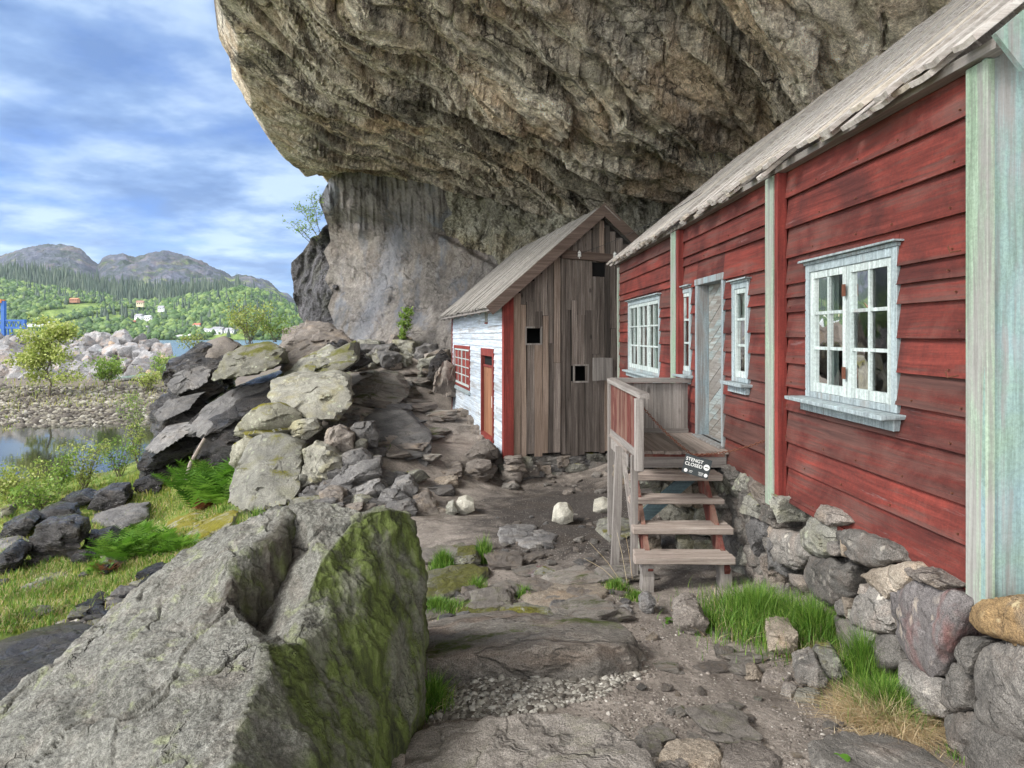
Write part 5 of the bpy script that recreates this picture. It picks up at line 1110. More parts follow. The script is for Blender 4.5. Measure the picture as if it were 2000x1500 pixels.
def fill(pxa, pxb, ztop, zbot_, rowh, wmin, wmax, mats, seed0, parent_far=False):
    global k_
    z = zbot_; 
    Ya, Yb = 2.4/((pxa-1000)/FPX+.0315), 2.4/((pxb-1000)/FPX+.0315)
    while z < ztop:
        h = rs.uniform(*rowh); y = Yb
        while y < Ya:
            w_ = rs.uniform(wmin, wmax); yc = y+w_/2; zc_ = min(z+h/2, ztop-h*.3); 
            pts = [Vector(p)+Vector((wx(yc)+.10+rs.uniform(-.05, .04), yc, ZE+zc_)) for p in box_pts(rs, .34, w_*1.02, h*1.05, .13)]
            if yc > 5.35 or zc_ > -1.30: 
                if gz(wx(yc), yc) < ZE+zc_+h*.6: hull_rock('foundation_stone', pts, M[mats[rs.randint(len(mats))]], n=4 if yc > 6.2 else 5, parent=fd, amp=.08, seed=seed0+k_, chips=5, freq=2.5, chipd=.95); k_ += 1
            y += w_*.97
        z += h*.93
fill(1405, 1600, -1.33, -2.32, (.13, .24), .18, .40, ['found', 'brown', 'found', 'grey', 'blue'], 50)
# stones below the landing
for i in range(34):
    a, b = rs.uniform(1.25, 2.25), rs.uniform(0, 1); y = 7.0+rs.uniform(-.1, .25); z = -2.32+b*1.0; w_, h = rs.uniform(.16, .34), rs.uniform(.14, .26)
    if len(fd.children) > 99: break
    pts = [Vector(p)+Vector((a, y, ZE+z)) for p in box_pts(rs, w_, .3, h, .2)]; hull_rock('foundation_stone', pts, M[['pale', 'brown', 'grey', 'tan', 'found'][i % 5]], n=4, parent=fd, amp=.08, seed=200+i, chips=5, chipd=.95)
for i in range(26):
    if len(fd.children) > 97: break
    px = rs.uniform(1500, 1900); top_, bot_ = np.interp(px, [1500, 1900], [985, 1180]), np.interp(px, [1500, 1900], [1110, 1430]); py = rs.uniform(top_, bot_); Yw = 2.40/((px-1000)/FPX+.0315)-.10; c_ = at(px, py, Yw); s_ = rs.uniform(.05, .11)
    hull_rock('foundation_stone', [Vector(p)+c_ for p in box_pts(rs, s_*1.6, s_*1.5, s_, .25)], M[['found', 'brown', 'tan', 'grey'][i % 4]], n=4, parent=fd, amp=.06, seed=500+i, flake=.03)
# dark packing behind the stones so that no daylight shows through the gaps
pk = MB(); pk.beam((wx(3.3)+.42, 3.3, .0+ZE-1.80), (wx(12.2)+.42, 12.2, ZE-1.80), .5, .96, n=20, wob=.01); pk.v = [tuple(Vector(v)-Vector(fd.location)) for v in pk.v]; pk.build('packing_soil', M['slab2'], fd)

f2 = empty('stone_foundation', (cb.x, cb.y, ZE-2.9), 0, label='low rubble footing of stacked stones under the brown plank gable', cat='foundation')
ca, sa = math.cos(TB), math.sin(TB)
def bpos(u, v): return Vector((cb.x+u*ca-v*sa, cb.y+u*sa+v*ca, 0))
k_ = 0
for row, (z0, h) in enumerate([(-2.88, .2), (-2.70, .17), (-2.54, .17)]):
    u_ = -.1+row*.05
    while u_ < 3.3:
        w_ = rs.uniform(.2, .48); p = bpos(u_+w_/2, .12+rs.uniform(-.06, .05)); pts = [Matrix.Rotation(TB, 3, 'Z') @ Vector(q)+p+Vector((0, 0, ZE+z0+h/2)) for q in box_pts(rs, w_*1.03, .35, h*1.15, .16)]
        hull_rock('foundation_stone', pts, M[['found', 'brown', 'blue', 'grey'][k_ % 4]], n=4, parent=f2, amp=.07, seed=300+k_, chips=5, chipd=.95); k_ += 1; u_ += w_*.98
for k in range(9):
    p = bpos(.05, .5+k*.75); z0 = gz(p.x, p.y)-ZE; h = max(.12, -2.30-z0); pts = [Vector(q)+p+Vector((0, 0, ZE+z0+h/2-.03)) for q in box_pts(rs, .4, .5, h+.1, .15)]; hull_rock('foundation_stone', pts, M['brown'], n=4, parent=f2, amp=.07, seed=340+k)
for i, poly in enumerate([[(984, 893), (1020, 893), (1022, 905), (988, 908)], [(983, 908), (1025, 905), (1030, 922), (985, 922)], [(978, 922), (1020, 920), (1022, 940), (1000, 948), (978, 938)]]):
    hull_rock('foundation_stone', front_pts([(a, b, 12.55) for a, b in poly], .5), M['brown'], n=4, parent=f2, amp=.06, seed=360+i)

# ---------------------------------------------------------------- the great front boulder
def relief_rock(name, pts, cons, outline, mat, lv, push, disp, label, cat, down=-.6, flank=None):
    """faceted rock: traced facets at their own distances, closed behind and below"""
    names = list(pts); idx = {k: i for i, k in enumerate(names)}; P3 = [at(*pts[k]) for k in names]
    edges = [(idx[a], idx[b]) for a, b in cons]+[(idx[outline[i]], idx[outline[(i+1) % len(outline)]]) for i in range(len(outline))]
    vv, ee, ff, ov_, oe, of = delaunay_2d_cdt([Vector((pts[k][0]/100., -pts[k][1]/100.)) for k in names], edges, [[idx[k] for k in outline]], 1, 1e-6)
    V = [np.array(P3[ov_[i][0]]) for i in range(len(vv))]; new = {ov_[i][0]: i for i in range(len(vv))}
    F = [list(f) for f in ff]
    ol = [new[idx[k]] for k in outline]; n0 = len(V)
    for k in ol: p = V[k]; u_ = p-np.array([0, 0, ZE]); u_ = np.array([u_[0], u_[1], 0])/np.hypot(u_[0], u_[1]); V.append(p+u_*push+np.array([0, 0, down]))
    cen = np.mean([V[n0+i] for i in range(len(ol))], axis=0)+np.array([0, 0, -.2]); V.append(cen); nc = len(V)-1
    for i in range(len(ol)): j = (i+1) % len(ol); F += [[ol[i], n0+j, ol[j]], [ol[i], n0+i, n0+j], [n0+i, nc, n0+j]]
    V = np.array(V); F = np.array(F)
    bm = bmesh.new(); [bm.verts.new(v) for v in V]; bm.verts.ensure_lookup_table()
    for f in F:
        try: bm.faces.new([bm.verts[i] for i in f])
        except ValueError: pass
    bmesh.ops.recalc_face_normals(bm, faces=bm.faces); bm.verts.index_update(); F = np.array([[v.index for v in f.verts] for f in bm.faces]); bm.free()
    V, F = subdiv(V, F, lv); fl_ = flank(V, F) if flank else None; fl_V = V.copy(); V = disp(V, F); c_ = np.array([V[:, 0].mean(), V[:, 1].mean(), V[:, 2].min()])
    me = mesh_np(name, V-c_, F, mat, True)
    if fl_ is not None:
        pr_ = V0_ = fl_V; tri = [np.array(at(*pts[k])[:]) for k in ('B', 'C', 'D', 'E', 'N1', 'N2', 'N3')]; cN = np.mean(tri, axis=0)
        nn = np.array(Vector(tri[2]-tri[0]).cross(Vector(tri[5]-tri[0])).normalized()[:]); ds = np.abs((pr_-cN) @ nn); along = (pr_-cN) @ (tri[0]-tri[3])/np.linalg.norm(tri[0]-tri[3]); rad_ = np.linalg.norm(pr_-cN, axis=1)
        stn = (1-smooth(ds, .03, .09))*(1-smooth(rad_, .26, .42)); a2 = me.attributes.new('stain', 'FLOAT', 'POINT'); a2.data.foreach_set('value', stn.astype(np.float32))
        at_ = me.attributes.new('flank', 'FLOAT', 'POINT'); at_.data.foreach_set('value', fl_.astype(np.float32))
    o_ = link(name, me, loc=c_); return tag(o_, label, cat)
def bd_flank(V, F):
    s_ = smooth(vnormals(V, F) @ np.array([.86, -.50, -.05]), .38, .60)
    for _ in range(14):
        a = np.zeros(len(V)); c_ = np.zeros(len(V))
        for k in range(3): np.add.at(a, F[:, k], s_[F[:, (k+1) % 3]]); np.add.at(c_, F[:, k], 1)
        s_ = .5*s_+.5*a/np.maximum(c_, 1)
    return s_
bp = dict(A=(562, 990, 3.42), B=(541, 1050, 3.22), C=(452, 1093, 3.06), D=(440, 1168, 2.84), E=(486, 1242, 2.60), F=(508, 1272, 2.50), G=(503, 1335, 2.34), H=(468, 1400, 2.13), I=(440, 1500, 1.86), J=(425, 1800, 1.45),
          K=(470, 1018, 3.52), L=(335, 1102, 3.36), M_=(235, 1182, 3.16), N=(95, 1300, 2.82), O=(-5, 1388, 2.58), P=(-150, 1530, 2.2), Q=(-120, 1900, 1.6), Q2=(200, 1950, 1.45),
          N1=(500, 1228, 3.0), N2=(548, 1140, 3.18), N3=(566, 1050, 3.42), Z1=(626, 1098, 3.10), Z2=(640, 1165, 3.00), Z3=(590, 1190, 2.90), Z4=(628, 1225, 2.86), Z5=(575, 1265, 2.69), Z6=(540, 1330, 2.45), Z7=(520, 1420, 2.22),
          Y1=(640, 984, 3.50), Y2=(700, 1003, 3.44), X=(750, 996, 3.46), V=(792, 1006, 3.58), V2=(806, 1050, 3.54), U=(814, 1115, 3.48), U2=(812, 1190, 3.40), T=(808, 1300, 3.24), T2=(806, 1360, 3.14), S=(786, 1450, 2.96), S2=(770, 1520, 2.82), S3=(755, 1850, 2.2),
          m1=(700, 1120, 3.16), m2=(730, 1250, 3.06), m3=(650, 1350, 2.72), m4=(700, 1450, 2.66), m5=(600, 1480, 2.28), t1=(600, 1010, 3.36), t2=(680, 1030, 3.34), t3=(760, 1040, 3.44),
          l1=(250, 1290, 2.62), l2=(350, 1220, 2.80), l3=(380, 1380, 2.22), l4=(180, 1420, 2.28), l5=(300, 1480, 2.0), l6=(420, 1290, 2.50))
cons = [('A', 'B'), ('B', 'C'), ('C', 'D'), ('D', 'E'), ('E', 'F'), ('F', 'G'), ('G', 'H'), ('H', 'I'), ('I', 'J'), ('E', 'N1'), ('N1', 'N2'), ('N2', 'N3'), ('N3', 'B'), ('Z1', 'Z3'), ('Z3', 'N2'), ('Z1', 'Z2'), ('Z2', 'Z4'), ('Z4', 'Z5'), ('Z5', 'F'), ('t1', 't2'), ('t2', 't3')]
outl = ['A', 'K', 'L', 'M_', 'N', 'O', 'P', 'Q', 'Q2', 'J', 'S3', 'S2', 'S', 'T2', 'T', 'U2', 'U', 'V2', 'V', 'X', 'Y2', 'Y1']
def bd_disp(V, F):
    n = vnormals(V, F); side = np.clip(n @ np.array([.8, -.45, -.1])*1.4, 0, 1)
    vs = np.stack([V[:, 0]*6, V[:, 1]*6, V[:, 2]*.9], 1)
    d_ = fbm(V*2.2, 4)*.035+ridged(V*4+3, 4)*.012+fbm(V*14, 4, .6)*.008+side*(ridged(vs*1.2, 4)*.020+fbm(vs*4, 3)*.006)
    q = V @ np.array([.2, .45, -.85])*4.2+fbm(V*1.1, 3)*1.1; fr = q-np.floor(q); d_ += (1-side)*((fr**3)*.012)
    lw = fbm(V*1.6+np.array([5, 0, 0]), 3); d_ -= (1-side)*np.clip(.035-np.abs(lw), 0, 1)*.9
    V = V+n*d_[:, None]
    # broken crest along the top of the mossy side
    return V
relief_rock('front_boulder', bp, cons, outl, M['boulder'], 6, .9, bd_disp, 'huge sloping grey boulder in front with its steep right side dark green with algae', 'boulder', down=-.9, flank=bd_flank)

# ---------------------------------------------------------------- outcrop, boulders and slabs, each traced then given depth
def rock(poly, Y, thick, mat, label, n=5, name='boulder', cat='boulder', seed=None, slope=-.05, group=None, amp=.05, strata=0, saxis=(.3, 0, 1), chips=4, freq=2.5):
    pl = [(a[0], a[1], (a[2] if len(a) > 2 else Y)) for a in poly]
    kw = dict(flake=.008, nfl=12) if mat == 'white' else dict(flake=.035) if mat in ('grey', 'mossy') else dict(flake=.06, nfl=16) if mat == 'dark' else {}
    o_ = hull_rock(name, front_pts(pl, thick, slope), M[mat], n=n, **kw, seed=seed if seed is not None else int(poly[0][0]+poly[0][1]) % 997, amp=amp, strata=strata, saxis=saxis, chips=chips, freq=freq, chipd=1.0)
    return tag(o_, label, cat, group)
D_ = dict(strata=4, saxis=(-.45, .1, 1), amp=.055)
rock([(262, 985), (272, 905), (345, 895), (362, 940), (330, 975), (300, 990)], 14.2, 2.2, 'dark', 'dark angular rock at the foot of the black outcrop, above the boulders in the grass', **D_)
rock([(262, 905, 14.0), (290, 862, 14.2), (350, 822, 14.6), (398, 845, 14.4), (384, 885, 14.0), (300, 925, 13.8), (270, 930, 13.8)], 14, 2.5, 'dark', 'black wedge shaped slab low at the left end of the outcrop', n=5, **D_)
rock([(286, 842, 14.8), (292, 795, 15), (352, 752, 15.4), (408, 790, 15.2), (402, 825, 14.6), (345, 855, 14.4), (300, 865, 14.4)], 15, 2.6, 'dark', 'dark block in the middle of the left end of the outcrop', n=5, **D_)
rock([(318, 750, 15.6), (328, 705, 16), (395, 668, 16.4), (445, 700, 16), (425, 770, 15.4), (370, 808, 15.2), (322, 790, 15.3)], 15.5, 3, 'dark', 'brownish fractured face on the upper left of the outcrop', n=5, **D_)
rock([(365, 700, 16.2), (400, 668, 16.6), (440, 655, 17), (470, 675, 16.6), (440, 700, 16), (380, 745, 15.6)], 16, 2, 'brown', 'tapering brown slab at the top left end of the outcrop', n=4, strata=2)
rock([(350, 862, 13.6), (352, 835, 14), (420, 780, 15.2), (500, 745, 15.8), (620, 712, 15.6), (628, 730, 14.6), (570, 775, 13.8), (460, 815, 13.4), (392, 868, 13.2)], 14, 2.2, 'dark', 'long wet blue black slab slanting across the middle of the outcrop', n=5, slope=.05, **D_)
rock([(385, 880, 13.6), (400, 850, 13.5), (470, 815, 13.7), (560, 790, 14), (540, 850, 13.4), (470, 905, 13), (400, 920, 13.2)], 13.6, 2.5, 'dark', 'dark hollow rock under the long slanting slab', **D_)
rock([(500, 755, 15.4), (545, 740, 15.2), (620, 700, 15), (690, 665, 15.4), (700, 700, 14.6), (640, 745, 14.2), (560, 765, 14.4)], 14.8, 2.4, 'olive', 'lighter tilted slab between the overhanging ledge and the pale boulder', n=5, strata=2)
rock([(413, 742, 14.2), (420, 715, 14.3), (436, 692, 14.6), (470, 672, 15), (530, 667, 15), (556, 683, 14.6), (552, 706, 14.2), (520, 722, 14), (470, 736, 13.9)], 14.3, 1.6, 'olive', 'olive ledge jutting out over a dark gap on top of the outcrop', n=5, amp=.05)
rock([(540, 735, 15.8), (545, 640, 18), (590, 628, 18.5), (640, 632, 18.5), (690, 668, 17.5), (702, 700, 17), (680, 730, 16)], 17, 3, 'brown', 'broad brown hump of rock below the cliff corner', n=5, amp=.06)
rock([(548, 735, 14.8), (590, 700, 15.2), (642, 672, 15.8), (662, 684, 15.2), (652, 704, 14.8), (600, 735, 14.2), (570, 742, 14.2)], 15, 1.6, 'grey', 'pale topped slab leaning up toward the cliff beside the brown hump', n=5, strata=2)
rock([(640, 672, 17), (655, 655, 17.4), (700, 680, 17), (722, 705, 16.6), (690, 722, 16), (650, 735, 15.8), (620, 730, 15.6)], 16.5, 2, 'dark', 'black block at the right end of the outcrop under the brown hump', **D_)
rock([(518, 775, 12.4), (530, 745, 13), (560, 735, 13.2), (625, 738, 13.2), (660, 729, 13.2), (686, 745, 12.8), (692, 800, 12.1), (650, 830, 11.8), (600, 822, 11.8), (545, 805, 12)], 12.4, 1.4, 'pale', 'big pale lichened boulder with a squared right end, beside the path', n=5, slope=.05)
rock([(455, 850), (465, 820), (505, 790), (545, 785), (590, 805), (600, 835), (560, 848), (500, 858)], 11.9, 1.6, 'mossy', 'boulder with bright yellow moss wedged under the big pale one', n=5)
rock([(448, 905), (452, 870), (480, 852), (505, 860), (500, 895), (470, 925)], 11.5, 1.2, 'mossy', 'small mossy knob beside the ferns')
rock([(443, 985, 10.2), (446, 955, 10.4), (468, 900, 10.9), (492, 855, 11.2), (515, 845, 11.3), (562, 852, 11.2), (592, 870, 11), (590, 930, 10.5), (588, 965, 10.1), (555, 990, 9.9), (505, 1003, 9.8), (460, 995, 10)], 10.5, 1.3, 'grey', 'big blunt grey boulder with cracks standing above the mossy grass', n=5, chips=2)
rock([(588, 958), (590, 880), (612, 866), (640, 872), (668, 890), (676, 935), (650, 950), (615, 965)], 10.5, 1.1, 'pale', 'upright boulder with a pale yellow split face', n=5)
rock([(630, 872), (640, 838), (658, 830), (690, 850), (692, 878), (665, 890)], 11, .8, 'brown', 'five sided reddish grey block above the split boulder')
rock([(682, 835), (690, 826), (728, 824), (740, 850), (735, 875), (706, 878), (690, 862)], 11.6, .8, 'blue', 'grey block with a flat front above the slabs')
rock([(692, 865), (702, 858), (716, 862), (716, 880), (700, 883)], 11.1, .4, 'pale', 'small greenish pale stone in front of the flat fronted block', n=4)
rock([(560, 838), (575, 822), (620, 814), (628, 842), (600, 858), (570, 855)], 11.8, .9, 'pale', 'whitish stone packed below the big pale boulder')
rock([(652, 905), (672, 885), (706, 878), (728, 895), (722, 915), (680, 925), (662, 920)], 10.6, .7, 'blue', 'dark slate coloured stone to the right of the split boulder')
rock([(640, 955), (655, 930), (700, 905), (742, 900), (748, 925), (715, 945), (680, 955)], 10.2, .9, 'blue', 'long dark leaning stone on the path edge')
rock([(755, 965), (770, 940), (798, 933), (818, 955), (812, 970), (780, 975)], 9.9, .6, 'blue', 'pointed dark stone left of the stone steps')
rock([(735, 980), (745, 962), (775, 955), (800, 972), (790, 992), (750, 995)], 9.7, .6, 'blue', 'dark stone touching the top of the front boulder')
rock([(740, 1002), (760, 985), (800, 978), (815, 995), (808, 1012), (770, 1012)], 9.4, .6, 'blue', 'low dark stone at the corner of the front boulder')
rock([(680, 975), (700, 950), (740, 935), (760, 955), (735, 975), (700, 985)], 10, .7, 'blue', 'wide dark stone in the middle of the scree')
rock([(352, 846, 13.5), (405, 792, 14.3), (470, 752, 15), (560, 738, 15.2), (500, 782, 14.3), (440, 818, 13.7), (388, 862, 13.3)], 14, .5, 'blue', 'thin wet blue grey plate lying on the long slanting slab of the outcrop', slope=.1)  # four plates lighter than the slabs: lit wet tops put into the colour
rock([(322, 752, 15), (368, 702, 15.8), (412, 722, 15.6), (404, 750, 15.1), (345, 775, 14.9)], 15, .5, 'blue', 'tilted grey plate on the upper left face of the outcrop', slope=.1)
rock([(292, 815, 14.4), (330, 780, 14.9), (398, 768, 15), (372, 798, 14.5), (318, 826, 14.2)], 14.6, .5, 'blue', 'tilted grey plate halfway up the left end of the outcrop', slope=.1)
rock([(278, 880, 13.6), (322, 836, 14), (392, 826, 14.1), (362, 852, 13.7), (305, 888, 13.4)], 13.8, .5, 'blue', 'tilted grey plate low on the left end of the outcrop', slope=.1)
# smooth bedrock swells by the path
rock([(668, 790, 16), (690, 752, 17), (740, 728, 18), (775, 735, 18), (796, 768, 16.6), (772, 795, 15.6), (700, 805, 15)], 16, 2.6, 'slab', 'striated smooth bedrock swell beside the path near the white house', n=5, amp=.03, strata=3, saxis=(-.3, 0, 1), slope=.03)
rock([(690, 835, 13.6), (720, 805, 14.4), (790, 800, 14.8), (835, 850, 13), (842, 905, 12), (820, 925, 11.6), (760, 905, 12), (735, 870, 12.6)], 12.8, 2.2, 'blue', 'smooth blue grey bedrock hump left of the stone steps', n=5, amp=.03)
# by the white house
rock([(832, 742), (840, 705), (862, 680), (880, 700), (882, 730), (858, 752)], 19.5, 1.2, 'dark', 'leaning black boulder behind the corner of the white house')
rock([(846, 765), (850, 735), (872, 702), (892, 712), (892, 775), (865, 772)], 18.8, 1.2, 'brown', 'ribbed brown boulder against the far corner of the white house')
rock([(908, 892), (925, 868), (955, 862), (975, 880), (972, 898), (935, 902)], 12.6, .7, 'brown', 'flat topped stone at the threshold of the white house')
rock([(903, 932), (910, 905), (940, 898), (972, 915), (958, 940), (925, 950)], 12.2, .7, 'brown', 'kite shaped stone leaning below the threshold stone')
rock([(925, 915), (930, 900), (960, 902), (962, 916), (945, 921)], 12.0, .4, 'brown', 'small dark stone lodged under the threshold stone', n=4)
rock([(975, 962), (982, 945), (1005, 940), (1018, 952), (1000, 962)], 12.1, .4, 'found', 'pointed stone at the foot of the red corner board', n=4)
for i, (poly, Y, lb) in enumerate([([(846, 920), (850, 908), (900, 905), (905, 918)], 12.3, 'topmost of the flight of rough stone steps'), ([(838, 937), (842, 922), (903, 918), (905, 935)], 11.9, 'fourth of the rough stone steps, counting from the bottom'),
        ([(833, 953), (836, 937), (894, 935), (898, 953)], 11.4, 'third of the rough stone steps, the squarest and lightest'), ([(820, 970), (825, 954), (885, 954), (890, 968), (880, 974)], 10.9, 'second of the rough stone steps, a thin dark slab'), ([(802, 1017), (808, 998), (840, 988), (875, 995), (882, 1015)], 9.7, 'lowest and widest of the rough stone steps')]):
    rock(poly, Y, .75, ['brown', 'brown', 'tan', 'blue', 'brown'][i], lb, name='stone_step', cat='step', chips=2, amp=.03)
# yard stones
Yd = lambda px, py: gpt(px, py).y
def flat(poly, mat, lb, h=.09, drop=.16, n=5, name='boulder', cat='boulder', amp=.05, strata=0, flake=.035, seed=None, ymin=1.3, rise=0.):
    """stone lying on the ground: the traced outline is its upper face, h above the soil"""
    top = []
    for a, b, *_ in poly:
        p = gpt(a, b, ymin); q = at(a, b, p.y*(1-h/max(ZE-p.z, .3))); top.append(q)
    c_ = sum(top, Vector())/len(top); pts = []
    for q in top: d_ = q-c_; pts += [q, Vector((q.x+d_.x*.10, q.y+d_.y*.10, q.z-h*.55)), Vector((q.x+d_.x*.06, q.y+d_.y*.06, q.z-h-drop))]
    pts.append(c_+Vector((0, 0, .012+rise)))
    o_ = hull_rock(name, pts, M[mat], n=n, seed=seed if seed is not None else int(poly[0][0]*3+poly[0][1]) % 991, amp=amp, chips=0, freq=3.5, strata=strata, flake=flake, nfl=18); return tag(o_, lb, cat)
FL = {'flat', 'slab', 'low', 'sunk', 'thin', 'slabs'}
def yard(poly, mat, lb, thick=.35, **kw):
    wpx = max(p[0] for p in poly)-min(p[0] for p in poly); hpx = max(p[1] for p in poly)-min(p[1] for p in poly)
    if FL & set(lb.replace(',', '').split()) and wpx > 1.25*hpx and 'block' not in lb:
        kw.pop('n', 0); kw.pop('slope', 0); kw.pop('chips', 0); y_ = gpt(sum(p[0] for p in poly)/len(poly), max(p[1] for p in poly)).y; return flat(poly, mat, lb, h=min(.16, max(.04, .20*hpx*y_/FPX)), **{k: v for k, v in kw.items() if k in ('amp', 'strata')})
    y = Yd(sum(p[0] for p in poly)/len(poly), max(p[1] for p in poly)-2); return rock(poly, y, thick, mat, lb, slope=0, **kw)
yard([(1078, 1018), (1080, 1000), (1092, 990), (1110, 991), (1121, 1003), (1120, 1019), (1098, 1026)], 'white', 'round whitewashed stone alone in the dark yard', chips=1)
yard([(1158, 999), (1160, 985), (1180, 979), (1196, 985), (1197, 1003), (1170, 1004)], 'white', 'whitewashed stone beside the leg of the wooden steps', chips=1)
yard([(890, 1000), (891, 980), (910, 975), (926, 982), (927, 998), (905, 1006)], 'white', 'pale squared block at the foot of the stone steps')
yard([(870, 1004), (872, 990), (885, 984), (896, 1000), (886, 1008)], 'grey', 'small grey stone beside the pale squared block', n=4)
yard([(973, 1040), (980, 1028), (1010, 1023), (1042, 1026), (1040, 1045), (1000, 1056), (980, 1054)], 'blue', 'flat dark stone in the yard, partly under its neighbour', .5)
yard([(1005, 1054), (1015, 1036), (1060, 1034), (1087, 1042), (1075, 1058), (1035, 1066)], 'blue', 'flat grey stone in the yard with a pointed right end', .5)
yard([(1167, 1030), (1170, 1012), (1200, 1006), (1232, 1015), (1235, 1040), (1190, 1050)], 'grey', 'flat light stone behind the support leg of the wooden steps', .5)
yard([(857, 1085), (870, 1068), (905, 1060), (912, 1075), (900, 1092)], 'olive', 'greenish slab beyond the mossy edge of the front boulder', .4)
yard([(882, 1102), (890, 1086), (930, 1082), (940, 1096), (930, 1110)], 'olive', 'olive stone under the upright grass tuft', .35)
yard([(818, 1165), (820, 1120), (860, 1108), (925, 1098), (948, 1108), (935, 1130), (880, 1155), (850, 1170)], 'olive', 'broad mossy edged slab right of the front boulder', .6, n=5, strata=2)
yard([(960, 1095), (968, 1084), (1005, 1082), (1024, 1092), (1012, 1105), (975, 1103)], 'brown', 'thin brown slab in front of the grass tuft', .4)
yard([(1030, 1120), (1035, 1107), (1062, 1103), (1072, 1115), (1060, 1122)], 'purple', 'reddish flat stone half sunk in the soil', .25, n=4)
yard([(1040, 1140), (1044, 1123), (1070, 1117), (1097, 1125), (1095, 1142), (1065, 1147)], 'brown', 'rounded flat stone behind the tan path slab', .35)
yard([(1026, 1172), (1030, 1148), (1070, 1136), (1150, 1135), (1182, 1148), (1175, 1165), (1120, 1178), (1060, 1178)], 'tan', 'wide tan slab sunk in the path', .7, n=5)
yard([(1105, 1195), (1108, 1172), (1150, 1166), (1190, 1180), (1205, 1195), (1150, 1206)], 'tan', 'low tan slab in front of the wide tan one', .5)
yard([(968, 1208), (970, 1185), (1010, 1175), (1070, 1185), (1078, 1200), (1020, 1214)], 'grey', 'pale low slab behind the big flat bedrock', .5)
yard([(890, 1205), (900, 1180), (930, 1162), (980, 1165), (990, 1180), (960, 1200), (925, 1212)], 'olive', 'grey green stone in the grass behind the big flat bedrock', .45)
yard([(1190, 1208), (1198, 1188), (1225, 1180), (1235, 1190), (1228, 1204)], 'blue', 'dark slanted stone at the end of the flat bedrock', .3)
yard([(1248, 1190), (1252, 1175), (1268, 1170), (1280, 1178), (1278, 1198), (1262, 1201)], 'blue', 'upright little stone in front of the steps', .2)
yard([(1314, 1225), (1318, 1202), (1340, 1189), (1368, 1195), (1384, 1218), (1375, 1235), (1345, 1242)], 'brown', 'roundish stone on the path before the grass clump', .35, n=5)
yard([(1501, 1270), (1502, 1240), (1530, 1236), (1560, 1240), (1563, 1285), (1535, 1287)], 'tan', 'square brown block at the edge of the grass clump', .3, n=5)
yard([(1555, 1335), (1560, 1315), (1600, 1300), (1617, 1330), (1612, 1352), (1580, 1348)], 'found', 'flat grey stone between the two grass clumps', .3)
yard([(1595, 1310), (1605, 1296), (1640, 1292), (1660, 1318), (1640, 1336), (1610, 1330)], 'grey', 'pale stone half hidden by the nearer grass clump', .3)
yard([(1525, 1345), (1530, 1332), (1550, 1328), (1558, 1342), (1545, 1352)], 'found', 'small dark stone beside the flat grey one', .12, n=4)
yard([(1553, 1358), (1558, 1344), (1590, 1340), (1602, 1352), (1590, 1362)], 'pale', 'small pale flat stone on the path', .15, n=4)
yard([(1455, 1330), (1460, 1312), (1480, 1308), (1495, 1325), (1480, 1332)], 'tan', 'small tan stone standing on the path', .12, n=4)
yard([(1490, 1322), (1498, 1304), (1520, 1300), (1545, 1318), (1530, 1326)], 'brown', 'flat brownish stone behind the small tan one', .2, n=4)
yard([(1292, 1475), (1300, 1450), (1350, 1436), (1395, 1448), (1412, 1475), (1380, 1495), (1310, 1492)], 'tan', 'rounded tan rock sunk in the bottom edge of the path', .3, n=5)
yard([(1412, 1480), (1420, 1452), (1470, 1445), (1520, 1470), (1500, 1500), (1440, 1500)], 'brown', 'brown rock sunk beside the rounded tan one', .3, n=5)
yard([(1585, 1450), (1620, 1434), (1720, 1432), (1800, 1460), (1850, 1500), (1780, 1530), (1660, 1510), (1600, 1480)], 'found', 'long flat slab along the bottom right of the path', .5, n=5)
yard([(1282, 1515), (1290, 1488), (1330, 1480), (1350, 1500), (1335, 1525)], 'brown', 'small purple brown rock sunk at the very bottom of the path', .2)
# two big flat bedrock slabs
def slab(name, outline, hgt, mat, label, seed, Yfix=None, n=6):
    pts = []; tops = []
    for px, py, up in outline:
        p = gpt(px, py) if Yfix is None else at(px, py, Yfix); q = at(px, py, p.y); q = Vector((q.x, q.y, q.z)); pts.append(q); 
    return pts
def slab_rock(top, side_drop, mat, label, seed, amp=.02, n=6):
    """top = outline in photo columns/rows with distance; sides drop into the soil"""
    P = [at(*p) for p in top]; c_ = sum(P, Vector())/len(P); pts = list(P)
    for p in P: d_ = (p-c_); d_.z = 0; pts.append(p+d_*.07-Vector((0, 0, side_drop)))
    pts.append(c_+Vector((0, 0, .03))); o_ = hull_rock('bedrock_slab', pts, M[mat], n=n, amp=amp, seed=seed, chips=0, freq=5, strata=0); return tag(o_, label, 'bedrock')
flat([(800, 1296), (800, 1240), (870, 1208), (970, 1192), (1120, 1206), (1205, 1216), (1231, 1245), (1226, 1262), (1160, 1270), (1040, 1264), (920, 1272), (850, 1288)], 'slab', 'broad flat brown grey bedrock slab crossing the path', h=.17, drop=.2, n=6, name='bedrock_slab', cat='bedrock', amp=.06, flake=.02, seed=3)
flat([(700, 1530), (790, 1440), (860, 1416), (1010, 1398), (1130, 1394), (1190, 1412), (1235, 1450), (1275, 1540), (1200, 1750), (760, 1750)], 'slab2', 'large footworn bedrock slab at the bottom of the path', h=.13, drop=.2, n=6, name='bedrock_slab', cat='bedrock', amp=.05, flake=.018, seed=5)
rock([(790, 1370, 3.6), (800, 1335, 3.7), (818, 1328, 3.75), (835, 1380, 3.65), (815, 1388, 3.6)], 3.6, .2, 'dark', 'dark stone wedged at the foot of the front boulder')
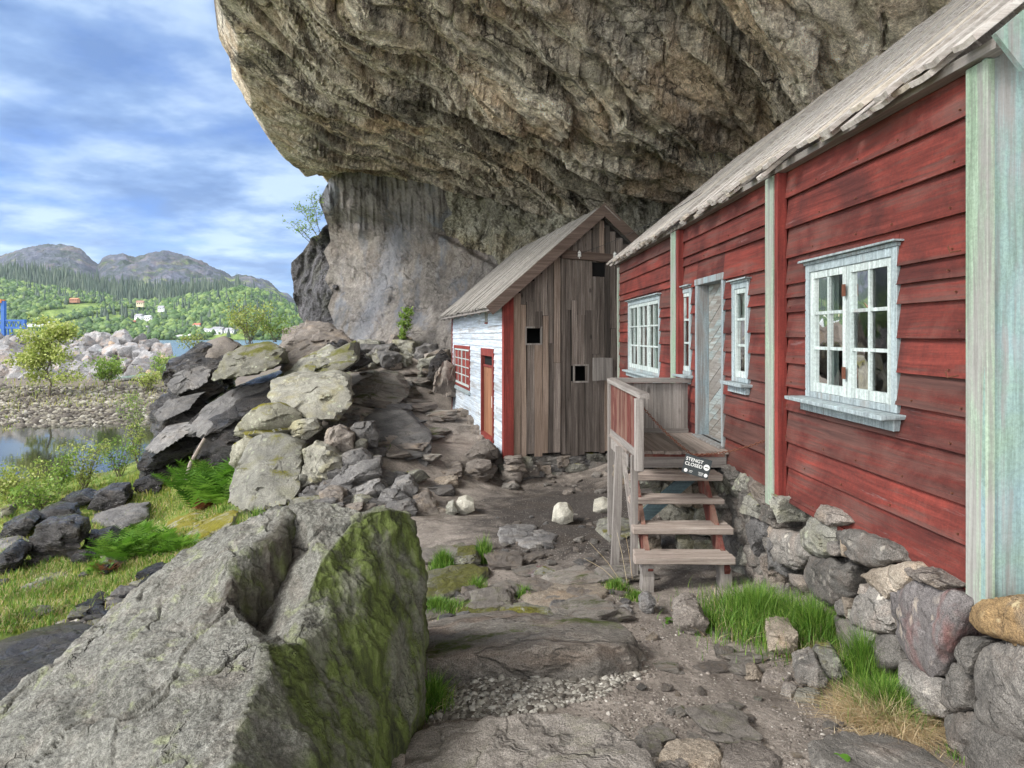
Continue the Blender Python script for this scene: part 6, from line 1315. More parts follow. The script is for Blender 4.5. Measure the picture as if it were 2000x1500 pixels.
rock([(745, 1500, 2.9), (760, 1480, 2.9), (785, 1500, 2.8), (790, 1540, 2.7), (750, 1560, 2.7)], 2.8, .2, 'brown', 'small reddish rock under the lower right corner of the front boulder', n=4)
# grassy slope on the left
def lrock(poly, mat, lb, thick=.7, **kw): return yard(poly, mat, lb, thick, **kw)
lrock([(168, 995), (178, 970), (205, 956), (242, 955), (250, 975), (235, 1000), (200, 1003)], 'dark', 'wet black block in the grass with a sloping lit top', n=5)
lrock([(183, 1012), (200, 998), (240, 985), (290, 980), (288, 1002), (240, 1026), (215, 1022)], 'blue', 'flat pale purple slab lying in the grass', n=5)
lrock([(52, 1085), (55, 1050), (70, 1025), (130, 1020), (158, 1030), (160, 1060), (138, 1088), (80, 1095)], 'dark', 'big dark block with a flat pale top in the grass', n=5, chips=2)
lrock([(55, 1030), (65, 1005), (95, 992), (140, 996), (148, 1018), (120, 1030)], 'dark', 'slanting slab behind the big dark block', n=4)
lrock([(100, 992), (120, 975), (160, 966), (182, 975), (165, 988), (130, 998)], 'dark', 'low dark ridge of rock behind the wet black block')
lrock([(0, 1055), (0, 1030), (50, 1010), (70, 1020), (50, 1050)], 'dark', 'dark rock at the left edge above the big dark block')
lrock([(0, 1075), (0, 1052), (40, 1045), (62, 1058), (30, 1078)], 'blue', 'grey flat rock at the left edge of the grass')
lrock([(-10, 1125), (-5, 1085), (20, 1076), (40, 1092), (30, 1120)], 'dark', 'small black rock cut by the left edge of the picture')
lrock([(130, 1100), (140, 1086), (165, 1084), (175, 1096), (155, 1106)], 'dark', 'small dark stone in front of the big dark block', .3)
lrock([(150, 1080), (165, 1050), (210, 1040), (228, 1055), (200, 1075)], 'dark', 'wedge of dark rock right of the big dark block', .5)
lrock([(310, 1050), (330, 1015), (380, 998), (400, 1003), (380, 1030), (345, 1055)], 'mossy', 'yellow mossed end of the half buried slab', .6)
lrock([(330, 1048), (380, 1008), (430, 990), (462, 1000), (452, 1020), (400, 1045), (370, 1055)], 'mossy', 'half buried slab thick with yellow moss beside the ferns', .7, n=5)
lrock([(68, 1135), (80, 1122), (120, 1116), (132, 1124), (100, 1138)], 'grey', 'flat grey plate lying in the straw coloured grass', .5, n=4)
lrock([(258, 960), (262, 940), (290, 932), (318, 945), (308, 962), (280, 968)], 'dark', 'dark boulder below the foot of the outcrop', .6)
lrock([(0, 1012), (0, 995), (18, 990), (24, 1005), (12, 1014)], 'olive', 'small round olive boulder by the shrubs', .5, n=4)
lrock([(-60, 1400, 5), (-60, 1270, 5.6), (60, 1225, 5.9), (150, 1208, 6.1), (205, 1232, 5.6), (190, 1270, 5.2), (120, 1330, 4.7)], 'dark', 'low dark purple bedrock rising left of the front boulder', 1., n=5, amp=.05)

# small loose stones: a few shared shapes, every stone its own object
PROTO = {}
def proto_rock(mat, k, n=4):
    key = (mat, k, n)
    if key not in PROTO:
        r_ = np.random.RandomState(900+k); P, F = rock_arrays(box_pts(r_, 1, r_.uniform(.7, 1), r_.uniform(.45, .8), .22), n=n, amp=.07, seed=k+40, chips=7, freq=2.5, chipd=.92); P[:, 2] -= P[:, 2].min()+.12; PROTO[key] = sharp(mesh_np('stone', P, F, M[mat], True))
    return PROTO[key]
def loose(name, p, s, mat, label, group, cat='stone', k=None, n=4, flat=1., tilt=.25):
    k = RNG.randint(7) if k is None else k; o_ = link(name, proto_rock(mat, k, n), loc=p); o_.scale = (s*RNG.uniform(.85, 1.2), s*RNG.uniform(.8, 1.1), s*flat*RNG.uniform(.8, 1.1)); o_.rotation_euler = (RNG.uniform(-tilt, tilt), RNG.uniform(-tilt, tilt), RNG.uniform(0, 6.3)); return tag(o_, label, cat, group)
TONE = dict(slab='veined', slab2='worn', blue='slate grey', brown='brown', grey='light grey', pale='pale', tan='tan', dark='black', olive='olive', found='dark grey')
def zone(v, r, names): return names[min(int((v-r[0])/(r[1]-r[0])*len(names)), len(names)-1)]
def field(n, pxr, pyr, sr, mats, name, label, group, cond=None, zy=('far', 'middle', 'near'), zx=('left', 'centre', 'right'), **kw):
    c_ = 0; tries = 0
    while c_ < n and tries < n*30:
        tries += 1; px, py = RNG.uniform(*pxr), RNG.uniform(*pyr)
        if cond and not cond(px, py): continue
        p = gpt(px, py); s = RNG.uniform(*sr)*(RNG.uniform(.5, 1.)); mt = mats[RNG.randint(len(mats))]; big_ = 'larger' if s > sr[0]+.45*(sr[1]-sr[0]) else 'smaller'
        loose(name, p, s, mt, f'{big_} {TONE[mt]} {label}, {zone(py, pyr, zy)} {zone(px, pxr, zx)}', group, **kw); c_ += 1
field(95, (585, 830), (885, 1000), (.18, .52), ['blue', 'blue', 'brown', 'grey'], 'scree_stone', 'stone in the scree by the stone steps', 'scree stones between the boulders and the steps', cond=lambda a, b: b > 880+max(0, (700-a))*.35 and not (735 < a < 845 and b < 930), flat=.8)
field(62, (688, 885), (672, 722), (.45, 1.05), ['brown', 'grey', 'pale', 'blue'], 'tumbled_stone', 'block in the bank below the cliff', 'stones of the bank below the cliff', flat=.9)
field(40, (700, 880), (722, 775), (.2, .5), ['brown', 'grey', 'tan'], 'path_stone', 'stone on the ground by the white house', 'stones on the ground beside the white house', flat=.6)
field(40, (640, 790), (800, 900), (.15, .4), ['brown', 'grey', 'blue'], 'path_stone', 'stone on the bedrock along the path', 'stones along the bedrock path', flat=.6)
field(70, (150, 440), (1085, 1235), (.12, .38), ['blue', 'grey', 'dark', 'olive'], 'rubble_stone', 'rubble stone behind the front boulder', 'rubble behind the front boulder', cond=lambda a, b: abs(b-(1232-(a-150)*.52)) < 34, flat=.55)
field(30, (0, 260), (960, 1210), (.12, .4), ['dark', 'blue', 'grey'], 'field_stone', 'stone in the grassy slope', 'stones scattered in the grassy slope', flat=.6)
field(46, (960, 1190), (1000, 1110), (.05, .15), ['brown', 'blue', 'found'], 'yard_stone', 'stone on the dark yard soil', 'small stones in the yard', flat=.6)
field(60, (820, 1240), (1090, 1215), (.06, .2), ['brown', 'grey', 'tan', 'blue'], 'edge_stone', 'stone between the path slabs', 'small stones between the path slabs', flat=.6)
field(34, (690, 870), (745, 905), (.35, 1.0), ['blue', 'slab', 'brown'], 'bedrock_stone', 'slab of the rough ground along the upper path', 'slabs along the upper path', flat=.28, tilt=.12)
field(26, (830, 1240), (1085, 1215), (.22, .5), ['slab', 'brown', 'slab2', 'grey'], 'path_slab', 'flat slab set in the path', 'flat slabs set in the path', flat=.32, tilt=.08)
field(14, (1240, 1480), (1230, 1490), (.14, .34), ['slab', 'brown', 'slab2'], 'path_slab', 'flat stone trodden into the gravel path', 'flat stones trodden into the path', flat=.3, tilt=.08)
field(46, (1250, 1700), (1200, 1480), (.03, .09), ['brown', 'tan', 'grey', 'found'], 'path_pebble', 'pebble on the gravel path', 'small stones on the path', flat=.6)
field(30, (985, 1210), (905, 965), (.08, .22), ['found', 'brown'], 'footing_stone', 'stone fallen below the brown house', 'fallen stones below the brown house', flat=.7)

def gravel(name, pts, sizes, mat, label, flat=.6):
    V0, F0 = ico(1); rs = np.random.RandomState(len(pts)); V1 = V0*(1+.5*perlin(V0*2.3+1))[:, None]
    o_ = scatter_blobs(name, pts, sizes, (V1, F0), mat, (1, .8, flat), .35); return tag(o_, label, 'gravel', kind='stuff')
def pmat(name, stops, rough=.85):
    m_, t_, b = new_mat(name); isl = t_.new('ShaderNodeNewGeometry').outputs['Random Per Island']; c = t_.new('ShaderNodeTexCoord').outputs['Object']
    col = t_.ramp(isl, stops); n_ = t_.noise(c, 60, 4, .7); t_.put(b.inputs['Base Color'], t_.mix(1., col, t_.rng(n_, .3, .7, .65, 1.35), 'MULTIPLY')); b.inputs['Roughness'].default_value = rough; t_.put(b.inputs['Normal'], t_.bump(n_, .6, .006)); return m_
M['gravel'] = pmat('pale_gravel', [(0, (.07, .06, .05)), (.35, (.17, .155, .135)), (.75, (.30, .285, .25)), (1, (.48, .46, .42))])
M['grit'] = pmat('path_grit', [(0, (.09, .075, .065)), (.6, (.19, .165, .145)), (.93, (.30, .27, .24)), (1, (.48, .45, .41))])
M['bank'] = pmat('bank_rubble', [(0, (.05, .042, .035)), (.4, (.105, .092, .078)), (.75, (.18, .165, .125)), (1, (.32, .30, .26))])
pts, sz_ = [], []
N_ = 5200; t_ = RNG.rand(N_); px = 850+t_*390+RNG.normal(size=N_)*10; mid = np.interp(t_, [0, .3, .6, 1], [1385, 1355, 1338, 1300]); wd_ = np.interp(t_, [0, .35, .8, 1], [20, 48, 44, 20]); py = mid+RNG.uniform(-1, 1, N_)*wd_
pts = gpts(px, py, 2.4)+[0, 0, .004]; sz_ = RNG.uniform(.005, .017, N_)*np.where(RNG.rand(N_) < .07, 2., 1)
gravel('pale_gravel', pts, sz_, M['gravel'], 'strip of pale crushed gravel between the two flat bedrock slabs')
pts, sz_ = [], []
N_ = 14000; P_ = gpts(RNG.uniform(820, 1760, N_), RNG.uniform(1060, 1500, N_), 2.2); r_ = fbm(P_*[1.2, 1.2, 0]+[0, 0, 3.], 3); k_ = (r_ > -.15) | (RNG.rand(N_) < .2); pts = P_[k_]+[0, 0, .001]; sz_ = RNG.uniform(.003, .009, k_.sum())*np.where(RNG.rand(k_.sum()) < .05, 2.4, 1)
gravel('path_grit', pts, sz_, M['grit'], 'loose grit and pebbles strewn over the trodden path')
pts, sz_ = [], []
N_ = 7000; px, py = RNG.uniform(-60, 330, N_), RNG.uniform(755, 872, N_); k_ = py < 868-px*.12+RNG.uniform(-4, 8, N_); pts = gpts(px[k_], py[k_], 22)+[0, 0, .02]; sz_ = RNG.uniform(.04, .17, k_.sum())*np.where(RNG.rand(k_.sum()) < .06, 1.7, 1)
gravel('bank_rubble', pts, sz_, M['bank'], 'bank of broken brown stones on the far side of the creek')
pts, sz_ = [], []
N_ = 3000; px, py = RNG.uniform(0, 460, N_), RNG.uniform(1080, 1260, N_); k_ = np.abs(py-(1238-(px-150)*.50)) < 40; pts = gpts(px[k_], py[k_], 3.6)+[0, 0, .01]; sz_ = RNG.uniform(.012, .06, k_.sum())
gravel('slope_rubble', pts, sz_, M['gravel'], 'fine grey rubble along the far edge of the front boulder', .5)

# breakwater
VAR = [('break', 'angular grey quarry boulder heaped in the breakwater'), ('break_tan', None), ('break_green', None)]
def mound(px, q): 
    top = np.interp(px, [-60, 0, 60, 110, 170, 230, 290, 322, 335], [652, 655, 662, 668, 652, 653, 662, 690, 738]); base = np.interp(px, [-60, 100, 200, 335], [728, 735, 742, 748]); return base+(top-base)*q
k = 0
tans = {(4, 30), (3, 11), (1, 7), (5, 22)}; cnt = {'t': 0, 'g': 0}
for r_ in range(7):
    q_ = r_/6.; npx = 19
    for i in range(npx):
        px = -50+380*i/(npx-1)+RNG.uniform(-9, 9)+(10 if r_ % 2 else 0)
        if px > 330: continue
        py = mound(px, q_)+8; D = 47+q_*11; p = at(px, py, D); mt = 'break'; lb = 'grey boulder in the '+zone(r_, (0, 6.99), ('lowest rows', 'middle rows', 'upper rows', 'crest'))+' of the breakwater, '+zone(px, (0, 330), ('left end', 'left of centre', 'right of centre', 'seaward end')); gp_ = 'grey boulders heaped in the breakwater'
        if (r_, i) in ((1, 16), (4, 17), (3, 3), (5, 12)): mt = 'break_tan'; lb = ['tan boulder in the breakwater at the foot of its seaward end', 'orange tan boulder in the breakwater behind the little tree', 'tan boulder near the top right of the breakwater heap', 'tan topped boulder on the crest of the breakwater'][cnt['t']]; cnt['t'] += 1; gp_ = None
        elif (r_, i) in ((3, 17), (1, 2), (4, 11)): mt = 'break_green'; lb = ['greenish boulder low at the left of the breakwater', 'greenish boulder near the right end of the breakwater', 'pale green boulder in the upper middle of the breakwater'][cnt['g']]; cnt['g'] += 1; gp_ = None
        s = RNG.uniform(.95, 1.9)*(.9+.1*q_); loose('breakwater_boulder', p-Vector((0, 0, s*.3)), s, mt, lb, gp_, 'boulder', n=4, flat=1.2, tilt=.9)
md = MB(); V = []; npx, nq = 60, 10
for i in range(npx):
    for j in range(nq): px = -110+445*i/(npx-1); q_ = j/(nq-1); p = at(px, mound(px, q_*.85)+20, 50.5+q_*12); V.append((p.x, p.y, p.z+random.uniform(-.2, .2)))
tag(link('breakwater_core', mesh_np('breakwater_core', np.array(V), grid_faces(npx, nq), M['bank'], False)), 'dark rubble filling behind the breakwater boulders', 'rubble', kind='stuff')
# ---------------------------------------------------------------- plants
def leaf_quads(P, D_, L_, Wd_, rs, curl=.2):
    """one pointed leaf per row of P: 4 vertices, 2 triangles as a quad"""
    n = len(P); D_ = D_/np.linalg.norm(D_, axis=1)[:, None]; r_ = rs.normal(size=(n, 3)); S = np.cross(D_, r_); S /= np.maximum(np.linalg.norm(S, axis=1), 1e-6)[:, None]
    L_ = np.broadcast_to(L_, n)[:, None]; Wd_ = np.broadcast_to(Wd_, n)[:, None]; N_ = np.cross(D_, S)
    V = np.stack([P, P+D_*L_*.5+S*Wd_*.5, P+D_*L_+N_*L_*curl, P+D_*L_*.5-S*Wd_*.5], 1).reshape(-1, 3); return V, np.arange(4*n).reshape(n, 4)
def blades(P, H, rs, lean=.35, width=.006, segs=3, dirb=None):
    """curved grass blades from points P with heights H"""
    n = len(P); a = rs.uniform(0, 6.28, n); l = rs.uniform(.1, 1, n)*lean; d_ = np.stack([np.cos(a), np.sin(a), 0*a], 1)
    if dirb is not None: d_ = d_*.6+np.array(dirb); d_ /= np.linalg.norm(d_, axis=1)[:, None]
    s_ = np.stack([-np.sin(a+rs.uniform(-1, 1, n)), np.cos(a), 0*a], 1); w_ = width*rs.uniform(.6, 1.3, n); rows_ = []
    for k in range(segs+1):
        t_ = k/segs; c_ = P+np.stack([0*H, 0*H, H*t_*(1-.25*l*t_)], 1)+d_*(H*l*t_**2)[:, None]
        if k < segs: ww = (w_*(1-.75*t_**1.5)/2)[:, None]; rows_ += [c_-s_*ww, c_+s_*ww]
        else: rows_ += [c_]
    m_ = 2*segs+1; V = np.stack(rows_, 1).reshape(-1, 3); F = []; base = (np.arange(n)*m_)[:, None]
    for k in range(segs-1): F += [base+np.array([2*k, 2*k+1, 2*k+3]), base+np.array([2*k, 2*k+3, 2*k+2])]
    F.append(base+np.array([2*segs-2, 2*segs-1, 2*segs])); return V, np.vstack(F)
def join(parts):
    V, F, fm = [], [], []; n = 0
    for i, (v, f) in enumerate(parts): V.append(v); F.append(f+n); n += len(v); fm += [i]*len(f)
    return np.vstack(V), np.vstack(F), fm
def tuft(px, py, r, h, n, label, straw=.0, mat='grass', group=None, ymin=1.3, lean=.6, seed=0, width=.006, sy=1.0, name='grass_tuft', cat='grass tuft', droop=None):
    rs = np.random.RandomState(seed+int(px)); p = gpt(px, py, ymin); ns = int(n*straw); parts = []; mats = []
    for cnt_, mt, hh in ((n-ns, mat, 1.), (ns, 'straw', .7)):
        if cnt_ <= 0: continue
        a = rs.uniform(0, 6.28, cnt_); rr = np.abs(rs.normal(size=cnt_))*.55*r if droop is None else np.sqrt(rs.rand(cnt_))*r; X_ = p.x+rr*np.cos(a); Y_ = p.y+rr*np.sin(a)*sy; P = np.stack([X_, Y_, ground_fast(X_, Y_)-.01], 1)
        H = h*rs.uniform(.45, 1.1, cnt_)*hh*np.clip(1.15-.5*rr/r, .4, 1.2); parts.append(blades(P, H, rs, lean if mt != 'straw' else lean*1.8, width, dirb=droop)); mats.append(M[mt])
    V, F, fm = join(parts); V = V-np.array(p); return tag(link(name, mesh_np(name, V, F, None, False, fm=fm, mats=mats), loc=p), label, cat, group)
tuft(1480, 1225, .46, .31, 6000, 'lush green grass clump against the footing between the steps and the near corner', straw=.14, seed=1, width=.005, sy=1.25, lean=.8)
tuft(1590, 1258, .30, .34, 3000, 'tall arching grass clump against the footing beside the square brown block', straw=.18, seed=2, width=.005, lean=.9)
tuft(1735, 1395, .25, .22, 2600, 'green grass clump at the foot of the purple stone', straw=.1, seed=3, width=.004, lean=1.0)
tuft(1730, 1412, .24, .17, 3600, 'straw coloured dry grass lying round the green clump below the purple stone', mat='straw', seed=33, width=.004, lean=1.8, name='dry_grass', cat='dry grass')
tuft(1600, 1290, .15, .13, 900, 'dry grass behind the square brown block', mat='straw', seed=34, width=.004, lean=1.6, name='dry_grass', cat='dry grass')
tuft(1690, 1330, .19, .34, 1700, 'upright green grass behind the straw coloured clump', straw=.08, seed=4, width=.004, lean=.6)
tuft(840, 1385, .13, .20, 1100, 'grass tuft between the front boulder and the gravel', straw=.12, seed=5, lean=.8, width=.005)
tuft(945, 1098, .12, .28, 520, 'slim upright grass tuft at the edge of the dark yard', seed=6, lean=.35, width=.008)
tuft(865, 1110, .13, .20, 1100, 'grass growing between the mossy slabs right of the front boulder', seed=7, width=.008)
tuft(850, 1195, .30, .13, 2600, 'grass patch behind the broad flat bedrock slab', straw=.12, seed=8, sy=.7, width=.006)
tuft(930, 1160, .12, .17, 1100, 'wispy grass in front of the broad mossy slab', straw=.4, seed=9, width=.005)
tuft(1025, 1165, .10, .12, 260, 'small grass tuft at the left end of the wide tan slab', seed=10, width=.006)
tuft(1110, 1130, .07, .08, 200, 'tiny grass tuft by the rounded flat stone', seed=11, width=.006)
tuft(1205, 1155, .12, .13, 1200, 'grass by the foot of the wooden steps', straw=.35, seed=12, width=.005)
tuft(1240, 1172, .09, .10, 900, 'low grass in front of the left foot of the wooden steps', straw=.2, seed=13, width=.005)
tuft(1378, 1238, .08, .06, 260, 'small green sprig beside the roundish path stone', seed=14, width=.005)
tuft(1885, 1480, .10, .12, 240, 'thin grass at the bottom of the near footing', seed=15, width=.005)
tuft(700, 985, .2, .12, 200, 'few grass blades among the scree stones', straw=.5, seed=16, width=.008)
tuft(735, 872, .22, .14, 200, 'little grass beside the flat fronted block', seed=17, width=.012)
tuft(500, 1020, .3, .22, 400, 'sparse grass at the foot of the big blunt boulder', straw=.3, seed=18, width=.01)
# dry bents beside the steps
rs = np.random.RandomState(77); m_ = MB(); p0 = gpt(1215, 1150)
for (a, b) in (((1222, 1150), (1152, 1060)), ((1215, 1145), (1140, 1090)), ((1225, 1140), (1205, 1040)), ((1235, 1130), (1222, 1045))):
    q0, q1 = at(*a, p0.y), at(*b, p0.y+.1); m_.tube([q0, q0.lerp(q1, .5)+Vector((0, 0, .03)), q1], .0025, .0012, 4)
o_ = m_.build('dry_stalks', M['straw'], off=p0); o_.location = p0; tag(o_, 'dry straw stalks leaning beside the leg of the wooden steps', 'stalks')
# broad leaved weed
def weed(px, py, r, n, label, seed):
    rs = np.random.RandomState(seed); p = gpt(px, py); P = np.tile(np.array([0, 0, .01]), (n, 1)); a = rs.uniform(0, 6.28, n); el = rs.uniform(.1, .9, n)
    D_ = np.stack([np.cos(a)*np.cos(el), np.sin(a)*np.cos(el), np.sin(el)], 1); vs, fs = [], []
    for i in range(n):
        L_ = r*rs.uniform(.6, 1.1); s_ = np.cross(D_[i], [0, 0, 1]); s_ /= np.linalg.norm(s_); b0 = len(vs)
        for k, (t_, w_) in enumerate([(0, .02), (.25, .12), (.5, .26), (.75, .24), (.93, .1), (1, .0)]):
            c_ = P[i]+D_[i]*L_*t_+np.array([0, 0, -.35*L_*t_**2]); vs += [c_-s_*w_*L_+[0, 0, .03*r], c_, c_+s_*w_*L_+[0, 0, .03*r]]
            if k: q = b0+3*k; fs += [[q-3, q-2, q+1, q], [q-2, q-1, q+2, q+1]]
    return tag(link('broadleaf_weed', mesh_np('broadleaf_weed', np.array(vs), np.array(fs), M['fern'], True), loc=p), label, 'weed')
weed(1638, 1500, .10, 22, 'broad leaved green weed on the flat slab at the bottom of the path', 3)
weed(1303, 1215, .05, 12, 'tiny leafy weed left of the roundish path stone', 4)
# turf of the slope
rs = np.random.RandomState(31)
def turf(name, n, pxr, pyr, hr, mat, label, cond, width, lean=.7, ymin=3.8):
    P = []; 
    px = rs.uniform(*pxr, n); py = rs.uniform(*pyr, n); k_ = cond(px, py); px, py = px[k_], py[k_]
    G = gpts(px, py, ymin); G = G[G[:, 1] < 60]; Y_ = G[:, 1]+rs.uniform(-.012, .012, len(G))*G[:, 1]; X_ = G[:, 0]; cl = fbm(np.stack([X_*1.4, Y_*1.4, X_*0], 1), 3)
    k_ = cl > rs.uniform(-.75, .25, len(cl)); X_, Y_, cl = X_[k_], Y_[k_], cl[k_]; P = np.stack([X_, Y_, ground_fast(X_, Y_)-.01], 1)
    H = rs.uniform(*hr, len(P))*(1+.6*np.clip(cl, -.5, 1)); V, F = blades(P, H, rs, lean, width); return tag(link(name, mesh_np(name, V, F, M[mat])), label, 'grass', kind='stuff')
c1 = lambda a, b: (b > 925+np.maximum(0, 120-a)*.1) & (b < 1250-np.maximum(a-60, 0)*.53) & ~((a > 440) & (b < 1000)) & (b > 900+(a < 250)*30)
turf('slope_grass', 30000, (0, 480), (930, 1240), (.05, .13), 'grass', 'green grass of the slope on the left', c1, .010)
turf('slope_yellow_grass', 26000, (0, 480), (930, 1240), (.04, .10), 'grass_y', 'yellowing grass mixed into the slope on the left', c1, .009)
turf('slope_straw', 22000, (0, 420), (960, 1235), (.04, .10), 'straw', 'flattened straw in the turf of the slope', c1, .008, lean=1.6)
def lawn(name, n, x0, x1, y0, y1, hr, mat, label, width, lean, cond):
    X_ = rs.uniform(x0, x1, n); Y_ = rs.uniform(y0, y1, n); cl = fbm(np.stack([X_*1.2, Y_*1.2, X_*0+2], 1), 3); k_ = (cl > rs.uniform(-.6, .3, n)) & cond(X_, Y_); X_, Y_, cl = X_[k_], Y_[k_], cl[k_]; P = np.stack([X_, Y_, ground_fast(X_, Y_)-.01], 1)
    V, F = blades(P, rs.uniform(*hr, len(P))*(1+.5*cl), rs, lean, width); return tag(link(name, mesh_np(name, V, F, M[mat])), label, 'grass', kind='stuff')
lawn('outer_slope_grass', 26000, -13, -2.6, 1.5, 13, (.05, .14), 'grass_y', 'grass of the slope beyond the front boulder', .011, .7, lambda x, y: x+.13*y < -1.9)
turf('bank_grass', 2600, (0, 330), (738, 860), (.15, .38), 'grass_y', 'thin yellow grass along the far bank of the creek', lambda a, b: (b < 800) | (a < 40), .04, ymin=24)
turf('pondside_grass', 3500, (0, 330), (900, 1000), (.08, .20), 'grass_y', 'rank grass around the near shore of the creek', lambda a, b: b > 915, .018, ymin=12)

# ferns
def fern(px, py, r, n, label, seed, mat='fern', flat=.3, group=None, name='fern', cat='fern'):
    rs = np.random.RandomState(seed); p = gpt(px, py, 5); Vs, Fs = [], []; k = 0
    for i in range(n):
        a = rs.uniform(0, 6.28); el = rs.uniform(.75, 1.5); L_ = r*rs.uniform(.6, 1.1); o_ = np.array([rs.normal()*.25*r, rs.normal()*.25*r, 0]); d_ = np.array([math.cos(a)*math.cos(el), math.sin(a)*math.cos(el), math.sin(el)]); s_ = np.array([-math.sin(a), math.cos(a), 0]); m_ = 12
        prev = None
        for j in range(2, m_):
            t_ = j/m_; c_ = o_+d_*L_*t_+np.array([math.cos(a)*.25*L_*t_**2, math.sin(a)*.25*L_*t_**2, -.30*L_*t_**2.4]); w_ = .27*L_*math.sin(math.pi*min(1, t_*1.05))**.8+.01; wd = d_*.024*L_
            Vs += [c_-wd, c_+wd, c_+s_*w_+d_*.07*L_+rs.normal(size=3)*.012*L_, c_-s_*w_+d_*.07*L_+rs.normal(size=3)*.012*L_]; Fs += [[k, k+1, k+2], [k, k+3, k+1]]
            if prev is not None: Vs.append(c_+s_*.004); Fs.append([prev+1, k, k+4]); prev = k; k += 5
            else: prev = k; k += 4
    return tag(link(name, mesh_np(name, np.array(Vs), np.array(Fs), M[mat]), loc=p), label, cat, group)
fern(428, 985, 1.0, 80, 'tall bright green fern clump against the big blunt boulder', 1); fern(392, 950, .75, 50, 'green fern clump at the foot of the leaning stick', 2); fern(437, 905, .6, 40, 'small fern between the dark outcrop and the mossy knob', 3)
fern(235, 1095, .5, 60, 'low green fern clump above the rubble', 4); fern(300, 1085, .5, 60, 'fern clump in the middle of the slope beside the rubble', 5); fern(270, 1055, .36, 46, 'fern clump behind the two low ones', 6); fern(350, 1078, .34, 40, 'fern clump at the right of the slope, below the mossy slab', 7); fern(190, 1120, .22, 20, 'little fern left of the low clumps', 8)
fern(400, 995, .34, 60, 'heap of dead rust brown fern beside the tall green fern', 9, 'deadfern', name='dead_fern', cat='dead fern'); fern(212, 1118, .2, 30, 'small heap of dead brown fern on the slope', 10, 'deadfern', name='dead_fern', cat='dead fern')
st = at(362, 930, 13.0); m_ = MB(); m_.tube([st-Vector((0, 0, .1)), at(372, 905, 13.1), at(400, 856, 13.3)], .045, .035, 8); o_ = m_.build('wooden_stick', M['tread'], off=st); o_.location = st; tag(o_, 'pale broken pole leaning against the dark outcrop above the ferns', 'pole')

# shrubs and small trees: trunk with limbs, crown of leaves
def tree(name, p, h, w_, nl, leaf, mats, label, cat, seed, stems=1, low=.25, trunk_r=.02, asp=1., lean=(0, 0), dense=1., group=None):
    rs = random.Random(seed); nr = np.random.RandomState(seed); root = empty(name, p, 0, label=label, cat=cat, group=group); mb = MB(); tips = []
    for s_ in range(stems):
        a = rs.uniform(0, 6.28); b0 = Vector((rs.uniform(-.08, .08)*w_*(stems > 1), rs.uniform(-.08, .08)*w_*(stems > 1), 0)); sp = (.35 if stems > 1 else .05)*w_
        top = Vector((math.cos(a)*sp+lean[0]*h, math.sin(a)*sp+lean[1]*h, h*rs.uniform(.75, .98))); path = [b0.lerp(top, t)+Vector((rs.uniform(-1, 1), rs.uniform(-1, 1), 0))*.03*h*(0 < t < 1) for t in (0, .2, .4, .6, .8, 1)]
        mb.tube(path, trunk_r, trunk_r*.25, 6); nb = max(4, int(9*dense))
        for k in range(nb):
            t = low+(1-low)*(k+rs.random())/nb; i = min(int(t*5), 4); q = path[i].lerp(path[i+1], t*5-i); aa = rs.uniform(0, 6.28); L_ = w_*.5*rs.uniform(.5, 1.05)*(1.15-.65*t if stems == 1 else .6)
            e = q+Vector((math.cos(aa)*L_, math.sin(aa)*L_, L_*rs.uniform(.15, .8)*asp)); mid = q.lerp(e, .5)+Vector((0, 0, L_*.12)); mb.tube([q, mid, e], trunk_r*.4, trunk_r*.12, 4); tips += [(q.lerp(mid, .6), .3), (mid, .5), (e, 1)]
            for _ in range(3): e2 = mid.lerp(e, rs.random())+Vector((rs.uniform(-1, 1), rs.uniform(-1, 1), rs.uniform(-.3, .8)))*L_*.4; mb.tube([mid.lerp(e, .3), e2], trunk_r*.2, trunk_r*.08, 3); tips.append((e2, .8))
        tips.append((path[-1], .8))
    mb.build('trunk', M['bark'], root)
    T = np.array([list(t[0]) for t in tips]); wts = np.array([t[1] for t in tips]); k = nr.choice(len(T), nl, p=wts/wts.sum()); P = T[k]+nr.normal(size=(nl, 3))*w_*.055*np.array([1, 1, .8]); D_ = nr.normal(size=(nl, 3))+[0, 0, .3]
    V, F = leaf_quads(P, D_, leaf*nr.uniform(.6, 1.2, nl), leaf*.62*nr.uniform(.7, 1.2, nl), nr); me = mesh_np('crown', V, F, M[mats]); link('crown', me, root); return root
G_ = lambda px, py, ymin=1.3: gpt(px, py, ymin)
tree('young_tree', G_(95, 775, 26), 4.9, 4.2, 5200, .20, 'leaf_y', 'pale yellow green young tree on the far bank in front of the breakwater', 'tree', 1, low=.2, trunk_r=.07, dense=2.2)
tree('bush', G_(205, 755, 26), 1.7, 2.1, 1700, .15, 'leaf', 'rounded green bush on the far bank right of the young tree', 'bush', 2, stems=6, trunk_r=.025)
tree('bush', G_(285, 765, 22), 1.1, 1.9, 900, .14, 'leaf_y', 'yellow green bush on the far bank against the dark outcrop', 'bush', 3, stems=7, trunk_r=.02)
tree('bush', G_(318, 745, 22), 1.8, 1.8, 900, .13, 'leaf', 'small green bush beside the upper left of the outcrop', 'bush', 33, stems=5, trunk_r=.02)
tree('sapling', Vector(at(490, 672, 16.0)), .85, 1.15, 1100, .060, 'leaf_y', 'spreading leafy sapling rooted on top of the outcrop ledge', 'sapling', 4, stems=6, trunk_r=.012)
tree('sapling', Vector(at(535, 668, 16.6)), .55, 1.0, 700, .055, 'leaf', 'small leafy sapling between the ledge and the brown hump', 'sapling', 5, stems=5, trunk_r=.01)
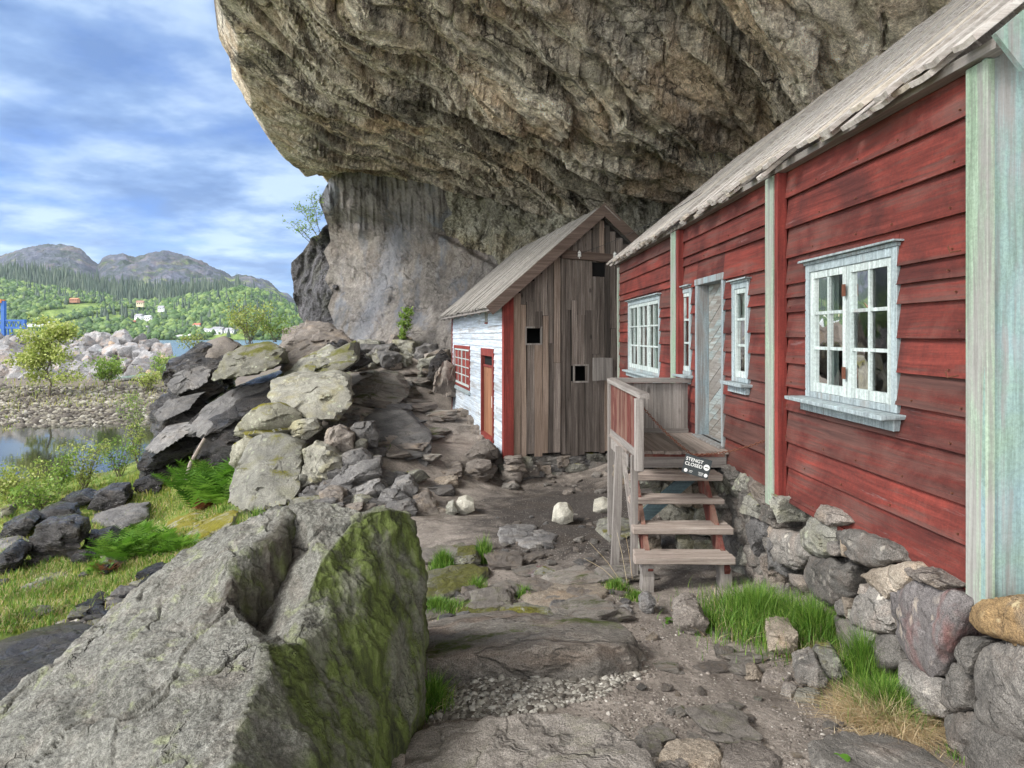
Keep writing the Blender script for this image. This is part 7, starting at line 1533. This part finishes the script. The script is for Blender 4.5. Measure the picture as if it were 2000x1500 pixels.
tree('sapling', Vector(at(375, 690, 16.4)), .42, .75, 260, .055, 'leaf_y', 'thin sapling leaning out over the outcrop toward the fjord', 'sapling', 6, stems=3, trunk_r=.01, lean=(-.4, 0))
tree('sapling', Vector(at(626, 465, 26.4)), 1.75, 1.5, 520, .085, 'leaf', 'feathery young birch clinging to the cliff edge against the sky', 'sapling', 7, stems=2, trunk_r=.018, lean=(-.35, 0), low=.35)
tree('sapling', Vector(at(612, 478, 26.6)), .8, 1.3, 220, .085, 'leaf', 'low leafy branch sticking out of the cliff edge into the sky', 'sapling', 77, stems=2, trunk_r=.015, lean=(-1.1, 0))
tree('sapling', G_(786, 672, 18) if False else Vector(at(786, 672, 22.8)), 1.15, .85, 1000, .085, 'leaf', 'bright green sapling standing on the stone bank before the cliff', 'sapling', 8, stems=2, trunk_r=.015, low=.05)
for i, (px, py, h, w_, nl, mt, lb) in enumerate([(110, 965, .95, 1.0, 700, 'leaf', 'leafy shrub in front of the pond, left of its neighbour'), (165, 955, 1.25, 1.1, 800, 'leaf_y', 'tall thin stemmed shrub standing before the bright water'), (235, 930, 1.0, .9, 500, 'leaf', 'leafy shrub at the right end of the pond'),
        (268, 905, 1.5, .8, 500, 'leaf_y', 'tall yellow green shrub against the black outcrop'), (262, 850, 2.0, 1.5, 1000, 'leaf', 'shrub overhanging the creek left of the outcrop'), (30, 990, .8, 1.3, 1500, 'leaf_y', 'dense yellow green bush at the left edge by the pond'), (75, 1005, .6, 1.0, 700, 'leaf', 'low green bush between the pond and the dark block')]):
    tree('shrub', G_(px, py, 9), h, w_, nl, .075, mt, lb, 'shrub', 20+i, stems=8, trunk_r=.012, low=.1)

# ---------------------------------------------------------------- across the water
def far_house(px, py, wd, h, wc, rc, label, D=690, long_=1.3):
    p = at(px, py, D); b_ = wd/FPX*D; hh = h/FPX*D; root = empty('far_house', p, R(random.uniform(-25, 25)), label=label, cat='house'); d_ = b_/long_
    m_ = MB(); m_.box(-b_/2, b_/2, -d_/2, d_/2, -2, hh*.55); m_.build('wall', flat_mat('far_wall', wc), root)
    m_ = MB(); m_.prism([(-b_/2-.4, -d_/2-.4, hh*.55+.02), (-b_/2-.4, d_/2+.4, hh*.55+.02), (-b_/2-.4, 0, hh)], (b_+.8, 0, 0)); m_.build('roof', flat_mat('far_roof', rc), root)
    for k in range(3): m_ = MB(); x = (k-1)*b_*.3; m_.box(x-.5, x+.5, -d_/2-.06, -d_/2-.01, hh*.18, hh*.40); m_.build('window', M['void'], root)
WH = (.72, .73, .74); RD = (.35, .12, .08); GY = (.24, .24, .26)
for a in [(274, 596, 12, 9, (.62, .55, .38), (.25, .15, .12), 'cream house alone highest up the wooded slope', 740), (315, 606, 10, 9, WH, GY, 'white house on the slope above the village', 725), (272, 622, 13, 9, WH, GY, 'white house with grey roof left of the village, upper of its cluster', 690),
          (289, 625, 12, 9, WH, (.40, .42, .44), 'white gabled house right beside the upper one of the cluster', 688), (280, 636, 11, 8, WH, (.2, .2, .22), 'white house in the middle of the left cluster', 680), (284, 645, 14, 9, WH, GY, 'white house lowest in the left cluster', 668), (262, 631, 9, 5, (.4, .2, .15), RD, 'small red roofed house left of the cluster', 684),
          (146, 588, 14, 6, (.35, .18, .12), (.45, .18, .10), 'orange roofed house high in the woods', 760), (386, 640, 14, 9, WH, RD, 'white house with red roof at the left of the village', 664), (420, 650, 34, 12, WH, GY, 'large white boxy waterfront building', 655), (427, 637, 16, 8, WH, RD, 'white house above the waterfront building', 670),
          (452, 652, 22, 12, WH, GY, 'white warehouse right of the waterfront building', 655), (363, 661, 28, 9, WH, (.6, .6, .6), 'low white flat boathouse at the shore', 645), (405, 656, 12, 9, (.5, .45, .4), RD, 'small house with red roof between the boathouse and the white block', 650), (475, 640, 14, 8, WH, GY, 'white house near the sapling at the right of the village', 668)]:
    far_house(*a[:7], D=a[7])
# blue loading gantry and concrete pier
gy = empty('loading_gantry', at(8, 668, 110), 0, label='blue steel loading gantry at the left edge behind the breakwater', cat='gantry'); M['blue_steel'] = flat_mat('blue_steel', (.03, .10, .30), .5); M['concrete'] = flat_mat('pale_concrete', (.52, .54, .52), .8, 0, .15, .3)
k = 110/FPX; go = gy.location
def gp3(px, py, y=0): return Vector(((px-8)*k, y, (668-py)*k))
m_ = MB(); m_.beam(gp3(7, 680), gp3(7, 588), .55, .55, up=(0, 1, 0)); m_.build('mast', M['blue_steel'], gy)
m_ = MB(); m_.beam(gp3(-90, 626), gp3(47, 626), .3, .3); m_.beam(gp3(-90, 640), gp3(47, 640), .35, .35)
for x in range(-90, 46, 9): m_.beam(gp3(x, 640), gp3(x+4.5, 626), .14, .14); m_.beam(gp3(x+4.5, 626), gp3(x+9, 640), .14, .14)
m_.beam(gp3(47, 642), gp3(47, 624), .5, .5, up=(0, 1, 0)); m_.build('truss', M['blue_steel'], gy)
m_ = MB(); [m_.beam(gp3(x, 640), gp3(x, 680), .22, .22, up=(0, 1, 0)) for x in (-20, 16, 23)]; m_.build('legs_frame', M['blue_steel'], gy)
m_ = MB(); m_.beam(gp3(7, 590), gp3(-60, 628), .1, .1); m_.beam(gp3(7, 600), gp3(-20, 627), .08, .08); m_.build('stay_cable', M['blue_steel'], gy)
m_ = MB(); m_.box(-9, -.2, -.5, .5, (668-592)*k, (668-585)*k); m_.build('orange_head', flat_mat('orange_steel', (.45, .16, .05)), gy)
pr_ = empty('concrete_pier', at(105, 668, 105), 0, label='pale concrete portal with a level beam behind the breakwater', cat='pier'); k = 105/FPX; q3 = lambda px, py: ((px-105)*k, (668-py)*k)
for nm, (xa, ya, xb, yb) in dict(column=(98, 680, 107, 628), side_column=(109, 680, 113.5, 634), beam=(57, 638, 98, 632.5), cap=(107, 634, 114, 632.8)).items():
    x0, z0 = q3(xa, ya); x1, z1 = q3(xb, yb); m_ = MB(); m_.box(min(x0, x1), max(x0, x1), -.45, .45, min(z0, z1), max(z0, z1)); m_.build(nm, M['concrete'], pr_)
# pieces of driftwood / blue hull on the shelf
p = gpt(238, 745, 30); m_ = MB()
for i in range(4): m_.beam((-1.2+i*.3, -.2+i*.2, .1+i*.05), (1.4+i*.2, .3+i*.1, .35+i*.08), .35, .06, up=(.1, 0, 1))
o_ = m_.build('plank_pile', M['blue_trim']); o_.location = p; tag(o_, 'pale blue boards dumped on the gravel shelf below the breakwater', 'boards')
